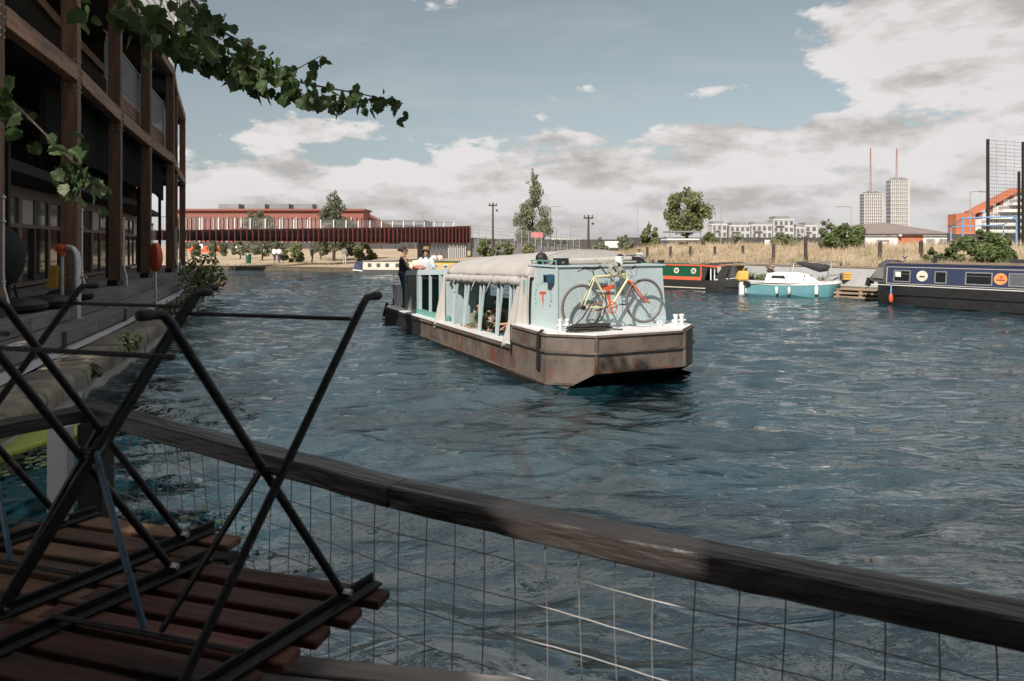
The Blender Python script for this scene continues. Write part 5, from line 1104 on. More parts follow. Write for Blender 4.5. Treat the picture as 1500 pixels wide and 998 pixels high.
# ------------------------------------------------------------------ far buildings
def block(kind, label, cat, px0, px1, yt, Y, depth, m, z0=1.2):
    x0 = (px0 - CX) / F * Y; x1 = (px1 - CX) / F * Y; t = thing(kind, label, cat, ((x0 + x1) / 2, Y, z0)); h = top(yt, Y) - z0
    obj('wall', MB().box((x0 - x1) / 2, (x1 - x0) / 2, 0, depth, 0, h), M[m], t); return t, x1 - x0, h
def far_buildings():
    t, w, h = block('long_building', 'long low red building with upright ribs behind the bridge', 'building', 250, 532, 309, 125, 6, 'redclad')
    for i in range(42): x = -w / 2 + w * (i + .5) / 42; obj('rib', MB().box(x - .09, x + .09, -.35, 0, 0, h - 1.2), M['paleclad'] if i % 3 == 0 else M['redclad'], t)
    obj('roof_edge', MB().box(-w / 2 - .3, w / 2 + .3, -.6, 6.3, h, h + .35), M['redclad'], t); obj('base_band', MB().box(-w / 2, w / 2, -.36, -.2, 0, 1.6), M['dkclad'], t)
    for a, b in ((313, 343), (352, 382), (389, 418), (425, 453)): x0 = (a - 391) / F * 125; x1 = (b - 391) / F * 125; obj('roof_unit', MB().box(x0, x1, 2, 5, h + .35, h + 1.4), M['greyclad'], t)
    t, w, h = block('brick_building', 'small pale brick building with sloping roof seen over the middle of the bridge', 'building', 524, 556, 326, 130, 10, 'brick')
    obj('roof', MB().add([(-w / 2, -.3, h), (w / 2, -.3, h), (w / 2, 10, h), (-w / 2, 10, h), (-w / 2, -.3, h + 2.2), (-w / 2, 10, h + 2.2)], [(0, 1, 4), (3, 5, 2), (0, 4, 5, 3), (1, 2, 5, 4), (0, 3, 2, 1)]), M['redclad'], t)
    t, w, h = block('flat_building', 'flat roofed grey clad building above the bridge left of the pole', 'building', 543, 620, 322, 140, 16, 'greyclad')
    for i in range(22): x = -w / 2 + w * (i + .5) / 22; obj('rib', MB().box(x - .12, x + .12, -.25, 0, .5, h - 1.0), M['dkclad'], t)
    # apartment blocks
    for i, (a, b, yt, fl, bays, lab) in enumerate([(1043, 1065, 322, 3, 3, 'small pale apartment block nearest to the lone rounded tree'), (1069, 1099, 324, 3, 4, 'wide pale apartment block with dark roof steps, second from the tree'), (1101, 1131, 323, 3, 4, 'wide pale apartment block just left of the tallest one'), (1133, 1163, 313, 4, 4, 'tallest pale apartment block with a grey right half'), (1166, 1178, 327, 2, 2, 'narrow low white block right of the tallest apartments'), (1179, 1197, 324, 3, 2, 'white and brown block left of the tall wispy shrub')]):
        t, w, h = block('apartment_block', lab, 'apartment block', a, b, yt + (7 if i != 3 else 9), 300, 6, 'whitewall', 1)
        for r in range(fl):
            z0 = h - 2.9 * (r + 1) + .6
            for c in range(bays):
                x = -w / 2 + w * (c + .2) / bays; f = obj('window', MB().box(x, x + w * .6 / bays, -.12, .0, z0, z0 + 1.7), M['greyclad'], t); obj('pane', MB().box(x + .12, x + w * .6 / bays - .12, -.16, -.12, z0 + .1, z0 + 1.6), M['skyglass'], f)
            obj('balcony', MB().box(-w / 2 + w * .08, w / 2 - w * .5, -1.1, 0, z0 - .45, z0 - .3), M['greyclad'], t)
        obj('roof_storey', MB().box(-w * .38, w * .35, 1, 8, h, h + 1.6), M['greyclad'], t); obj('parapet', MB().box(-w / 2 - .2, w / 2 + .2, -.2, 10.2, h - .3, h + .3), M['paleclad'], t)
    # twin towers with red crane masts
    for i, (a, b, yt, ym, lab) in enumerate([(1264, 1294, 284, 216, 'shorter left tower of the distant pair, red crane mast on its roof'), (1303, 1332, 264, 217, 'taller right tower of the distant pair, red crane mast on its roof')]):
        Y = 700; t, w, h = block('tower_block', lab, 'tower', a + 2, b - 3, yt, Y, 9, 'greyclad', 1); fl = 17; fh = h / fl
        for r in range(fl): obj('floor_slab', MB().box(-w / 2 - .5, w / 2 + .5, -1.3, 9.5, r * fh + fh - .45, r * fh + fh + .1), M['paleclad'], t)
        for c in range(9): x = -w / 2 + w * c / 8; obj('pier', MB().box(x - .35, x + .35, -1.5, 0, 0, h), M['paleclad'], t)
        for r in range(fl):
            for c in range(8):
                x = -w / 2 + w * c / 8 + .4; obj('pane', MB().box(x, x + w / 8 - .8, -.3, -.05, r * fh + .3, r * fh + fh - .5), M['wood'] if (r * 5 + c * 3) % 4 == 0 else M['greyclad'], t)
        obj('side_pier', MB().box(w / 2 - .2, w / 2 + 1.8, -1.6, 9, 0, h + .5), M['whitewall'], t)
        for k in range(5): obj('crown_block', MB().box(-w / 2 + w * k / 5 + .4, -w / 2 + w * (k + 1) / 5 - .5, -1.2, 3, h, h + 1.6 + (k % 2)), M['greyclad'], t)
        ml = MB(); z1 = top(ym, Y) - 1
        for sx in (-1, 1):
            for sy in (-1, 1): ml.bar((sx * .9, 4.5 + sy * .9, h), (sx * .2, 4.5 + sy * .2, z1), .18, .18)
        nn = 12
        for k in range(nn): f0, f1 = k / nn, (k + 1) / nn; ml.bar((-1.0 + .65 * f0, 3.6, h + (z1 - h) * f0), (1.0 - .65 * f1, 3.6, h + (z1 - h) * f1), .14, .14); ml.bar((1.0 - .65 * f0, 3.6, h + (z1 - h) * f0), (-1.0 + .65 * f0, 3.6, h + (z1 - h) * f0), .14, .14)
        obj('crane_mast', ml, M['redclad'], t)
    # stepped apartment slab at the far right
    t = thing('stepped_apartments', 'white banded apartment building stepping up to the right behind the tall mesh fence', 'apartment building', at(1452, 0, 110).xy.to_3d() + V((0, 0, 1)))
    IM = WM[t.name].inverted(); X = lambda px, Y=110: (px - CX) / F * Y
    nf = 9; z1 = top(338, 110); z9 = top(281, 110)
    for r in range(nf):
        z0 = 1 + (z1 - 1) * 0 + r * (z9 - 1) / nf; zt = z0 + (z9 - 1) / nf; pl = 1424 + max(0, (zt - top(318, 110))) / (z9 - top(318, 110)) * 56
        x0, x1 = X(pl) , X(1540)
        obj('storey', MB().hexa([IM @ V(p) for p in ((x0, 110, z0), (x1, 110, z0), (x1, 111, z0), (x0, 111, z0), (x0, 110, zt - .003), (x1, 110, zt - .003), (x1, 111, zt - .003), (x0, 111, zt - .003))]), M['redclad'], t)
        obj('facade', MB().hexa([IM @ V(p) for p in ((x0 + .5, 109.985, z0), (x1, 109.985, z0), (x1, 109.998, z0), (x0 + .5, 109.998, z0), (x0 + .5, 109.985, zt - .01), (x1, 109.985, zt - .01), (x1, 109.998, zt - .01), (x0 + .5, 109.998, zt - .01))]), M['paleclad'], t)
        if zt < top(330, 110): obj('end_wall', MB().hexa([IM @ V(p) for p in ((X(1397), 109.4, z0), (X(1424), 109.4, z0), (X(1424), 111.5, z0), (X(1397), 111.5, z0), (X(1397), 109.4, zt), (X(1424), 109.4, zt), (X(1424), 111.5, zt), (X(1397), 111.5, zt))]), M['brick'], t)
        obj('balcony_band', MB().hexa([IM @ V(p) for p in ((x0 + 1.3, 108.9, z0), (x1, 108.9, z0), (x1, 109.98, z0), (x0 + 1.3, 109.98, z0), (x0 + 1.3, 108.9, z0 + .45), (x1, 108.9, z0 + .45), (x1, 109.98, z0 + .45), (x0 + 1.3, 109.98, z0 + .45))]), M['white'], t)
        for c in range(11):
            xx = x0 + 1.5 + (x1 - x0 - 1.5) * c / 11; obj('pane', MB().hexa([IM @ V(p) for p in ((xx, 109.9, z0 + .3), (xx + .7, 109.9, z0 + .3), (xx + .7, 109.98, z0 + .3), (xx, 109.98, z0 + .3), (xx, 109.9, zt - .25), (xx + .7, 109.9, zt - .25), (xx + .7, 109.98, zt - .25), (xx, 109.98, zt - .25))]), M['greyclad'] if (r + c) % 3 else M['wood'], t)
    obj('end_wall', MB().hexa([IM @ V(p) for p in ((X(1397), 109.4, top(332, 110)), (X(1424), 109.4, top(332, 110)), (X(1424), 111.5, top(332, 110)), (X(1397), 111.5, top(332, 110)), (X(1397), 109.4, top(314, 110)), (X(1424), 109.4, top(311, 110)), (X(1424), 111.5, top(311, 110)), (X(1397), 111.5, top(314, 110)))]), M['brick'], t)
    obj('roof_slope', MB().bar(IM @ V((X(1420), 110.2, top(313, 110))), IM @ V((X(1486), 110.2, top(279, 110))), 1.8, .7).bar(IM @ V((X(1486), 110.2, top(280, 110))), IM @ V((X(1545), 110.2, top(276, 110))), 1.8, .7), M['brick'], t)
    # boundary hoardings and sheds
    for a, b, yt, Y, m, lab, kind in ((620, 752, 350, 100, 'dkclad', 'low charcoal boundary fence left of the tall narrow tree', 'boundary_fence'), (757, 905, 351, 92, 'dkclad', 'long low charcoal boundary fence behind the mound right of the narrow tree', 'boundary_fence'), (905, 1180, 348, 78, 'dkclad', 'long brown boundary fence behind the lone rounded tree', 'boundary_fence'), (1180, 1272, 348, 72, 'dkclad', 'brown boundary fence behind the broad green shrub', 'boundary_fence'), (1390, 1560, 343, 56, 'dkclad', 'dark boundary fence behind the blue goal frame', 'boundary_fence'), (270, 620, 357, 118, 'dkclad', 'dark low fence running behind the small trees under the bridge', 'boundary_fence')):
        x0, x1 = (a - CX) / F * Y, (b - CX) / F * Y; t = thing(kind, lab, 'fence', ((x0 + x1) / 2, Y, 1)); h = top(yt, Y) - 1; w = x1 - x0; n = max(4, int(w / 2.4))
        for i in range(n): obj('panel', MB().box(-w / 2 + w * i / n + .03, -w / 2 + w * (i + 1) / n - .03, 0, .08, 0, h), M[m], t)
        for i in range(n + 1): obj('post', MB().box(-w / 2 + w * i / n - .06, -w / 2 + w * i / n + .06, -.08, .14, 0, h + .08), M[m], t)
    for a, b, y0, m, lab in ((1266, 1314, 345, 'white', 'white panel with a pink lower half on the long shed'), (1315, 1352, 344, 'brick', 'x'), (1353, 1395, 344, 'white', 'x')): pass
    Y = 62; x0, x1 = (1268 - CX) / F * Y, (1396 - CX) / F * Y; t = thing('long_shed', 'long low shed with brown roof and white, pink and orange panels below the towers', 'shed', ((x0 + x1) / 2, Y, 1)); w = x1 - x0; s = w / 128
    for a, b, z0, z1, m in ((0, 47, 0, 1.15, 'redpale'), (0, 47, 1.15, 2.1, 'white'), (47.3, 84, 0, 2.15, 'brick'), (84.3, 128, 0, 2.1, 'white')): obj('wall_panel', MB().box(-w / 2 + a * s, -w / 2 + b * s, 0, .15 if m != 'x' else 0, z0, z1 - .004), M[m], t)
    for k, (a, b, z0, z1) in enumerate(((16, 34, 1.55, 1.75), (89, 101, 1.2, 1.8), (108, 124, 1.3, 1.8), (88, 110, .75, .85), (60, 74, 1.2, 1.32))): obj('printed_panel', MB().box(-w / 2 + a * s, -w / 2 + b * s, -.03, -.004, z0, z1), M['greyclad'], t)
    obj('gutter', MB().box(-w / 2 - .1, w / 2 + .1, -.3, 0, 2.15, 2.28), M['dkclad'], t); obj('roof', MB().add([(-w / 2, -.3, 2.28), (w / 2, -.3, 2.28), (w / 2 - 3, 6, 3.5), (-w / 2 + 1, 6, 3.2), (w / 2, 8, 2.28), (-w / 2, 8, 2.28)], [(0, 1, 2, 3), (3, 2, 4, 5), (1, 4, 2), (0, 3, 5), (0, 5, 4, 1)]), M['roofbrown'], t)
    obj('security_lamp', MB().box(-.1 - w / 2 + 47 * s, .1 - w / 2 + 47 * s, -.5, -.3, 2.05, 2.2), M['white'], t)
    # caravan and canopy near the lone tree
    Y = 56; t = thing('white_cabin', 'small white kiosk cabin under a flat white awning at the foot of the lone tree', 'kiosk', ((1000 - CX) / F * Y, Y, 1.6)); obj('wall', MB().box(-.75, .5, 0, 1.6, 0, 1.0), M['white'], t); obj('awning', MB().box(-1.4, 1.2, -.6, 1.8, 1.05, 1.17), M['white'], t)
    obj('upper_roof', MB().box(-1.1, 1.6, 0, 2.4, 1.7, 1.8).bar((-1, .1, 1.1), (-1, .1, 1.7), .06, .06).bar((1.5, .1, 1.1), (1.5, .1, 1.7), .06, .06), M['greyclad'], t); obj('window', MB().box(-.3, .25, -.02, .0, .45, .85), M['skyglass'], t); obj('door', MB().box(.28, .48, -.02, 0, .02, .9), M['dkclad'], t)
    for i, (px, yt, wpx, lab) in enumerate([(896, 355, 20, 'small white banner fixed low on the brown fence behind the barge roof'), (1132, 353, 24, 'white hoarding board right of the pale apartments above the dry grass'), (1312, 352, 5, 'x')][:2]):
        Y = 70; x = (px - CX) / F * Y; w = wpx / F * Y; z = top(yt, Y); t = thing('banner', lab, 'banner', (x, Y, 1.6)); obj('sheet', MB().box(-w / 2, w / 2, 0, .04, z - 1.6 - .55, z - 1.6 + .1), M['white'], t); obj('post', MB().box(-w / 2 - .05, -w / 2, 0, .05, 0, z - 1.5), M['dkclad'], t); obj('post', MB().box(w / 2, w / 2 + .05, 0, .05, 0, z - 1.5), M['dkclad'], t)
    Y = 80; t = thing('pink_sign', 'faded pink sign board on two posts in front of the tall narrow tree', 'sign', ((788 - CX) / F * Y, Y, 1.8)); obj('board', MB().box(-.8, .6, -.05, 0, 1.35, 1.95), M['pink'], t); obj('post', MB().box(-.35, -.28, 0, .06, 0, 2.0), M['galv'], t); obj('post', MB().box(.35, .42, 0, .06, 0, 1.6), M['galv'], t)
    # parked vans seen as slivers over the fence
    for px, Y, lab, m in ((832, 96, 'white van roof just showing over the fence right of the narrow tree', 'white'), (1060, 84, 'white van roof showing over the brown fence below the apartments', 'white'), (1105, 84, 'dark van roof showing over the brown fence', 'dkclad')):
        t = thing('parked_van', lab, 'van', ((px - CX) / F * Y, Y, 1.2)); obj('body', MB().loft([[(-2.4, y, .4), (2.4, y, .4), (2.4, y, 1.1), (1.7, y, 1.95), (-2.35, y, 2.0)] for y in (0, 1.9)]), M[m], t)
        obj('windscreen', MB().hexa([(1.72, .15, 1.85), (2.36, .15, 1.12), (2.38, 1.75, 1.12), (1.74, 1.75, 1.85), (1.75, .15, 1.88), (2.39, .15, 1.15), (2.41, 1.75, 1.15), (1.77, 1.75, 1.88)]), M['glass'], t)
        for x in (-1.5, 1.5):
            for y in (.1, 1.8): obj('wheel', MB().tube([(x, y - .12, .34), (x, y + .12, .34)], .34, 16), M['rubber'], t)
M['pink'] = pmat('faded pink board', (.45, .16, .18), .7, bump=.05); M['redpale'] = pmat('pink mural paint', (.55, .22, .24), .8, scale=.9, col2=(.62, .55, .52), bump=.05)
M['roofbrown'] = pmat('brown shed roof', (.24, .19, .17), .85, var=.15, scale=.8, bump=.1)
far_buildings()
def poles():
    for px, Y, yt, kind, lab in [(722, 70, 297, 'pole', 'wooden telegraph pole with insulators right of the bridge'), (862, 62, 315, 'pole', 'short wooden pole behind the barge canopy'), (807, 90, 303, 'lamp', 'street lamp with a single arm just right of the narrow tree'), (815, 92, 314, 'mast', 'plain thin mast just right of the narrow tree'), (836, 96, 333, 'lamp', 'small distant street lamp left of the short wooden pole'), (620, 110, 317, 'lamp', 'street lamp above the bridge left of the telegraph pole'), (608, 112, 324, 'lamp', 'lower street lamp above the bridge by the flat grey building'),
                                (934, 80, 298, 'mast', 'tall thin bare mast above the feathery shrub'), (1048, 78, 300, 'mast', 'thin mast between the lone tree and the lamp beside it'), (1056, 76, 293, 'lampl', 'tall street lamp whose arm points left over the pale apartments'), (1247, 66, 303, 'lampl', 'street lamp left of the shorter tower'), (1421, 60, 281, 'lamp', 'street lamp in front of the red end of the stepped apartments')]:
        b = gnd(px, 0, Y); h = top(yt, Y) - b.z; t = thing({'pole': 'telegraph_pole', 'mast': 'thin_mast'}.get(kind, 'street_lamp'), lab, {'pole': 'pole', 'mast': 'mast'}.get(kind, 'street lamp'), b)
        r = .10 if kind == 'pole' else .045; mm = M['bark'] if kind == 'pole' else M['galv']
        if kind == 'mast': obj('pole', MB().tube([(0, 0, 0), (0, 0, h * .5), (0, 0, h)], [.05, .035, .02], 6), mm, t); obj('base', MB().box(-.15, .15, -.15, .15, 0, .3), mm, t); continue
        obj('pole', MB().tube([(0, 0, 0), (0, 0, h)], [r * 1.2, r * .8], 8), mm, t)
        if kind == 'pole': obj('cross_arm', MB().box(-.45, .45, -.06, .06, h - .35, h - .22).box(.3, .5, -.06, .06, h - .9, h - .7), mm, t); obj('insulator', MB().tube([(-.35, 0, h - .22), (-.35, 0, h - .02)], .05, 6).tube([(.35, 0, h - .22), (.35, 0, h - .02)], .05, 6), M['dkclad'], t)
        else:
            s = -1 if kind == 'lampl' else 1; obj('arm', MB().tube([(0, 0, h - .05), (s * .5, 0, h + .03), (s * 1.0, 0, h + .02)], .035, 6), mm, t); obj('lamp_head', MB().hexa([(s * .9, -.1, h - .06), (s * 1.5, -.1, h - .04), (s * 1.5, .1, h - .04), (s * .9, .1, h - .06), (s * .9, -.1, h + .06), (s * 1.5, -.06, h + .03), (s * 1.5, .06, h + .03), (s * .9, .1, h + .06)]), M['greyclad'], t)
    # timber stumps in the dry grass
    for px, Y, yt, lab in [(948, 40, 362, 'dark stump post in the grass behind the green narrowboat, leftmost'), (982, 40, 361, 'dark stump post in the grass second from the left'), (1011, 40, 361, 'dark stump post below the lone rounded tree'), (1047, 40, 361, 'dark stump post right of the lone rounded tree'), (1088, 39, 360, 'dark stump post above the yellow motor cover'), (1133, 34, 358, 'taller dark post behind the seated person'), (1180, 33, 346, 'reddish post above the sail cover'), (1289, 32, 354, 'dark stump post in the grass below the shorter tower'), (1349, 31, 353, 'dark stump post in the grass below the orange shed panel')]:
        b = gnd(px, 0, Y); h = max(.5, top(yt, Y) - b.z); t = one('stump_post', MB().loft([[(b.x + dx, Y + dy, z) for dx, dy in ((-.07, -.06), (.07, -.07), (.06, .07), (-.06, .06))] for z in (b.z - .1, b.z + h * .95)] + [[(b.x + dx, Y + dy, b.z + h + dx * .6) for dx, dy in ((-.05, -.04), (.05, -.05), (.04, .05), (-.04, .04))]]), M['bark'], lab, 'post', 'stump posts in the dry grass')
poles()
def sports_fence():
    Y = 36; x0 = at(1447, 0, Y).x; t = thing('court_fence', 'very tall black mesh sports court fence at the right edge', 'fence', (x0, Y, 1.9)); z = lambda py, YY=Y: top(py, YY) - 1.9
    pts = [(0, 0, z(204)), (1.42, -.6, top(208, 35.4) - 1.9), (2.9, -1.2, z(204))]
    for x, y, h in pts: obj('post', MB().box(x - .055, x + .055, y - .055, y + .055, 0, h), M['black'], t)
    obj('post', MB().box(1.50, 1.57, -.2, -.08, 0, top(252, 36) - 1.9), M['black'], t)
    wm = MB()
    for (x, y, h), (x2, y2, h2) in zip(pts[:-1], pts[1:]):
        for k in range(30): f = k / 29; wm.bar((x, y, .3 + (h - .35) * f), (x2, y2, .3 + (h2 - .35) * f), .012, .014)
        for k in range(1, 16): f = k / 16; wm.bar((x + (x2 - x) * f, y + (y2 - y) * f, .3), (x + (x2 - x) * f, y + (y2 - y) * f, h - .1 if k % 4 == 0 else 3.6), .006, .006)
    obj('wire_mesh', wm, M['black'], t, kind='stuff')
    t = thing('goal_frame', 'light blue steel goal frame standing in front of the court fence', 'goal', (at(1410, 0, 34).x, 34, 1.9)); x1 = at(1489, 0, 34).x - at(1410, 0, 34).x; h0, h1 = top(320, 34) - 1.9, top(317, 34) - 1.9
    obj('frame', MB().tube([(0, 0, 0), (0, 0, h0), (x1, 0, h1), (x1, 0, 0)], .05, 8), M['bluepale'], t); obj('net_bar', MB().tube([(0, 0, h0), (0, .9, h0 - .4), (0, .9, 0)], .03, 6).tube([(x1, 0, h1), (x1, .9, h1 - .4), (x1, .9, 0)], .03, 6).tube([(0, .9, h0 - .4), (x1, .9, h1 - .4)], .03, 6), M['bluepale'], t)
M['bluepale'] = pmat('light blue goal paint', (.14, .27, .48), .5, bump=.05)
sports_fence()
# ------------------------------------------------------------------ moored boats
def boat_hull(T, L_, W_, zg, m, bow_right=True, point=1.3, stern_pt=.0, tumble=.0, bowrise=.25, zf=None):
    """hull in the boat's frame: x along it, near side at y=0, far side at y=W_"""
    def section(f): # half-width factor and gunwale height along the hull
        x = L_ * f; wd = 1; rise = 0; d = L_ - x
        if d < point: u = 1 - d / point; wd = math.sqrt(max(0, 1 - u ** 2.2)); rise = bowrise * u ** 1.6
        if x < stern_pt: u = 1 - x / stern_pt; wd = min(wd, math.sqrt(max(0, 1 - u ** 2.4))); rise = bowrise * .5 * u ** 1.6
        return x, max(wd, .03), rise
    N_ = 28; fs_ = [0, .01, .02, .04, .07] + [.1 + .62 * i / 10 for i in range(11)] + [.76, .80, .84, .88, .91, .94, .96, .98, .99, .995, 1.0]
    lp = []
    for f in fs_:
        x, wd, r = section(f if bow_right else f); c = W_ / 2; h = W_ / 2 * wd; zz = zg + r; k = .9
        rk = .12 * (1 - wd) if wd < 1 else 0
        lp.append([(x - rk * 3, c - h * k * (.9 if wd < 1 else 1), -.4), (x, c - h * .985, .0 + .02), (x, c - h, zz), (x, c + h, zz), (x, c + h * .985, .02), (x - rk * 3, c + h * k * (.9 if wd < 1 else 1), -.4)])
    if not bow_right: lp = [[(L_ - x, y, z) for x, y, z in l][::-1] for l in lp]
    return obj('hull', MB().loft(lp), m, T, True, sharp=35), section
def wframe(T, x0, x1, z0, z1, yf, glass='glass', fm='greyclad', name='window'):
    """window in the sloping cabin side; yf(z) gives the side's y"""
    e = .035; fr = MB()
    for a, b, c, d in ((x0, x1, z0, z0 + e), (x0, x1, z1 - e, z1), (x0, x0 + e, z0 + e, z1 - e), (x1 - e, x1, z0 + e, z1 - e)):
        fr.hexa([(a, yf(c) - .02, c), (b, yf(c) - .02, c), (b, yf(c) + .01, c), (a, yf(c) + .01, c), (a, yf(d) - .02, d), (b, yf(d) - .02, d), (b, yf(d) + .01, d), (a, yf(d) + .01, d)])
    f = obj(name, fr, M[fm], T); a, b, c, d = x0 + e, x1 - e, z0 + e, z1 - e
    obj('pane', MB().hexa([(a, yf(c) - .006, c), (b, yf(c) - .006, c), (b, yf(c) + .008, c), (a, yf(c) + .008, c), (a, yf(d) - .006, d), (b, yf(d) - .006, d), (b, yf(d) + .008, d), (a, yf(d) + .008, d)]), M[glass], f)
    if x1 - x0 > .5: obj('glazing_bar', MB().box(a, b, yf(d * .7 + c * .3) - .018, yf(d * .7 + c * .3) + .0, d - (d - c) * .30, d - (d - c) * .26), M[fm], f)
    return f
def cabin(T, x0, x1, z0, z1, W_, m, ins=.10, t=.09, name='cabin'):
    yf = lambda z: ins + t * (z - z0) / (z1 - z0)
    o = obj(name, MB().hexa([(x0, yf(z0), z0), (x1, yf(z0), z0), (x1, W_ - yf(z0), z0), (x0, W_ - yf(z0), z0), (x0, yf(z1), z1), (x1, yf(z1), z1), (x1, W_ - yf(z1), z1), (x0, W_ - yf(z1), z1)]), M[m], T)
    return o, yf
def disc(T, name, x, z, yf, r, mat, off=.012, rz=None, par=None):
    n = 24; rz = rz or r; pts = lambda d: [(x + r * math.cos(a), yf(z + rz * math.sin(a)) - d, z + rz * math.sin(a)) for a in [2 * math.pi * k / n for k in range(n)]]
    return obj(name, MB().loft([pts(-.005), pts(off)]), M[mat], par or T)
M['sunorange'] = pmat('sunset orange paint', (.62, .20, .06), .5, bump=0, col2=(.75, .36, .12), scale=4)
def boats():
    # navy blue narrowboat, bow at its left end
    T = thing('navy_narrowboat', 'navy blue narrowboat with black hull and grey canvas cratch moored at the right edge', 'narrowboat', (13.5, 26.05, 0), math.atan2(-.835, .55))
    Lb = 12.5; boat_hull(T, Lb, 2.05, .76, M['black'], bow_right=False, point=1.7, bowrise=.16)
    IMx = lambda x: x - .35
    o, yf = cabin(T, .69, Lb - 1.2, .77, 1.50, 2.05, 'navy')
    obj('cabin_roof', MB().hexa([(.66, .16, 1.502), (Lb - 1.15, .16, 1.502), (Lb - 1.15, 1.89, 1.502), (.66, 1.89, 1.502), (.7, .35, 1.56), (Lb - 1.2, .35, 1.56), (Lb - 1.2, 1.7, 1.56), (.7, 1.7, 1.56)]), M['navy'], T)
    obj('handrail', MB().tube([(.8, .22, 1.56), (Lb - 1.3, .22, 1.56)], .02, 6), M['wood'], T)
    st = MB()
    for z, e in ((.795, .006), (1.40, .006)): st.box(.72, Lb - 1.3, yf(z) - e - .006, yf(z), z, z + .018)
    st.hexa([(.72, yf(.8) - .011, .8), (.74, yf(.8) - .011, .8), (.74, yf(.8), .8), (.72, yf(.8), .8), (.72, yf(1.41) - .011, 1.41), (.74, yf(1.41) - .011, 1.41), (.74, yf(1.41), 1.41), (.72, yf(1.41), 1.41)])
    obj('coach_line', st, M['cream'], T)
    obj('gunwale_strip', MB().bar((.2, -.01, .745), (Lb, -.01, .745), .02, .03), M['white'], T)
    for z in (.42, .05): obj('rubbing_strake', MB().bar((.9, -.02 if z > .1 else -.0, z), (Lb, -.02 if z > .1 else -.0, z), .05, .04), M['black'], T)
    for x0, x1 in ((.98, 1.58), (2.40, 2.80), (3.38, 4.20), (4.66, 5.6), (6.2, 7.0), (8.0, 8.8)): wframe(T, x0, x1, .87, 1.30, yf, 'glass' if x0 != 4.66 else 'skyglass', 'galv')
    for x in (1.02,): obj('curtain', MB().box(x + .02, x + .22, yf(1.1) - .012, yf(1.1) - .004, .92, 1.24), M['white'], T)
    p = disc(T, 'round_panel', 1.98, 1.11, yf, .19, 'cream', .012); obj('painted_skyline', MB().hexa([(1.86, yf(1.08) - .018, 1.06), (2.10, yf(1.08) - .018, 1.06), (2.10, yf(1.08) - .012, 1.06), (1.86, yf(1.08) - .012, 1.06), (1.92, yf(1.12) - .020, 1.12), (2.04, yf(1.12) - .020, 1.12), (2.04, yf(1.12) - .012, 1.12), (1.92, yf(1.12) - .012, 1.12)]), M['dkclad'], p)
    p = disc(T, 'round_panel', 4.43, 1.10, yf, .19, 'sunorange', .012); disc(T, 'painted_sun', 4.45, 1.16, yf, .06, 'red', .016, par=p); obj('painted_sea', MB().box(4.3, 4.56, yf(1.07) - .02, yf(1.07) - .006, 1.04, 1.09), M['redclad'], p)
    # canvas cratch over the bow
    cr = [[(.70, .12, .80), (.70, .19, 1.50), (.70, 1.02, 1.66), (.70, 1.86, 1.50), (.70, 1.93, .80)], [(.12, .22, .84), (.2, .55, 1.5), (.22, 1.02, 1.66), (.2, 1.5, 1.5), (.12, 1.83, .84)], [(-.28, .75, .92), (-.05, .92, 1.3), (.0, 1.02, 1.36), (-.05, 1.12, 1.3), (-.28, 1.3, .92)]]
    obj('cratch_cover', MB().loft(cr), M['greycanvas'], T, True, sharp=50); obj('cratch_window', MB().hexa([(.12, .205, .98), (.6, .115, .95), (.6, .13, .95), (.12, .22, .98), (.22, .4, 1.36), (.6, .16, 1.38), (.6, .18, 1.38), (.22, .42, 1.36)]), M['vinyl'], T)
    obj('bow_fender', MB().tube([(-.42, 1.02, .92), (-.50, 1.02, .62)], .10, 10).tube([(-.40, .9, .75), (-.40, 1.14, .75)], .10, 10), M['rubber'], T, True)
    obj('chimney', MB().tube([(2.2, .6, 1.54), (2.2, .6, 1.80)], .055, 10).tube([(2.2, .6, 1.80), (2.2, .6, 1.83)], .09, 10), M['black'], T); obj('vent', MB().tube([(1.1, .7, 1.54), (1.1, .7, 1.76)], .04, 8).ell((1.1, .7, 1.80), (.09, .09, .06), 12, 6), M['chrome'], T, True)
    obj('roof_plank', MB().bar((2.5, .5, 1.60), (5.2, .6, 1.60), .22, .04).bar((1.2, .9, 1.62), (2.0, .9, 1.62), .3, .05), M['wood'], T); obj('roof_box', MB().box(4.55, 5.6, .5, 1.2, 1.565, 1.74), M['dkcanvas'], T)
    f = thing('boat_fender', 'orange fender on blue rope hanging on the black hull of the navy narrowboat', 'fender', WM[T.name] @ V((1.0, -.10, .1)))
    obj('bulb', MB().tube([(0, 0, .0), (0, 0, .06), (0, 0, .25), (0, 0, .34)], [.03, .075, .07, .03], 12), M['orange'], f, True); obj('rope', MB().tube([(0, 0, .32), (.03, .04, .66)], .03, 6), M['bluepale'], f)
    r_ = thing('mooring_rope', 'slack mooring rope from the navy narrowboat bow to the landing stage', 'rope', WM[T.name] @ V((-.25, .9, .95)))
    obj('line', MB().tube([(0, 0, 0), (.05, .35, -.35), (.15, .8, -.5), (.2, 1.2, -.45)], .014, 5), M['greyrope'], r_); obj('knot', MB().ell((0, 0, 0), (.04, .04, .04), 8, 5), M['greyrope'], r_)
    # green narrowboat, bow to the right
    T = thing('green_narrowboat', 'bottle green narrowboat with red bands and three round portholes moored behind the bicycle', 'narrowboat', (4.23, 37.95, 0), math.atan2(-.677, .736))
    Lb = 8.95; boat_hull(T, Lb, 2.0, .50, M['black'], point=2.0, bowrise=.24); o, yf = cabin(T, .3, 6.75, .52, 1.24, 2.0, 'green', .10, .08)
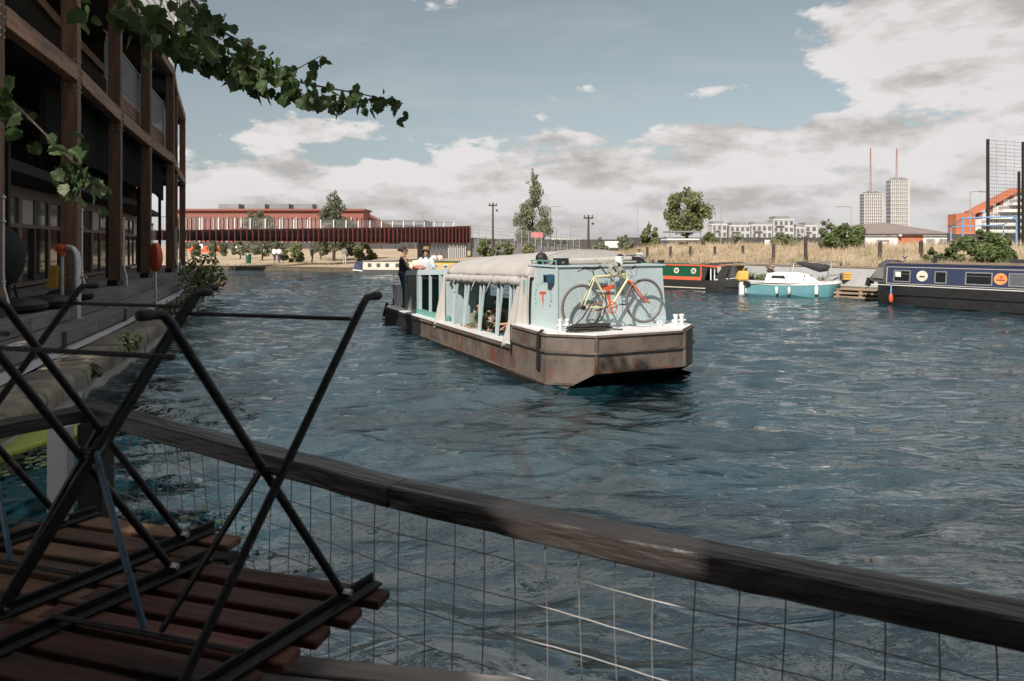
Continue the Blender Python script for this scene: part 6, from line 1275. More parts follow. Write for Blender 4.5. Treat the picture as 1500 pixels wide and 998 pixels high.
    obj('cabin_roof', MB().hexa([(.25, .15, 1.242), (6.8, .15, 1.242), (6.8, 1.85, 1.242), (.25, 1.85, 1.242), (.3, .35, 1.29), (6.75, .35, 1.29), (6.75, 1.65, 1.29), (.3, 1.65, 1.29)]), M['green'], T)
    obj('red_band', MB().hexa([(.3, yf(.52) - .02, .50), (6.76, yf(.52) - .02, .50), (6.76, yf(.52), .50), (.3, yf(.52), .50), (.3, yf(.66) - .016, .66), (6.76, yf(.66) - .016, .66), (6.76, yf(.66), .66), (.3, yf(.66), .66)]), M['red'], T)
    obj('red_band', MB().box(.28, 6.82, .135, .165, 1.19, 1.26), M['red'], T); obj('red_band', MB().box(6.70, 6.78, yf(.9) - .03, yf(.9) + .05, .66, 1.19), M['red'], T)
    for x in (1.0, 2.1, 3.3, 4.46, 5.39, 6.33):
        p = disc(T, 'porthole', x, .95, yf, .14, 'cream', .02); disc(T, 'pane', x, .95, yf, .085, 'vinyl', .026, par=p)
    obj('waterline_stripe', MB().bar((0, .0, .12), (6.9, .0, .12), .03, .04).bar((6.9, .0, .12), (8.2, .32, .2), .03, .04), M['cream'], T); obj('bow_panel', MB().hexa([(7.5, .06, .34), (8.55, .52, .52), (8.55, .55, .52), (7.5, .09, .34), (7.5, .03, .58), (8.6, .50, .70), (8.6, .54, .70), (7.5, .07, .58)]), M['white'], T)
    obj('awning', MB().add([(6.8, .05, 1.24), (8.3, .1, 1.33), (8.3, 1.9, 1.33), (6.8, 1.95, 1.24), (7.5, .05, 1.20), (7.5, 1.95, 1.20), (7.5, 1.0, 1.38), (6.8, 1, 1.34), (8.3, 1, 1.42)], [(0, 4, 6, 7), (4, 1, 8, 6), (7, 6, 5, 3), (6, 8, 2, 5)]), M['dkcanvas'], T); obj('awning_trim', MB().bar((6.82, .03, 1.24), (7.5, .03, 1.18), .02, .08).bar((7.5, .03, 1.18), (8.3, .08, 1.31), .02, .08), M['red'], T)
    obj('side_sheet', MB().hexa([(6.82, .07, .52), (6.95, .07, .52), (6.95, .10, .52), (6.82, .10, .52), (6.82, .07, 1.22), (7.15, .07, 1.2), (7.15, .10, 1.2), (6.82, .10, 1.22)]).hexa([(7.45, .07, .55), (7.95, .12, .55), (7.95, .15, .55), (7.45, .10, .55), (7.9, .07, 1.24), (8.28, .10, 1.3), (8.28, .13, 1.3), (7.9, .10, 1.24)]), M['dkcanvas'], T)
    obj('bow_seat', MB().box(7.2, 7.8, .5, 1.6, .5, .75), M['wood'], T); obj('door_post', MB().box(7.22, 7.27, .12, .17, .52, 1.22).box(7.42, 7.46, .12, .17, .52, 1.22), M['white'], T); obj('back_panel', MB().box(7.0, 8.2, 1.75, 1.8, .5, 1.22), M['ochre'], T)
    obj('cratch_frame', MB().bar((8.3, .15, 1.32), (8.75, .55, .72), .04, .04).bar((8.3, .15, 1.32), (8.1, .2, .66), .05, .05).bar((8.45, .25, 1.28), (8.45, .3, .66), .09, .06), M['dkclad'], T); obj('cratch_glass', MB().hexa([(8.12, .22, .68), (8.7, .58, .70), (8.7, .6, .70), (8.12, .24, .68), (8.28, .18, 1.26), (8.32, .2, 1.26), (8.32, .22, 1.26), (8.28, .2, 1.26)]), M['skyglass'], T); obj('roof_planter', MB().box(5.9, 6.6, .5, .8, 1.29, 1.36), M['wood'], T)
    for x, y, s, m, lab in ((1.2, .9, .22, 'dkclad', 'dark crate on the green narrowboat roof beside the bicycle handlebar'), (1.9, .8, .14, 'wood', 'small wooden box on the green narrowboat roof'), (2.4, 1.0, .12, 'rubber', 'small black bucket on the green narrowboat roof')):
        p = WM[T.name] @ V((x + 1.6, y, 1.295)); c = thing('roof_crate', lab, 'crate', p, math.atan2(-.677, .736)); obj('crate', MB().box(-s, s, -s, s, 0, s * 1.1), M[m], c); obj('lid', MB().box(-s * 1.05, s * 1.05, -s * 1.05, s * 1.05, s * 1.1 + .002, s * 1.2), M[m], c)
    # yellow covered outboard motor between the two boats
    b = at(1086, 0, 31.6); t = thing('outboard_motor', 'yellow hooded outboard motor hanging on the stern of the turquoise sailing boat', 'outboard motor', (10.15, 30.2, 0))
    obj('hood', MB().loft([[(x * .9 * s_ + dx, y * s_, z) for x, y in ((-.25, -.16), (.25, -.16), (.27, .16), (-.27, .16))] for z, s_, dx in ((.66, .9, .02), (.72, 1.05, .02), (1.0, .85, .06), (1.08, .7, .08))]), M['ochre'], t); obj('leg', MB().box(-.10, .10, -.07, .07, -.2, .66), M['white'], t); obj('clamp', MB().box(.05, .35, -.12, .12, .48, .62), M['black'], t)
    # turquoise sailing boat
    T = thing('sailing_boat', 'small turquoise sailing boat with white deck and furled dark sail moored by the wall', 'sailing boat', (10.3, 30.1, 0), math.atan2(-.4, .917))
    Lb = 3.85; Wd = 1.75; lp = []; lt = []
    for f in (0, .05, .2, .4, .6, .75, .87, .95, 1.0):
        x = Lb * f; h = Wd / 2 * (.80 + .2 * math.sin(min(1, f * 1.6) * math.pi / 2)) * (1 if f < .55 else math.sqrt(max(.0006, 1 - ((f - .55) / .45) ** 2))); zz = .50 + .10 * (abs(f - .35) / .65) ** 2; c = Wd / 2
        xk = x - (.30 * max(0, f - .8) / .2); lp.append([(xk * .98 + .03, c - h * .55, -.3), (xk, c - h * .82, .03), (x, c - h, zz), (x, c + h, zz), (xk, c + h * .82, .03), (xk * .98 + .03, c + h * .55, -.3)]); lt.append([(x, c - h - .015, zz - .02), (x, c - h - .015, zz + .05), (x, c - h * .93, zz + .09), (x, c + h * .93, zz + .09), (x, c + h + .015, zz + .05), (x, c + h + .015, zz - .02)])
    obj('hull', MB().loft(lp), M['aqua'], T, True, sharp=30); obj('deck', MB().loft(lt), M['white'], T, True, sharp=30)
    obj('cabin', MB().loft([[(x, .875 - w_, .55), (x + o_, .875 - w_ * .8, z), (x + o_, .875 + w_ * .8, z), (x, .875 + w_, .55)] for x, w_, z, o_ in ((.75, .66, .98, .12), (1.4, .68, 1.04, 0), (2.2, .62, 1.02, 0), (2.55, .58, .96, -.02), (3.05, .42, .62, -.05))]), M['white'], T, True, sharp=25)
    obj('window', MB().hexa([(1.02, .265, .76), (1.62, .245, .76), (1.62, .28, .76), (1.02, .30, .76), (1.08, .285, .90), (1.58, .272, .90), (1.58, .30, .90), (1.08, .31, .90)]), M['glass'], T); obj('front_hatch', MB().hexa([(2.35, .45, .96), (2.7, .5, .86), (2.7, 1.2, .86), (2.35, 1.3, .96), (2.35, .45, .985), (2.7, .5, .885), (2.7, 1.2, .885), (2.35, 1.3, .985)]), M['dkclad'], T)
    obj('toe_rail', MB().tube([(.1, .02, .60), (1.8, -.02, .56), (2.9, .1, .60), (3.5, .4, .66)], .018, 6), M['wood'], T); obj('boom', MB().tube([(-.6, .6, 1.40), (1.5, .75, 1.36), (3.75, .95, 1.52)], .030, 8), M['greyslat'], T); obj('yard', MB().tube([(-1.2, .8, 1.30), (2.1, .9, 1.38)], .03, 8), M['wood'], T)
    obj('sail_cover', MB().tube([(2.05, .82, 1.46), (2.3, .83, 1.40), (2.7, .85, 1.30), (3.0, .87, 1.22), (3.22, .88, 1.24), (3.28, .9, 1.36)], [.05, .10, .15, .19, .17, .12], 12), M['dkcanvas'], T, True)
    obj('mast_crutch', MB().tube([(3.3, .88, .6), (3.36, .9, 1.58)], .03, 8).tube([(3.5, .7, .6), (3.44, .88, 1.5)], .02, 6).tube([(1.9, .6, 1.0), (1.95, .8, 1.42)], .02, 6).tube([(1.75, .9, 1.0), (1.9, .8, 1.4)], .02, 6), M['galv'], T); obj('bow_rail', MB().tube([(3.1, .2, .6), (3.3, .25, .9), (3.8, .85, .95), (3.3, 1.5, .9), (3.1, 1.5, .6)], .014, 6), M['chrome'], T); obj('stay', MB().tube([(1.6, .1, .56), (1.7, .3, 1.0)], .01, 5).tube([(2.3, .1, .56), (2.4, .3, 1.0)], .01, 5), M['bark'], T)
    obj('transom', MB().hexa([(-.04, .25, .1), (.02, .25, .1), (.02, 1.5, .1), (-.04, 1.5, .1), (-.04, .12, .58), (.02, .12, .58), (.02, 1.62, .58), (-.04, 1.62, .58)]), M['white'], T); obj('masthead_light', MB().ell((3.82, .95, 1.40), (.06, .06, .08), 10, 6), M['dkclad'], T, True)
    for i, (x, lab) in enumerate(((1.28, 'white fender nearest the stern of the turquoise sailing boat'), (1.78, 'middle white fender on the turquoise sailing boat'), (2.85, 'larger white fender nearest the bow of the turquoise sailing boat'))):
        f = thing('boat_fender', lab, 'fender', WM[T.name] @ V((x, -.10, .10)), 0, 'white fenders on the sailing boat'); k = 1.25 if i == 2 else 1
        obj('bulb', MB().tube([(0, 0, 0), (0, 0, .05), (0, 0, .28 * k), (0, 0, .34 * k)], [.02, .06 * k, .06 * k, .02], 12), M['white'], f, True); obj('rope', MB().tube([(0, 0, .33 * k), (0, .03, .50)], .008, 5), M['greyrope'], f); obj('cap', MB().tube([(0, 0, -.04), (0, 0, .02)], .035, 8), M['black'], f)
    person('person in a light top sitting hunched on the sailing boat cabin roof', WM[T.name] @ V((.95, 1.15, .98)), R(170), sit(chest=(0, .12, .36), neck=(0, .18, .52), head=(0, .25, .65), lshoulder=(-.17, .15, .47), rshoulder=(.17, .15, .47)), 'skin2', ('hair', 'short'), (('top', 'cream', ('torso',), .008), ('shorts', 'bark', ('legs',), 0)), vox=.02, hands=False, k=.8)
    # cream narrowboat by the far bank
    T = thing('cream_narrowboat', 'long low cream narrowboat with small square windows moored near the bridge', 'narrowboat', (-12.4, 52.6, 0), R(-8)); Lb = 7.0
    boat_hull(T, Lb, 1.9, .34, M['greycanvas'], bow_right=False, point=1.3, bowrise=.1); o, yf = cabin(T, .9, Lb - .1, .35, .98, 1.9, 'cream', .1, .06); obj('cabin_roof', MB().box(.85, Lb, .1, 1.8, .982, 1.03), M['greyclad'], T)
    for x in (1.3, 2.0, 2.7, 3.5, 4.3, 5.1, 5.9): wframe(T, x, x + .28, .55, .84, yf, 'skyglass', 'dkclad')
    obj('cratch_cover', MB().loft([[(.88, .15, .40), (.88, .2, 1.02), (.88, 1.7, 1.02), (.88, 1.75, .4)], [(.05, .4, .45), (.12, .5, .95), (.12, 1.4, .95), (.05, 1.5, .45)]]), M['navy'], T); obj('bow_stripe', MB().bar((.05, .22, .33), (.9, .02, .26), .02, .09), M['white'], T); obj('chimney', MB().tube([(3.9, .6, 1.03), (3.9, .6, 1.25)], .05, 8), M['black'], T)
    T = thing('mustard_narrowboat', 'mustard and cream narrowboat partly hidden behind the barge women', 'narrowboat', (-6.5, 49.6, 0), R(-26)); Lb = 6.5
    boat_hull(T, Lb, 1.9, .36, M['black'], point=1.3, bowrise=.12); o, yf = cabin(T, .5, Lb - 1.3, .37, 1.02, 1.9, 'ochre', .1, .06); obj('cabin_roof', MB().box(.45, Lb - 1.25, .1, 1.8, 1.022, 1.07), M['green'], T)
    for x in (.9, 1.7, 2.6, 3.5, 4.3): wframe(T, x, x + .35, .58, .86, yf, 'glass', 'white')
    # timber landing stage between the two right hand boats
    T = thing('landing_stage', 'rough timber landing stage between the sailing boat and the navy narrowboat', 'landing stage', (14.3, 28.2, 0), math.atan2(-.7, .7))
    for k in range(6): beam('plank', (-.9, .1 + .2 * k, .36), (1.1, .1 + .2 * k, .36), .17, .05, M['wood'], T, c=.008)
    for k, x in enumerate((-.8, .1, 1.0)): beam('pile', (x, .02, -.5), (x, .02, .32), .14, .14, M['wood'], T, up=(0, 1, 0), c=.01)
    for z in (.22, .05): beam('waler', (-.95, -.05, z), (1.15, -.05, z), .06, .09, M['wood'], T)
    t = thing('wooden_crate', 'small orange wooden crate on the ledge behind the sailing boat bow', 'crate', at(1243, 402, 29.9) - V((0, 0, .25))); 
    for k in range(3): beam('slat', (-.22, 0, .06 + .11 * k), (.22, 0, .06 + .11 * k), .02, .09, M['ochre'], t)
    beam('slat', (-.2, .02, 0), (-.2, .02, .34), .03, .03, M['wood'], t); beam('slat', (.2, .02, 0), (.2, .02, .34), .03, .03, M['wood'], t); obj('base', MB().box(-.22, .22, .03, .35, 0, .3), M['wood'], t)
boats()
def bystanders():
    F_ = [(402, 69, 'white shirted person walking on the far bank, left of the close pair', 'white', 'dkclad', 80), (409, 69, 'person in white and black walking on the far bank, right of the close pair', 'whitecloth', 'denim', 95), (457, 68, 'person in dark clothes running along the far bank below the big tree', 'skin2', 'blackcloth', 60), (505, 64.5, 'person in grey clothes walking on the bank beside the cream narrowboat', 'sage', 'whitewall', 100)]
    for px, Y, lab, a, b, rz in F_:
        g = gnd(px, 0, Y); person(lab, g + V((0, 0, .05)), R(rz - 90), stand(lknee=(-.09, .16, .5), lankle=(-.09, .12, .1), rankle=(.09, -.25, .12), rknee=(.09, -.02, .48), ltoe=(-.1, .28, .03), rtoe=(.1, -.1, .03)), 'skin2', ('hair', 'short'), (('top', a if a in ('whitecloth', 'sage', 'white') else 'blackcloth', ('torso', 'shoulders', 'sleeves'), .01), ('trousers', b, ('legs',), 0)), vox=.03, hands=False, group=None)
    p0 = at(687 - 50, 383, 64)
    for dx, lab, m in ((0, 'person in white sitting on the bank beside the bridge abutment', 'whitecloth'), (.5, 'person in pale clothes sitting close behind the one in white by the abutment', 'cream')):
        x, Y = -6.9 + dx, 60.5 + dx * .4; person(lab, V((x, Y, ground_at(x, Y) + .15)), R(170), sit(), 'skin2', ('hair', 'short'), (('top', m, ('torso', 'shoulders', 'sleeves'), .01), ('trousers', 'denim', ('legs',), 0)), vox=.03, hands=False)
    T = bpy.data.objects['green_narrowboat']; 
    p = WM['green_narrowboat'] @ V((2.75, .9, 1.30)); person('small figure in a white cap and grey top sitting on the green narrowboat roof', p, R(150), sit(chest=(0, .08, .4), lankle=(-.1, .5, .0), rankle=(.1, .5, 0), ltoe=(-.1, .62, -.02), rtoe=(.1, .62, -.02), lknee=(-.1, .4, .3), rknee=(.1, .4, .3)), 'skin2', ('hair', 'short'), (('top', 'whitecloth', ('torso', 'shoulders', 'sleeves'), .01), ('trousers', 'denim', ('legs',), 0)), vox=.02, hands=False, extras=sunhat, k=.8)
    g = gnd(364, 0, 68); t = thing('litter_bin', 'dark green litter bin on the far bank under the bridge', 'bin', g); obj('body', MB().tube([(0, 0, 0), (0, 0, .85)], [.24, .27], 12), M['green'], t); obj('lid', MB().tube([(0, 0, .85), (0, 0, .95), (0, 0, 1.0)], [.29, .26, .1], 12), M['green'], t)
    for px, lab in ((294, 'white information sign on the far bank nearest the dark building'), (345, 'white information sign on the far bank left of the green bin')):
        g = gnd(px, 0, 92); t = thing('small_sign', lab, 'sign', g); obj('post', MB().tube([(0, 0, 0), (0, 0, 1.1)], .05, 6), M['galv'], t); obj('board', MB().box(-.3, .3, -.05, 0, .9, 1.5), M['white'], t)
    t = thing('red_hoarding', 'low orange red hoarding beside the dark building on the far bank', 'hoarding', at(303, 0, 100).xy.to_3d() + V((0, 0, 1.2))); 
    for k in range(6): obj('panel', MB().box(-2.7 + .9 * k, -2.7 + .9 * k + .87, 0, .05, 0, .95), M['red'], t)
bystanders()
# ------------------------------------------------------------------ foreground: railing, upturned chairs, tables, tree
ZR = 1.6
def railing():
    t = thing('terrace_railing', 'worn dark timber handrail with galvanised wire mesh crossing the foreground', 'railing', (-1.6, 2.64, .6))
    IM = WM[t.name].inverted(); w = lambda p: IM @ V(p)
    outer = [(-1.6, 2.64), (-.265, 1.765), (.355, 1.418), (.87, 1.161), (2.0, .61)]
    P = [V((x, y, 0)) for x, y in outer]
    def off(i, j): d = (P[j] - P[i]).normalized(); return V((d.y, -d.x, 0))
    zc = V((0, 0, ZR - .0275)); hw = .04
    def seg(a, b, n, e0=0, e1=0): d = (b - a).normalized(); return beam('handrail', w(a + n * hw + zc - d * e0), w(b + n * hw + zc + d * e1), .08, .055, M['rail'], t, c=.005, wob=.0035)
    seg(P[0], P[1], off(0, 1), .0, -.0015)
    # second rail, gently bowed, one timber
    n1 = off(1, 4); pts = [P[1] , P[2], P[3], P[4]]; ns = [off(1, 2), off(1, 3), off(2, 4), off(3, 4)]
    lp = []; sm_ = []
    for k in range(3):
        for f in range(12): sm_.append((pts[k].lerp(pts[k + 1], f / 12), ns[k].lerp(ns[k + 1], f / 12)))
    sm_.append((pts[3], ns[3])); rr = random.Random(12)
    d0 = (P[2] - P[1]).normalized(); x0 = P[1] + ns[0] * hw + zc
    fm = Matrix(((P[4] - P[1]).normalized(), V((0, 0, 1)).cross((P[4] - P[1]).normalized()), V((0, 0, 1)))).transposed().to_4x4(); fm.translation = x0; fi = fm.inverted()
    for p, n in sm_:
        e = .0035; c = p + n * hw + zc; q = lambda a, b: tuple(fi @ (c + n * (a + (rr.random() - .5) * e) + V((0, 0, b + (rr.random() - .5) * e * .6))))
        lp.append([q(-.04, -.0225), q(-.035, -.0275), q(.035, -.0275), q(.04, -.0225), q(.04, .0225), q(.034, .0275), q(-.035, .0275), q(-.04, .0225)])
    me = mesh_of('handrail', MB().loft(lp)); me.materials.append(M['rail']); o = put('handrail', me, t, IM @ fm)
    nb = 1; q = V((.293, 1.372, ZR - .022)); nn = off(2, 3); obj('bolt', MB().ell((0, 0, 0), (.009, .009, .009), 12, 8), M['galv'], t, True).location = w(q)
    # short return rail on the left
    A = V((-1.6, 2.64, 0)); B = V((-2.75, .95, 0)); d = (B - A).normalized(); n = V((-d.y, d.x, 0))
    beam('handrail', w(A + n * .04 + zc + d * .03 + V((0, 0, -.002))), w(B + n * .04 + zc), .08, .05, M['rail'], t, c=.005, wob=.003)
    beam('corner_post', w(V((-1.545, 2.535, -.2))), w(V((-1.545, 2.535, ZR - .052))), .09, .09, M['timber_dark'], t, up=(0, 1, 0), c=.006)
    beam('post', w(V((-2.02, 1.97, .1))), w(V((-2.02, 1.97, ZR - .052))), .07, .07, M['timber_dark'], t, up=(0, 1, 0), c=.006)
    # mesh of welded wires just inside the rail
    r2 = random.Random(6); s = 0.0; wires = 0
    path = [p + m * .035 for p, m in ((P[0], off(0, 1)), (P[1], off(0, 1).lerp(off(1, 2), .5)), (P[2], off(1, 3)), (P[3], off(2, 4)), (P[4], off(3, 4)))]
    cum = [0]
    for a, b in zip(path[:-1], path[1:]): cum.append(cum[-1] + (b - a).length)
    def pt(s):
        j = 0
        while j < len(path) - 2 and cum[j + 1] < s: j += 1
        f = (s - cum[j]) / (cum[j + 1] - cum[j]); return path[j].lerp(path[j + 1], f), (path[j + 1] - path[j]).normalized()
    sp = .083; s = .10
    bow = lambda s_, z: .010 * math.sin(s_ * 3.1 + z * 5) + .006 * math.sin(s_ * 9 + z * 11)
    while s < cum[-1] - .1:
        p, d = pt(s); n = V((-d.y, d.x, 0)); pts = []
        for k in range(13): z = ZR - .05 - k * .055; pts.append(w(p + n * bow(s, z) + d * .006 * math.sin(z * 9 + s * 5) + V((0, 0, z))))
        obj('wire', MB().tube(pts, .0015, 5), M['wire'], t, True); s += sp
    for k in range(7):
        z = 1.468 - .083 * k; pts = []; s = .04
        while s < cum[-1] - .05: p, d = pt(s); n = V((-d.y, d.x, 0)); pts.append(w(p + n * (bow(s, z) - .003) + V((0, 0, z + .004 * math.sin(s * 75.7) + .003 * math.sin(s * 5 + k))))); s += .0415
        obj('wire', MB().tube(pts, .0015, 5), M['wire'], t, True)
    beam('bottom_rail', w(P[0] + off(0, 1) * .04 + V((0, 0, .86))), w(P[1] + off(0, 1) * .04 + V((0, 0, .86))), .05, .09, M['timber_dark'], t); beam('bottom_rail', w(P[1] + off(1, 4) * .04 + V((0, 0, .86))), w(P[4] + off(1, 4) * .04 + V((0, 0, .86))), .05, .09, M['timber_dark'], t)
    # steel pile and pale pipe just outside the corner
    one('mooring_pile', MB().tube([(-1.77, 2.87, -1), (-1.77, 2.87, 1.40)], .042, 18).tube([(-1.77, 2.87, 1.40), (-1.77, 2.87, 1.43)], [.046, .03], 18), M['galv'], 'round pale grey steel pile standing behind the dark railing corner post', 'pile', smooth=True)
    one('pale_board', MB().hexa([(-2.03, 2.98, .2), (-1.91, 2.93, .2), (-1.90, 2.96, .2), (-2.02, 3.01, .2), (-2.03, 2.98, 1.42), (-1.91, 2.93, 1.42), (-1.90, 2.96, 1.42), (-2.02, 3.01, 1.42)]), M['whitewall'], 'flat pale board beside the round steel pile at the railing corner', 'board')
railing()
def terrace():
    t = thing('terrace_deck', 'dark timber terrace deck under the tables inside the railing', 'decking', (0, 0, .5)); z = .08
    for k in range(30):
        y = -1.6 + .135 * k; x0 = max(-2.9, -2.9 + max(0, (y - .9)) * .72 ); x1 = 2.2 if y < .5 else 2.2 - (y - .5) * 1.85
        if x1 - x0 > .3: beam('deck_board', (x0, y, z), (x1, y, z), .125, .03, M['timber_dark'], t, c=.003)
    for x, y in ((-1.4, 2.3), (-.2, 1.6), (1.0, .9), (-2.5, .5), (1.5, -1), (-2.5, -1)): beam('pile', (x, y, -2), (x, y, .06), .16, .16, M['timber_dark'], t, up=(0, 1, 0))
terrace()
def upturned(label, fr, wid, seatmat, zs, depth, over_r, over_l, nsl, brace, leg=.66, seed=0):
    """folding slatted table lying upside down: fr = far right bracket point; e1 = along slats (to the right), e2 = towards us"""
    e1 = V((.963, -.268, 0)); e2 = V((-.502, -.865, 0)); t = thing('folding_table', label, 'folding table', (fr[0], fr[1], zs)); w = lambda a, b, z: e1 * a + e2 * b + V((0, 0, z))
    rr = random.Random(seed)
    for k in range(nsl):
        b = -.05 + k * (depth + .10) / (nsl - .0); beam('slat', w(-wid - over_l, b, -.012 + .002 * rr.random()), w(over_r + .012 * rr.random(), b + .004 * rr.random(), -.012), .058, .020, seatmat, t, c=.003)
    for a in (0, -wid):
        beam('frame_bar', w(a, -.10, .006), w(a, depth + .08, .006), .008, .028, M['blacksteel'], t, c=.0015)
        beam('frame_bar', w(a + .022, -.09, .004), w(a + .022, depth + .08, .004), .026, .006, M['blacksteel'], t, c=.0015)
        tilt = .0
        pf, pn = w(a + .012, 0, .02), w(a + .012, depth, .02); tf, tn = w(a + .03 - (.0 if a == 0 else .0), -.03, leg), w(a + .012, depth + .0, leg)
        cr = lambda p, q, o: (p + e1 * o, q + e1 * o)
        p, q = cr(pn, tf, .008); hook = [q + e2 * -.035 + V((0, 0, -.002)), q + V((0, 0, -.004)), q + e2 * .014 + V((0, 0, -.02)), q.lerp(p, .08), q.lerp(p, .5), p]
        obj('leg', MB().tube(hook, [.0085] * 6, 10), M['blacksteel'], t, True); obj('foot_cap', MB().cone(hook[0] + e2 * -.002, hook[0] + e2 * .012, .0100, .0100), M['rubber'], t, True)
        p, q = cr(pf, tn, -.012); hook = [q + e2 * .035 + V((0, 0, -.002)), q + V((0, 0, -.004)), q - e2 * .014 + V((0, 0, -.02)), q.lerp(p, .08), q.lerp(p, .5), p]
        obj('leg', MB().tube(hook, [.0085] * 6, 10), M['blacksteel'], t, True); obj('foot_cap', MB().cone(hook[0] + e2 * .002, hook[0] + e2 * -.012, .0100, .0100), M['rubber'], t, True)
        c = pf.lerp(tn, .5).lerp(pn.lerp(tf, .5), .5); obj('pivot_bolt', MB().tube([c - e1 * .016, c + e1 * .016], .008, 10), M['blacksteel'], t)
        for q in (pf, pn): obj('rivet', MB().tube([q - e1 * .02, q + e1 * .012], .007, 8), M['galv'], t)
        mid = w(-wid * .45, depth * .62, .03)
        if brace: beam('brace', c + e1 * (.02 if a else -.03), mid + e1 * (.02 if a == 0 else -.02), .018 if a else .010, .006 if a else .010, M['bluesteel'] if a else M['blacksteel'], t, up=e2, c=.001)
    for b, z in ((-.015, leg - .05), (depth - .01, leg - .075)): obj('cross_rod', MB().tube([w(-wid, b, z), w(.01, b, z)], .0048, 8), M['blacksteel'], t, True)
    obj('cross_rod', MB().tube([w(-wid, depth * .5, leg * .5 + .02), w(.0, depth * .5, leg * .5 + .02)], .005, 8) if False else MB().tube([w(-wid, depth * .62, .02), w(.0, depth * .62, .02)], .0055, 8), M['blacksteel'], t, True)
    return t
upturned('red brown slatted folding table lying upside down, nearest the water', (-.370, 1.481), .45, M['seatred'], 1.43, .41, .055, .08, 6, True, seed=2)
upturned('lighter brown slatted folding table upside down at the left, behind the red brown one', (-.864, 1.778), .40, M['seatbrown'], 1.43, .41, .11, .10, 6, True, seed=5)
upturned('reddish slatted folding table lying upside down in the bottom left corner', (-.99, 1.12), .45, M['seatred'], 1.43, .42, .045, .08, 6, False, seed=7)
def tables():
    for i, (c, lab, n, L_) in enumerate([((-.35, 1.402), 'weathered grey slatted table under the red brown upturned one', 7, 1.5), ((-1.25, 1.98), 'dark slatted table carrying the lighter brown upturned one', 6, 1.0)]):
        t = thing('terrace_table', lab, 'table', (c[0], c[1], .6), R(-9.5)); z = 1.355 - .6 - .014
        for k in range(n): beam('slat', (-L_ * .62, -.03 - .066 * k, z), (L_ * .5, -.03 - .066 * k, z), .056, .024, M['greyslat'] if i == 0 else M['timber_dark'], t, c=.003, wob=.002)
        D_ = .066 * n
        for x in (-L_ * .5, L_ * .4): beam('bearer', (x, 0, z - .03), (x, -D_, z - .03), .04, .03, M['timber_dark'], t)
        for x in (-L_ * .5, L_ * .4):
            for y in (-.05, -D_ + .03): beam('leg', (x, y, 0), (x, y, z - .046), .045, .045, M['timber_dark'], t, up=(0, 1, 0))
tables()
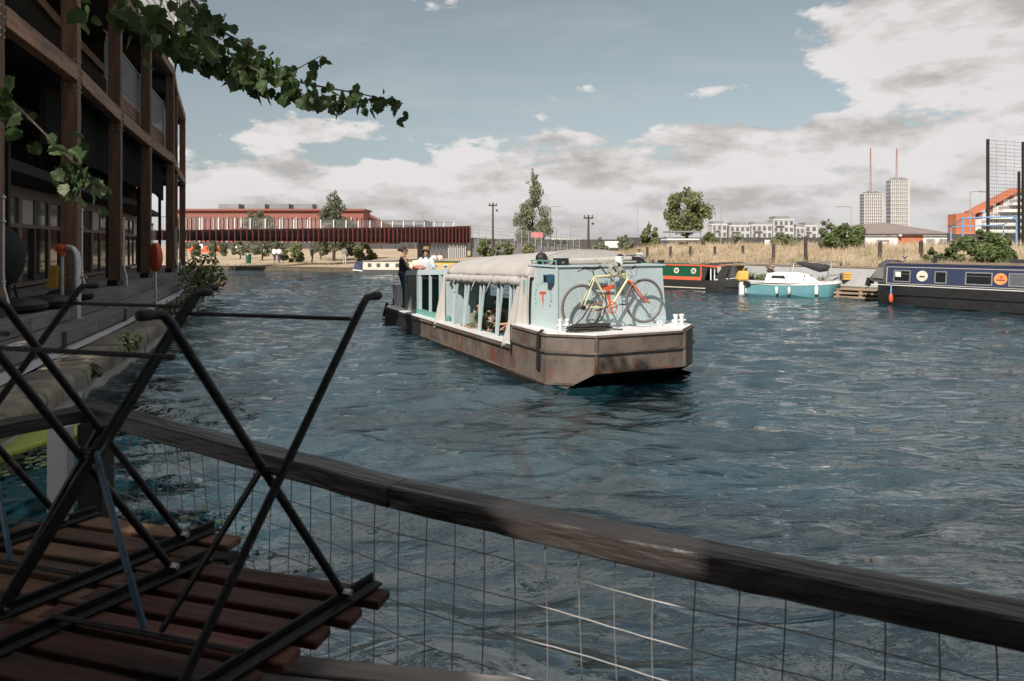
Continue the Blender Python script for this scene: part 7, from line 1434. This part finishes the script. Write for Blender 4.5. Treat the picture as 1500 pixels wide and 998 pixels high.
# ------------------------------------------------------------------ plane tree: trunk behind the camera, one bough reaching into the picture
def big_tree():
    t = thing('plane_tree', 'broad leaved tree whose leafy bough hangs in from the upper left', 'tree', (-3.3, -1.6, .5)); IM = WM[t.name].inverted(); w = lambda p: IM @ V(p)
    obj('trunk', MB().tube([w(p) for p in ((-3.3, -1.6, .3), (-3.25, -1.5, 2), (-3.1, -1.3, 3.6), (-2.9, -1.2, 5.2), (-2.8, -1.2, 7.0))], [.26, .22, .19, .14, .06], 12), M['bark'], t, True)
    # leaf shape: five lobes, folded on the midrib
    def leafmesh(seed):
        r = random.Random(seed); out = []; tips = []
        prof = [(0, 0), (.24, -.05), (.40, .06), (.38, .16), (.50, .28), (.43, .40), (.47, .52), (.34, .62), (.30, .76), (.14, .82), (0, 1.0)]
        vs = []; fs = []
        for s in (1, -1):
            b = len(vs); pts = [(s * x * (.9 + .2 * r.random()), y, .34 * abs(x) ** 1.3 - .30 * y * y + .05 * math.sin(y * 7 + seed)) for x, y in prof]; c = (0, .42, -.09)
            vs += pts + [c]; n = len(pts)
            for i in range(n - 1): fs.append((b + n, b + i, b + i + 1) if s > 0 else (b + n, b + i + 1, b + i))
        mb = MB().add(vs, fs); mb.add([(-.008, 0, 0), (.008, 0, 0), (.006, -.32, .05), (-.006, -.32, .05)], [(0, 1, 2, 3)])
        me = mesh_of('leaf', mb); return me
    shapes = []
    for i in range(4):
        for mm in ('leaf', 'leaf', 'leafpale') if i < 1 else ('leaf',):
            me = leafmesh(i * 3 + 1); me.materials.append(M[mm]); shapes.append(me)
    Yb = 4.4
    def stem(px): return [at(x, y, Yb + dy) for x, y, dy in px]
    st1 = [(150, -60, -.2), (190, -4, 0), (232, 33, 0), (262, 55, 0), (300, 68, .05), (345, 90, .1), (400, 113, .1), (470, 127, .05), (530, 138, 0), (591, 152, 0)]
    st2 = [(235, -70, .3), (285, 5, .3), (305, 35, .25), (350, 60, .2), (390, 85, .15), (430, 108, .1)]
    st3 = [(430, 104, .05), (452, 92, .0), (470, 82, 0)]
    st4 = [(-60, 100, -.6), (5, 140, -.5), (30, 160, -.5), (75, 205, -.5), (110, 240, -.5), (135, 262, -.5)]
    stems = [stem(st1), stem(st2), stem(st3), stem(st4)]
    top_ = V((-2.9, .2, 4.9)); r2 = random.Random(21)
    brs = []
    for i, (s, r0) in enumerate(zip(stems, (.018, .014, .005, .010))):
        pts = list(s)
        rad = [max(.0025, r0 * (1 - .85 * k / (len(pts) - 1))) for k in range(len(pts))]
        if i in (0, 1): pts = [V((-2.95, -1.2, 4.6)), V((-2.6, .8, 4.75))] + pts; rad = [.07, .045] + rad
        if i == 3: pts = [V((-3.15, -1.4, 2.9)), V((-3.3, 1.2, 3.3))] + pts; rad = [.06, .03] + rad
        if i == 2: b = obj('twig', MB().tube([w(p) for p in pts], rad, 6), M['bark'], t, True)
        else: b = obj('branch', MB().tube([w(p) for p in pts], rad, 8), M['bark'], t, True)
        brs.append(b)
    cnt = 0
    def put_leaf(par, p, size, down=1.0):
        nonlocal cnt
        a = r2.random() * 6.283; y = V((math.cos(a) * .55, math.sin(a) * .4, -down * (.45 + .8 * r2.random()))).normalized(); n = V((r2.gauss(0, .6) - .15, -.55 + r2.gauss(0, .5), .35 + r2.gauss(0, .5))); x = y.cross(n).normalized(); z = x.cross(y)
        Mx = Matrix((x, y, z)).transposed().to_4x4(); Mx.translation = w(p + y * size * .3); s = size * (.7 + .55 * r2.random())
        me = shapes[r2.randrange(len(shapes))] if r2.random() < .55 else shapes[0]
        o = bpy.data.objects.new('leaf', me); C.objects.link(o); o.parent = par; o.matrix_local = Mx @ Matrix.Diagonal((s, s, s, 1)); cnt += 1
    def along(s, f):
        k = f * (len(s) - 1); i = min(len(s) - 2, int(k)); return s[i].lerp(s[i + 1], k - i)
    for f in [i / 128 for i in range(128)]:      # main bough
        ff = .12 + .88 * f; p = along(stems[0], ff); fat = .074 * (1.15 - .8 * f)
        put_leaf(brs[0], p + V((r2.gauss(0, fat), r2.gauss(0, .1), -.03 - abs(r2.gauss(0, fat * .75)) + (.05 if r2.random() < .3 else 0))), .088 if f < .8 else .07)
    for f in [i / 74 for i in range(74)]:
        p = along(stems[1], .22 + .78 * f); put_leaf(brs[1], p + V((r2.gauss(0, .07), r2.gauss(0, .1), -.02 - abs(r2.gauss(0, .085)) + .03)), .09)
    for f in (.3, .6, .85, 1, 1): put_leaf(brs[2], along(stems[2], f) + V((r2.gauss(0, .03), 0, r2.gauss(0, .03))), .07)
    for k in range(12):                           # cluster at the top left corner
        x = 120 + 190 * r2.random(); put_leaf(brs[0], at(x, -8 + (abs(r2.gauss(0, 24)) if x > 150 else abs(r2.gauss(0, 12))), Yb + r2.gauss(0, .15)), .13)
    for f, n, sp in ((.22, 4, .03), (.45, 3, .05), (.62, 6, .06), (.72, 5, .05), (.82, 7, .07), (.92, 10, .07), (1.0, 7, .06)):
        for _ in range(n): put_leaf(brs[3], along(stems[3], f) + V((r2.gauss(0, sp), r2.gauss(0, .05), r2.gauss(0, sp) - .03)), .082)
    for _ in range(7): put_leaf(brs[3], at(0, 132, 3.6) + V((r2.gauss(0, .05), 0, r2.gauss(0, .06))), .10)
    # crown over the terrace: real leaves that shade it, with gaps cut along the sun's path to light rail and slats
    rng = np.random.default_rng(17); S = np.array(tuple(SDIR)); cl = []
    for k in range(150):
        a = rng.random() * 6.283; r = 2.5 * rng.random() ** .5; x, y = -1.9 + r * math.cos(a), -1.6 + r * math.sin(a) * .8; z = 3.9 + 1.0 * (1 - (r / 2.5) ** 2) * rng.random() + rng.random() * .5
        cl.append((V((x, y, z)), V((.62, .62, .36))))
    for k in range(120): cl.append((V((-3.5 + 8 * rng.random(), -3.4 + 3.4 * rng.random(), 4.3 + .9 * rng.random())), V((.6, .6, .3))))  # crown spread out behind the viewer to block sky light
    gaps = [((.12, 1.53, 1.58), .15), ((.02, 1.58, 1.58), .12), ((.24, 1.46, 1.58), .13), ((.35, 1.40, 1.58), .12), ((-1.05, 1.72, 1.43), .07), ((-.55, 1.40, 1.43), .04), ((-.75, 1.85, 1.43), .05), ((-.6, 2.0, 1.6), .05), ((-1.2, 1.95, 1.43), .07), ((.12, 1.53, 1.42), .13), ((.28, 1.44, 1.34), .15), ((.05, 1.55, 1.22), .12), ((-1.0, 1.85, 1.43), .12), ((-.9, 1.70, 1.43), .06), ((-1.15, 1.62, 1.43), .06), ((-1.3, 1.78, 1.43), .09), ((-.8, 1.92, 1.43), .09), ((-.62, 1.3, 1.43), .06), ((-.9, 1.35, 1.43), .05), ((-1.35, 2.5, 1.6), .12), ((-.95, 2.2, 1.6), .08), ((-1.7, 2.5, 1.6), .08)]
    def avoid(P):
        keep = np.ones(len(P), bool)
        for g, r in gaps:
            d = P - np.array(g); t_ = d @ S; perp = np.linalg.norm(d - t_[:, None] * S, axis=1); keep &= ~((perp < r) & (t_ > .5))
        # nothing of the crown may drop into the picture
        q = P[:, 1] > .05; px = 750 + 1000 * P[:, 0] / np.maximum(P[:, 1], .05); py = 360 - 1000 * (P[:, 2] - 2.2) / np.maximum(P[:, 1], .05)
        keep &= ~(q & (px > -250) & (px < 1750) & (py > -250)); return keep
    for k in range(9): cl.append((V((-4.0 + rng.normal() * .9, .7 + rng.normal() * .8, 6.5 + rng.normal() * .3)), V((.6, .6, .35))))  # high clumps added out of view to shade the bough
    cl = [(w(c), r) for c, r in cl]; inv = np.array(tuple(WM[t.name].translation))
    leaves_obj('crown', t, cl, 52000, .15, M['leaf'], 1.2, lambda P: avoid(P + inv), rng=rng, flat=.1)
    # the smaller leaves packed along the bough, joined
    base = shapes[0]; bv = [v.co.copy() for v in base.vertices]; bf = [tuple(p.vertices) for p in base.polygons]; lb = MB()
    for k in range(150):
        q = k / 150
        if q < .62: f = .12 + .86 * (q / .62) ** 1.05; p = along(stems[0], f); fat = .075 * (1.15 - .85 * f)
        elif q < .9: f = .2 + .8 * (q - .62) / .28; p = along(stems[1], f); fat = .06
        else: p = at(90 + 210 * r2.random(), -6 + 14 * abs(r2.gauss(0, 1)), Yb); fat = .04
        p = p + V((r2.gauss(0, fat), r2.gauss(0, .10), .01 - abs(r2.gauss(0, fat * .9)) + (.06 if r2.random() < .25 else 0)))
        a = r2.random() * 6.283; y = V((math.cos(a) * .6, math.sin(a) * .4, -.4 - .8 * r2.random())).normalized(); n_ = V((r2.gauss(0, .7), -.4 + r2.gauss(0, .5), r2.gauss(0, .5))); x = y.cross(n_).normalized(); z = x.cross(y); s = (.05 + .045 * r2.random()) * (1 if q > .6 or f < .7 else .75)
        c_ = w(p); lb.add([c_ + (x * v.x + y * v.y + z * v.z) * s for v in bv], bf)
    obj('small_leaves', lb, M['leaf'], t, kind='stuff')
    lb = MB(); r3 = random.Random(4)
    for k in range(16): c, _ = cl[k * 7]; st_ = w((-2.95, -1.3, 3.6 + .15 * (k % 8))); lb.tube([st_, st_.lerp(c, .5) + V((0, 0, .3)), c], [.05, .03, .008], 6)
    obj('limbs', lb, M['bark'], t, True)
big_tree()
def shade_tree():  # extra tree outside the view, added to throw shade on the quay
    t = thing('plane_tree', 'broad leaved tree added out of view to shade the quay', 'tree', (-8.6, 2.2, .45)); rng = np.random.default_rng(3); cl = []
    for k in range(60): cl.append((V((rng.normal() * 1.1 + .6, rng.normal() * 1.5 + 1.2, 4.0 + rng.normal() * .7)), V((.6, .6, .4))))
    obj('trunk', MB().tube([(0, 0, -.1), (.1, .1, 2), (.3, .5, 3.4), (.5, .9, 4.8)], [.18, .15, .11, .03], 10), M['bark'], t, True); leaves_obj('crown', t, cl, 8000, .16, M['leaf'], 1.2, rng=rng)
shade_tree()
def shade_wall():  # unseen wall, added to cut the sky light on the foreground
    t = thing('shade_wall', 'dark boarded wall added unseen behind the viewer to darken the terrace', 'wall', (.5, -3.2, .55))
    for k in range(22): beam('board', (-3.2, 0, .1 + .2 * k), (5.5, 0, .1 + .2 * k), .03, .19, M['timber_dark'], t)
    for x in (-3.2, .5, 5.5): beam('post', (x, -.08, 0), (x, -.08, 4.5), .12, .12, M['timber_dark'], t, up=(0, 1, 0))
shade_wall()
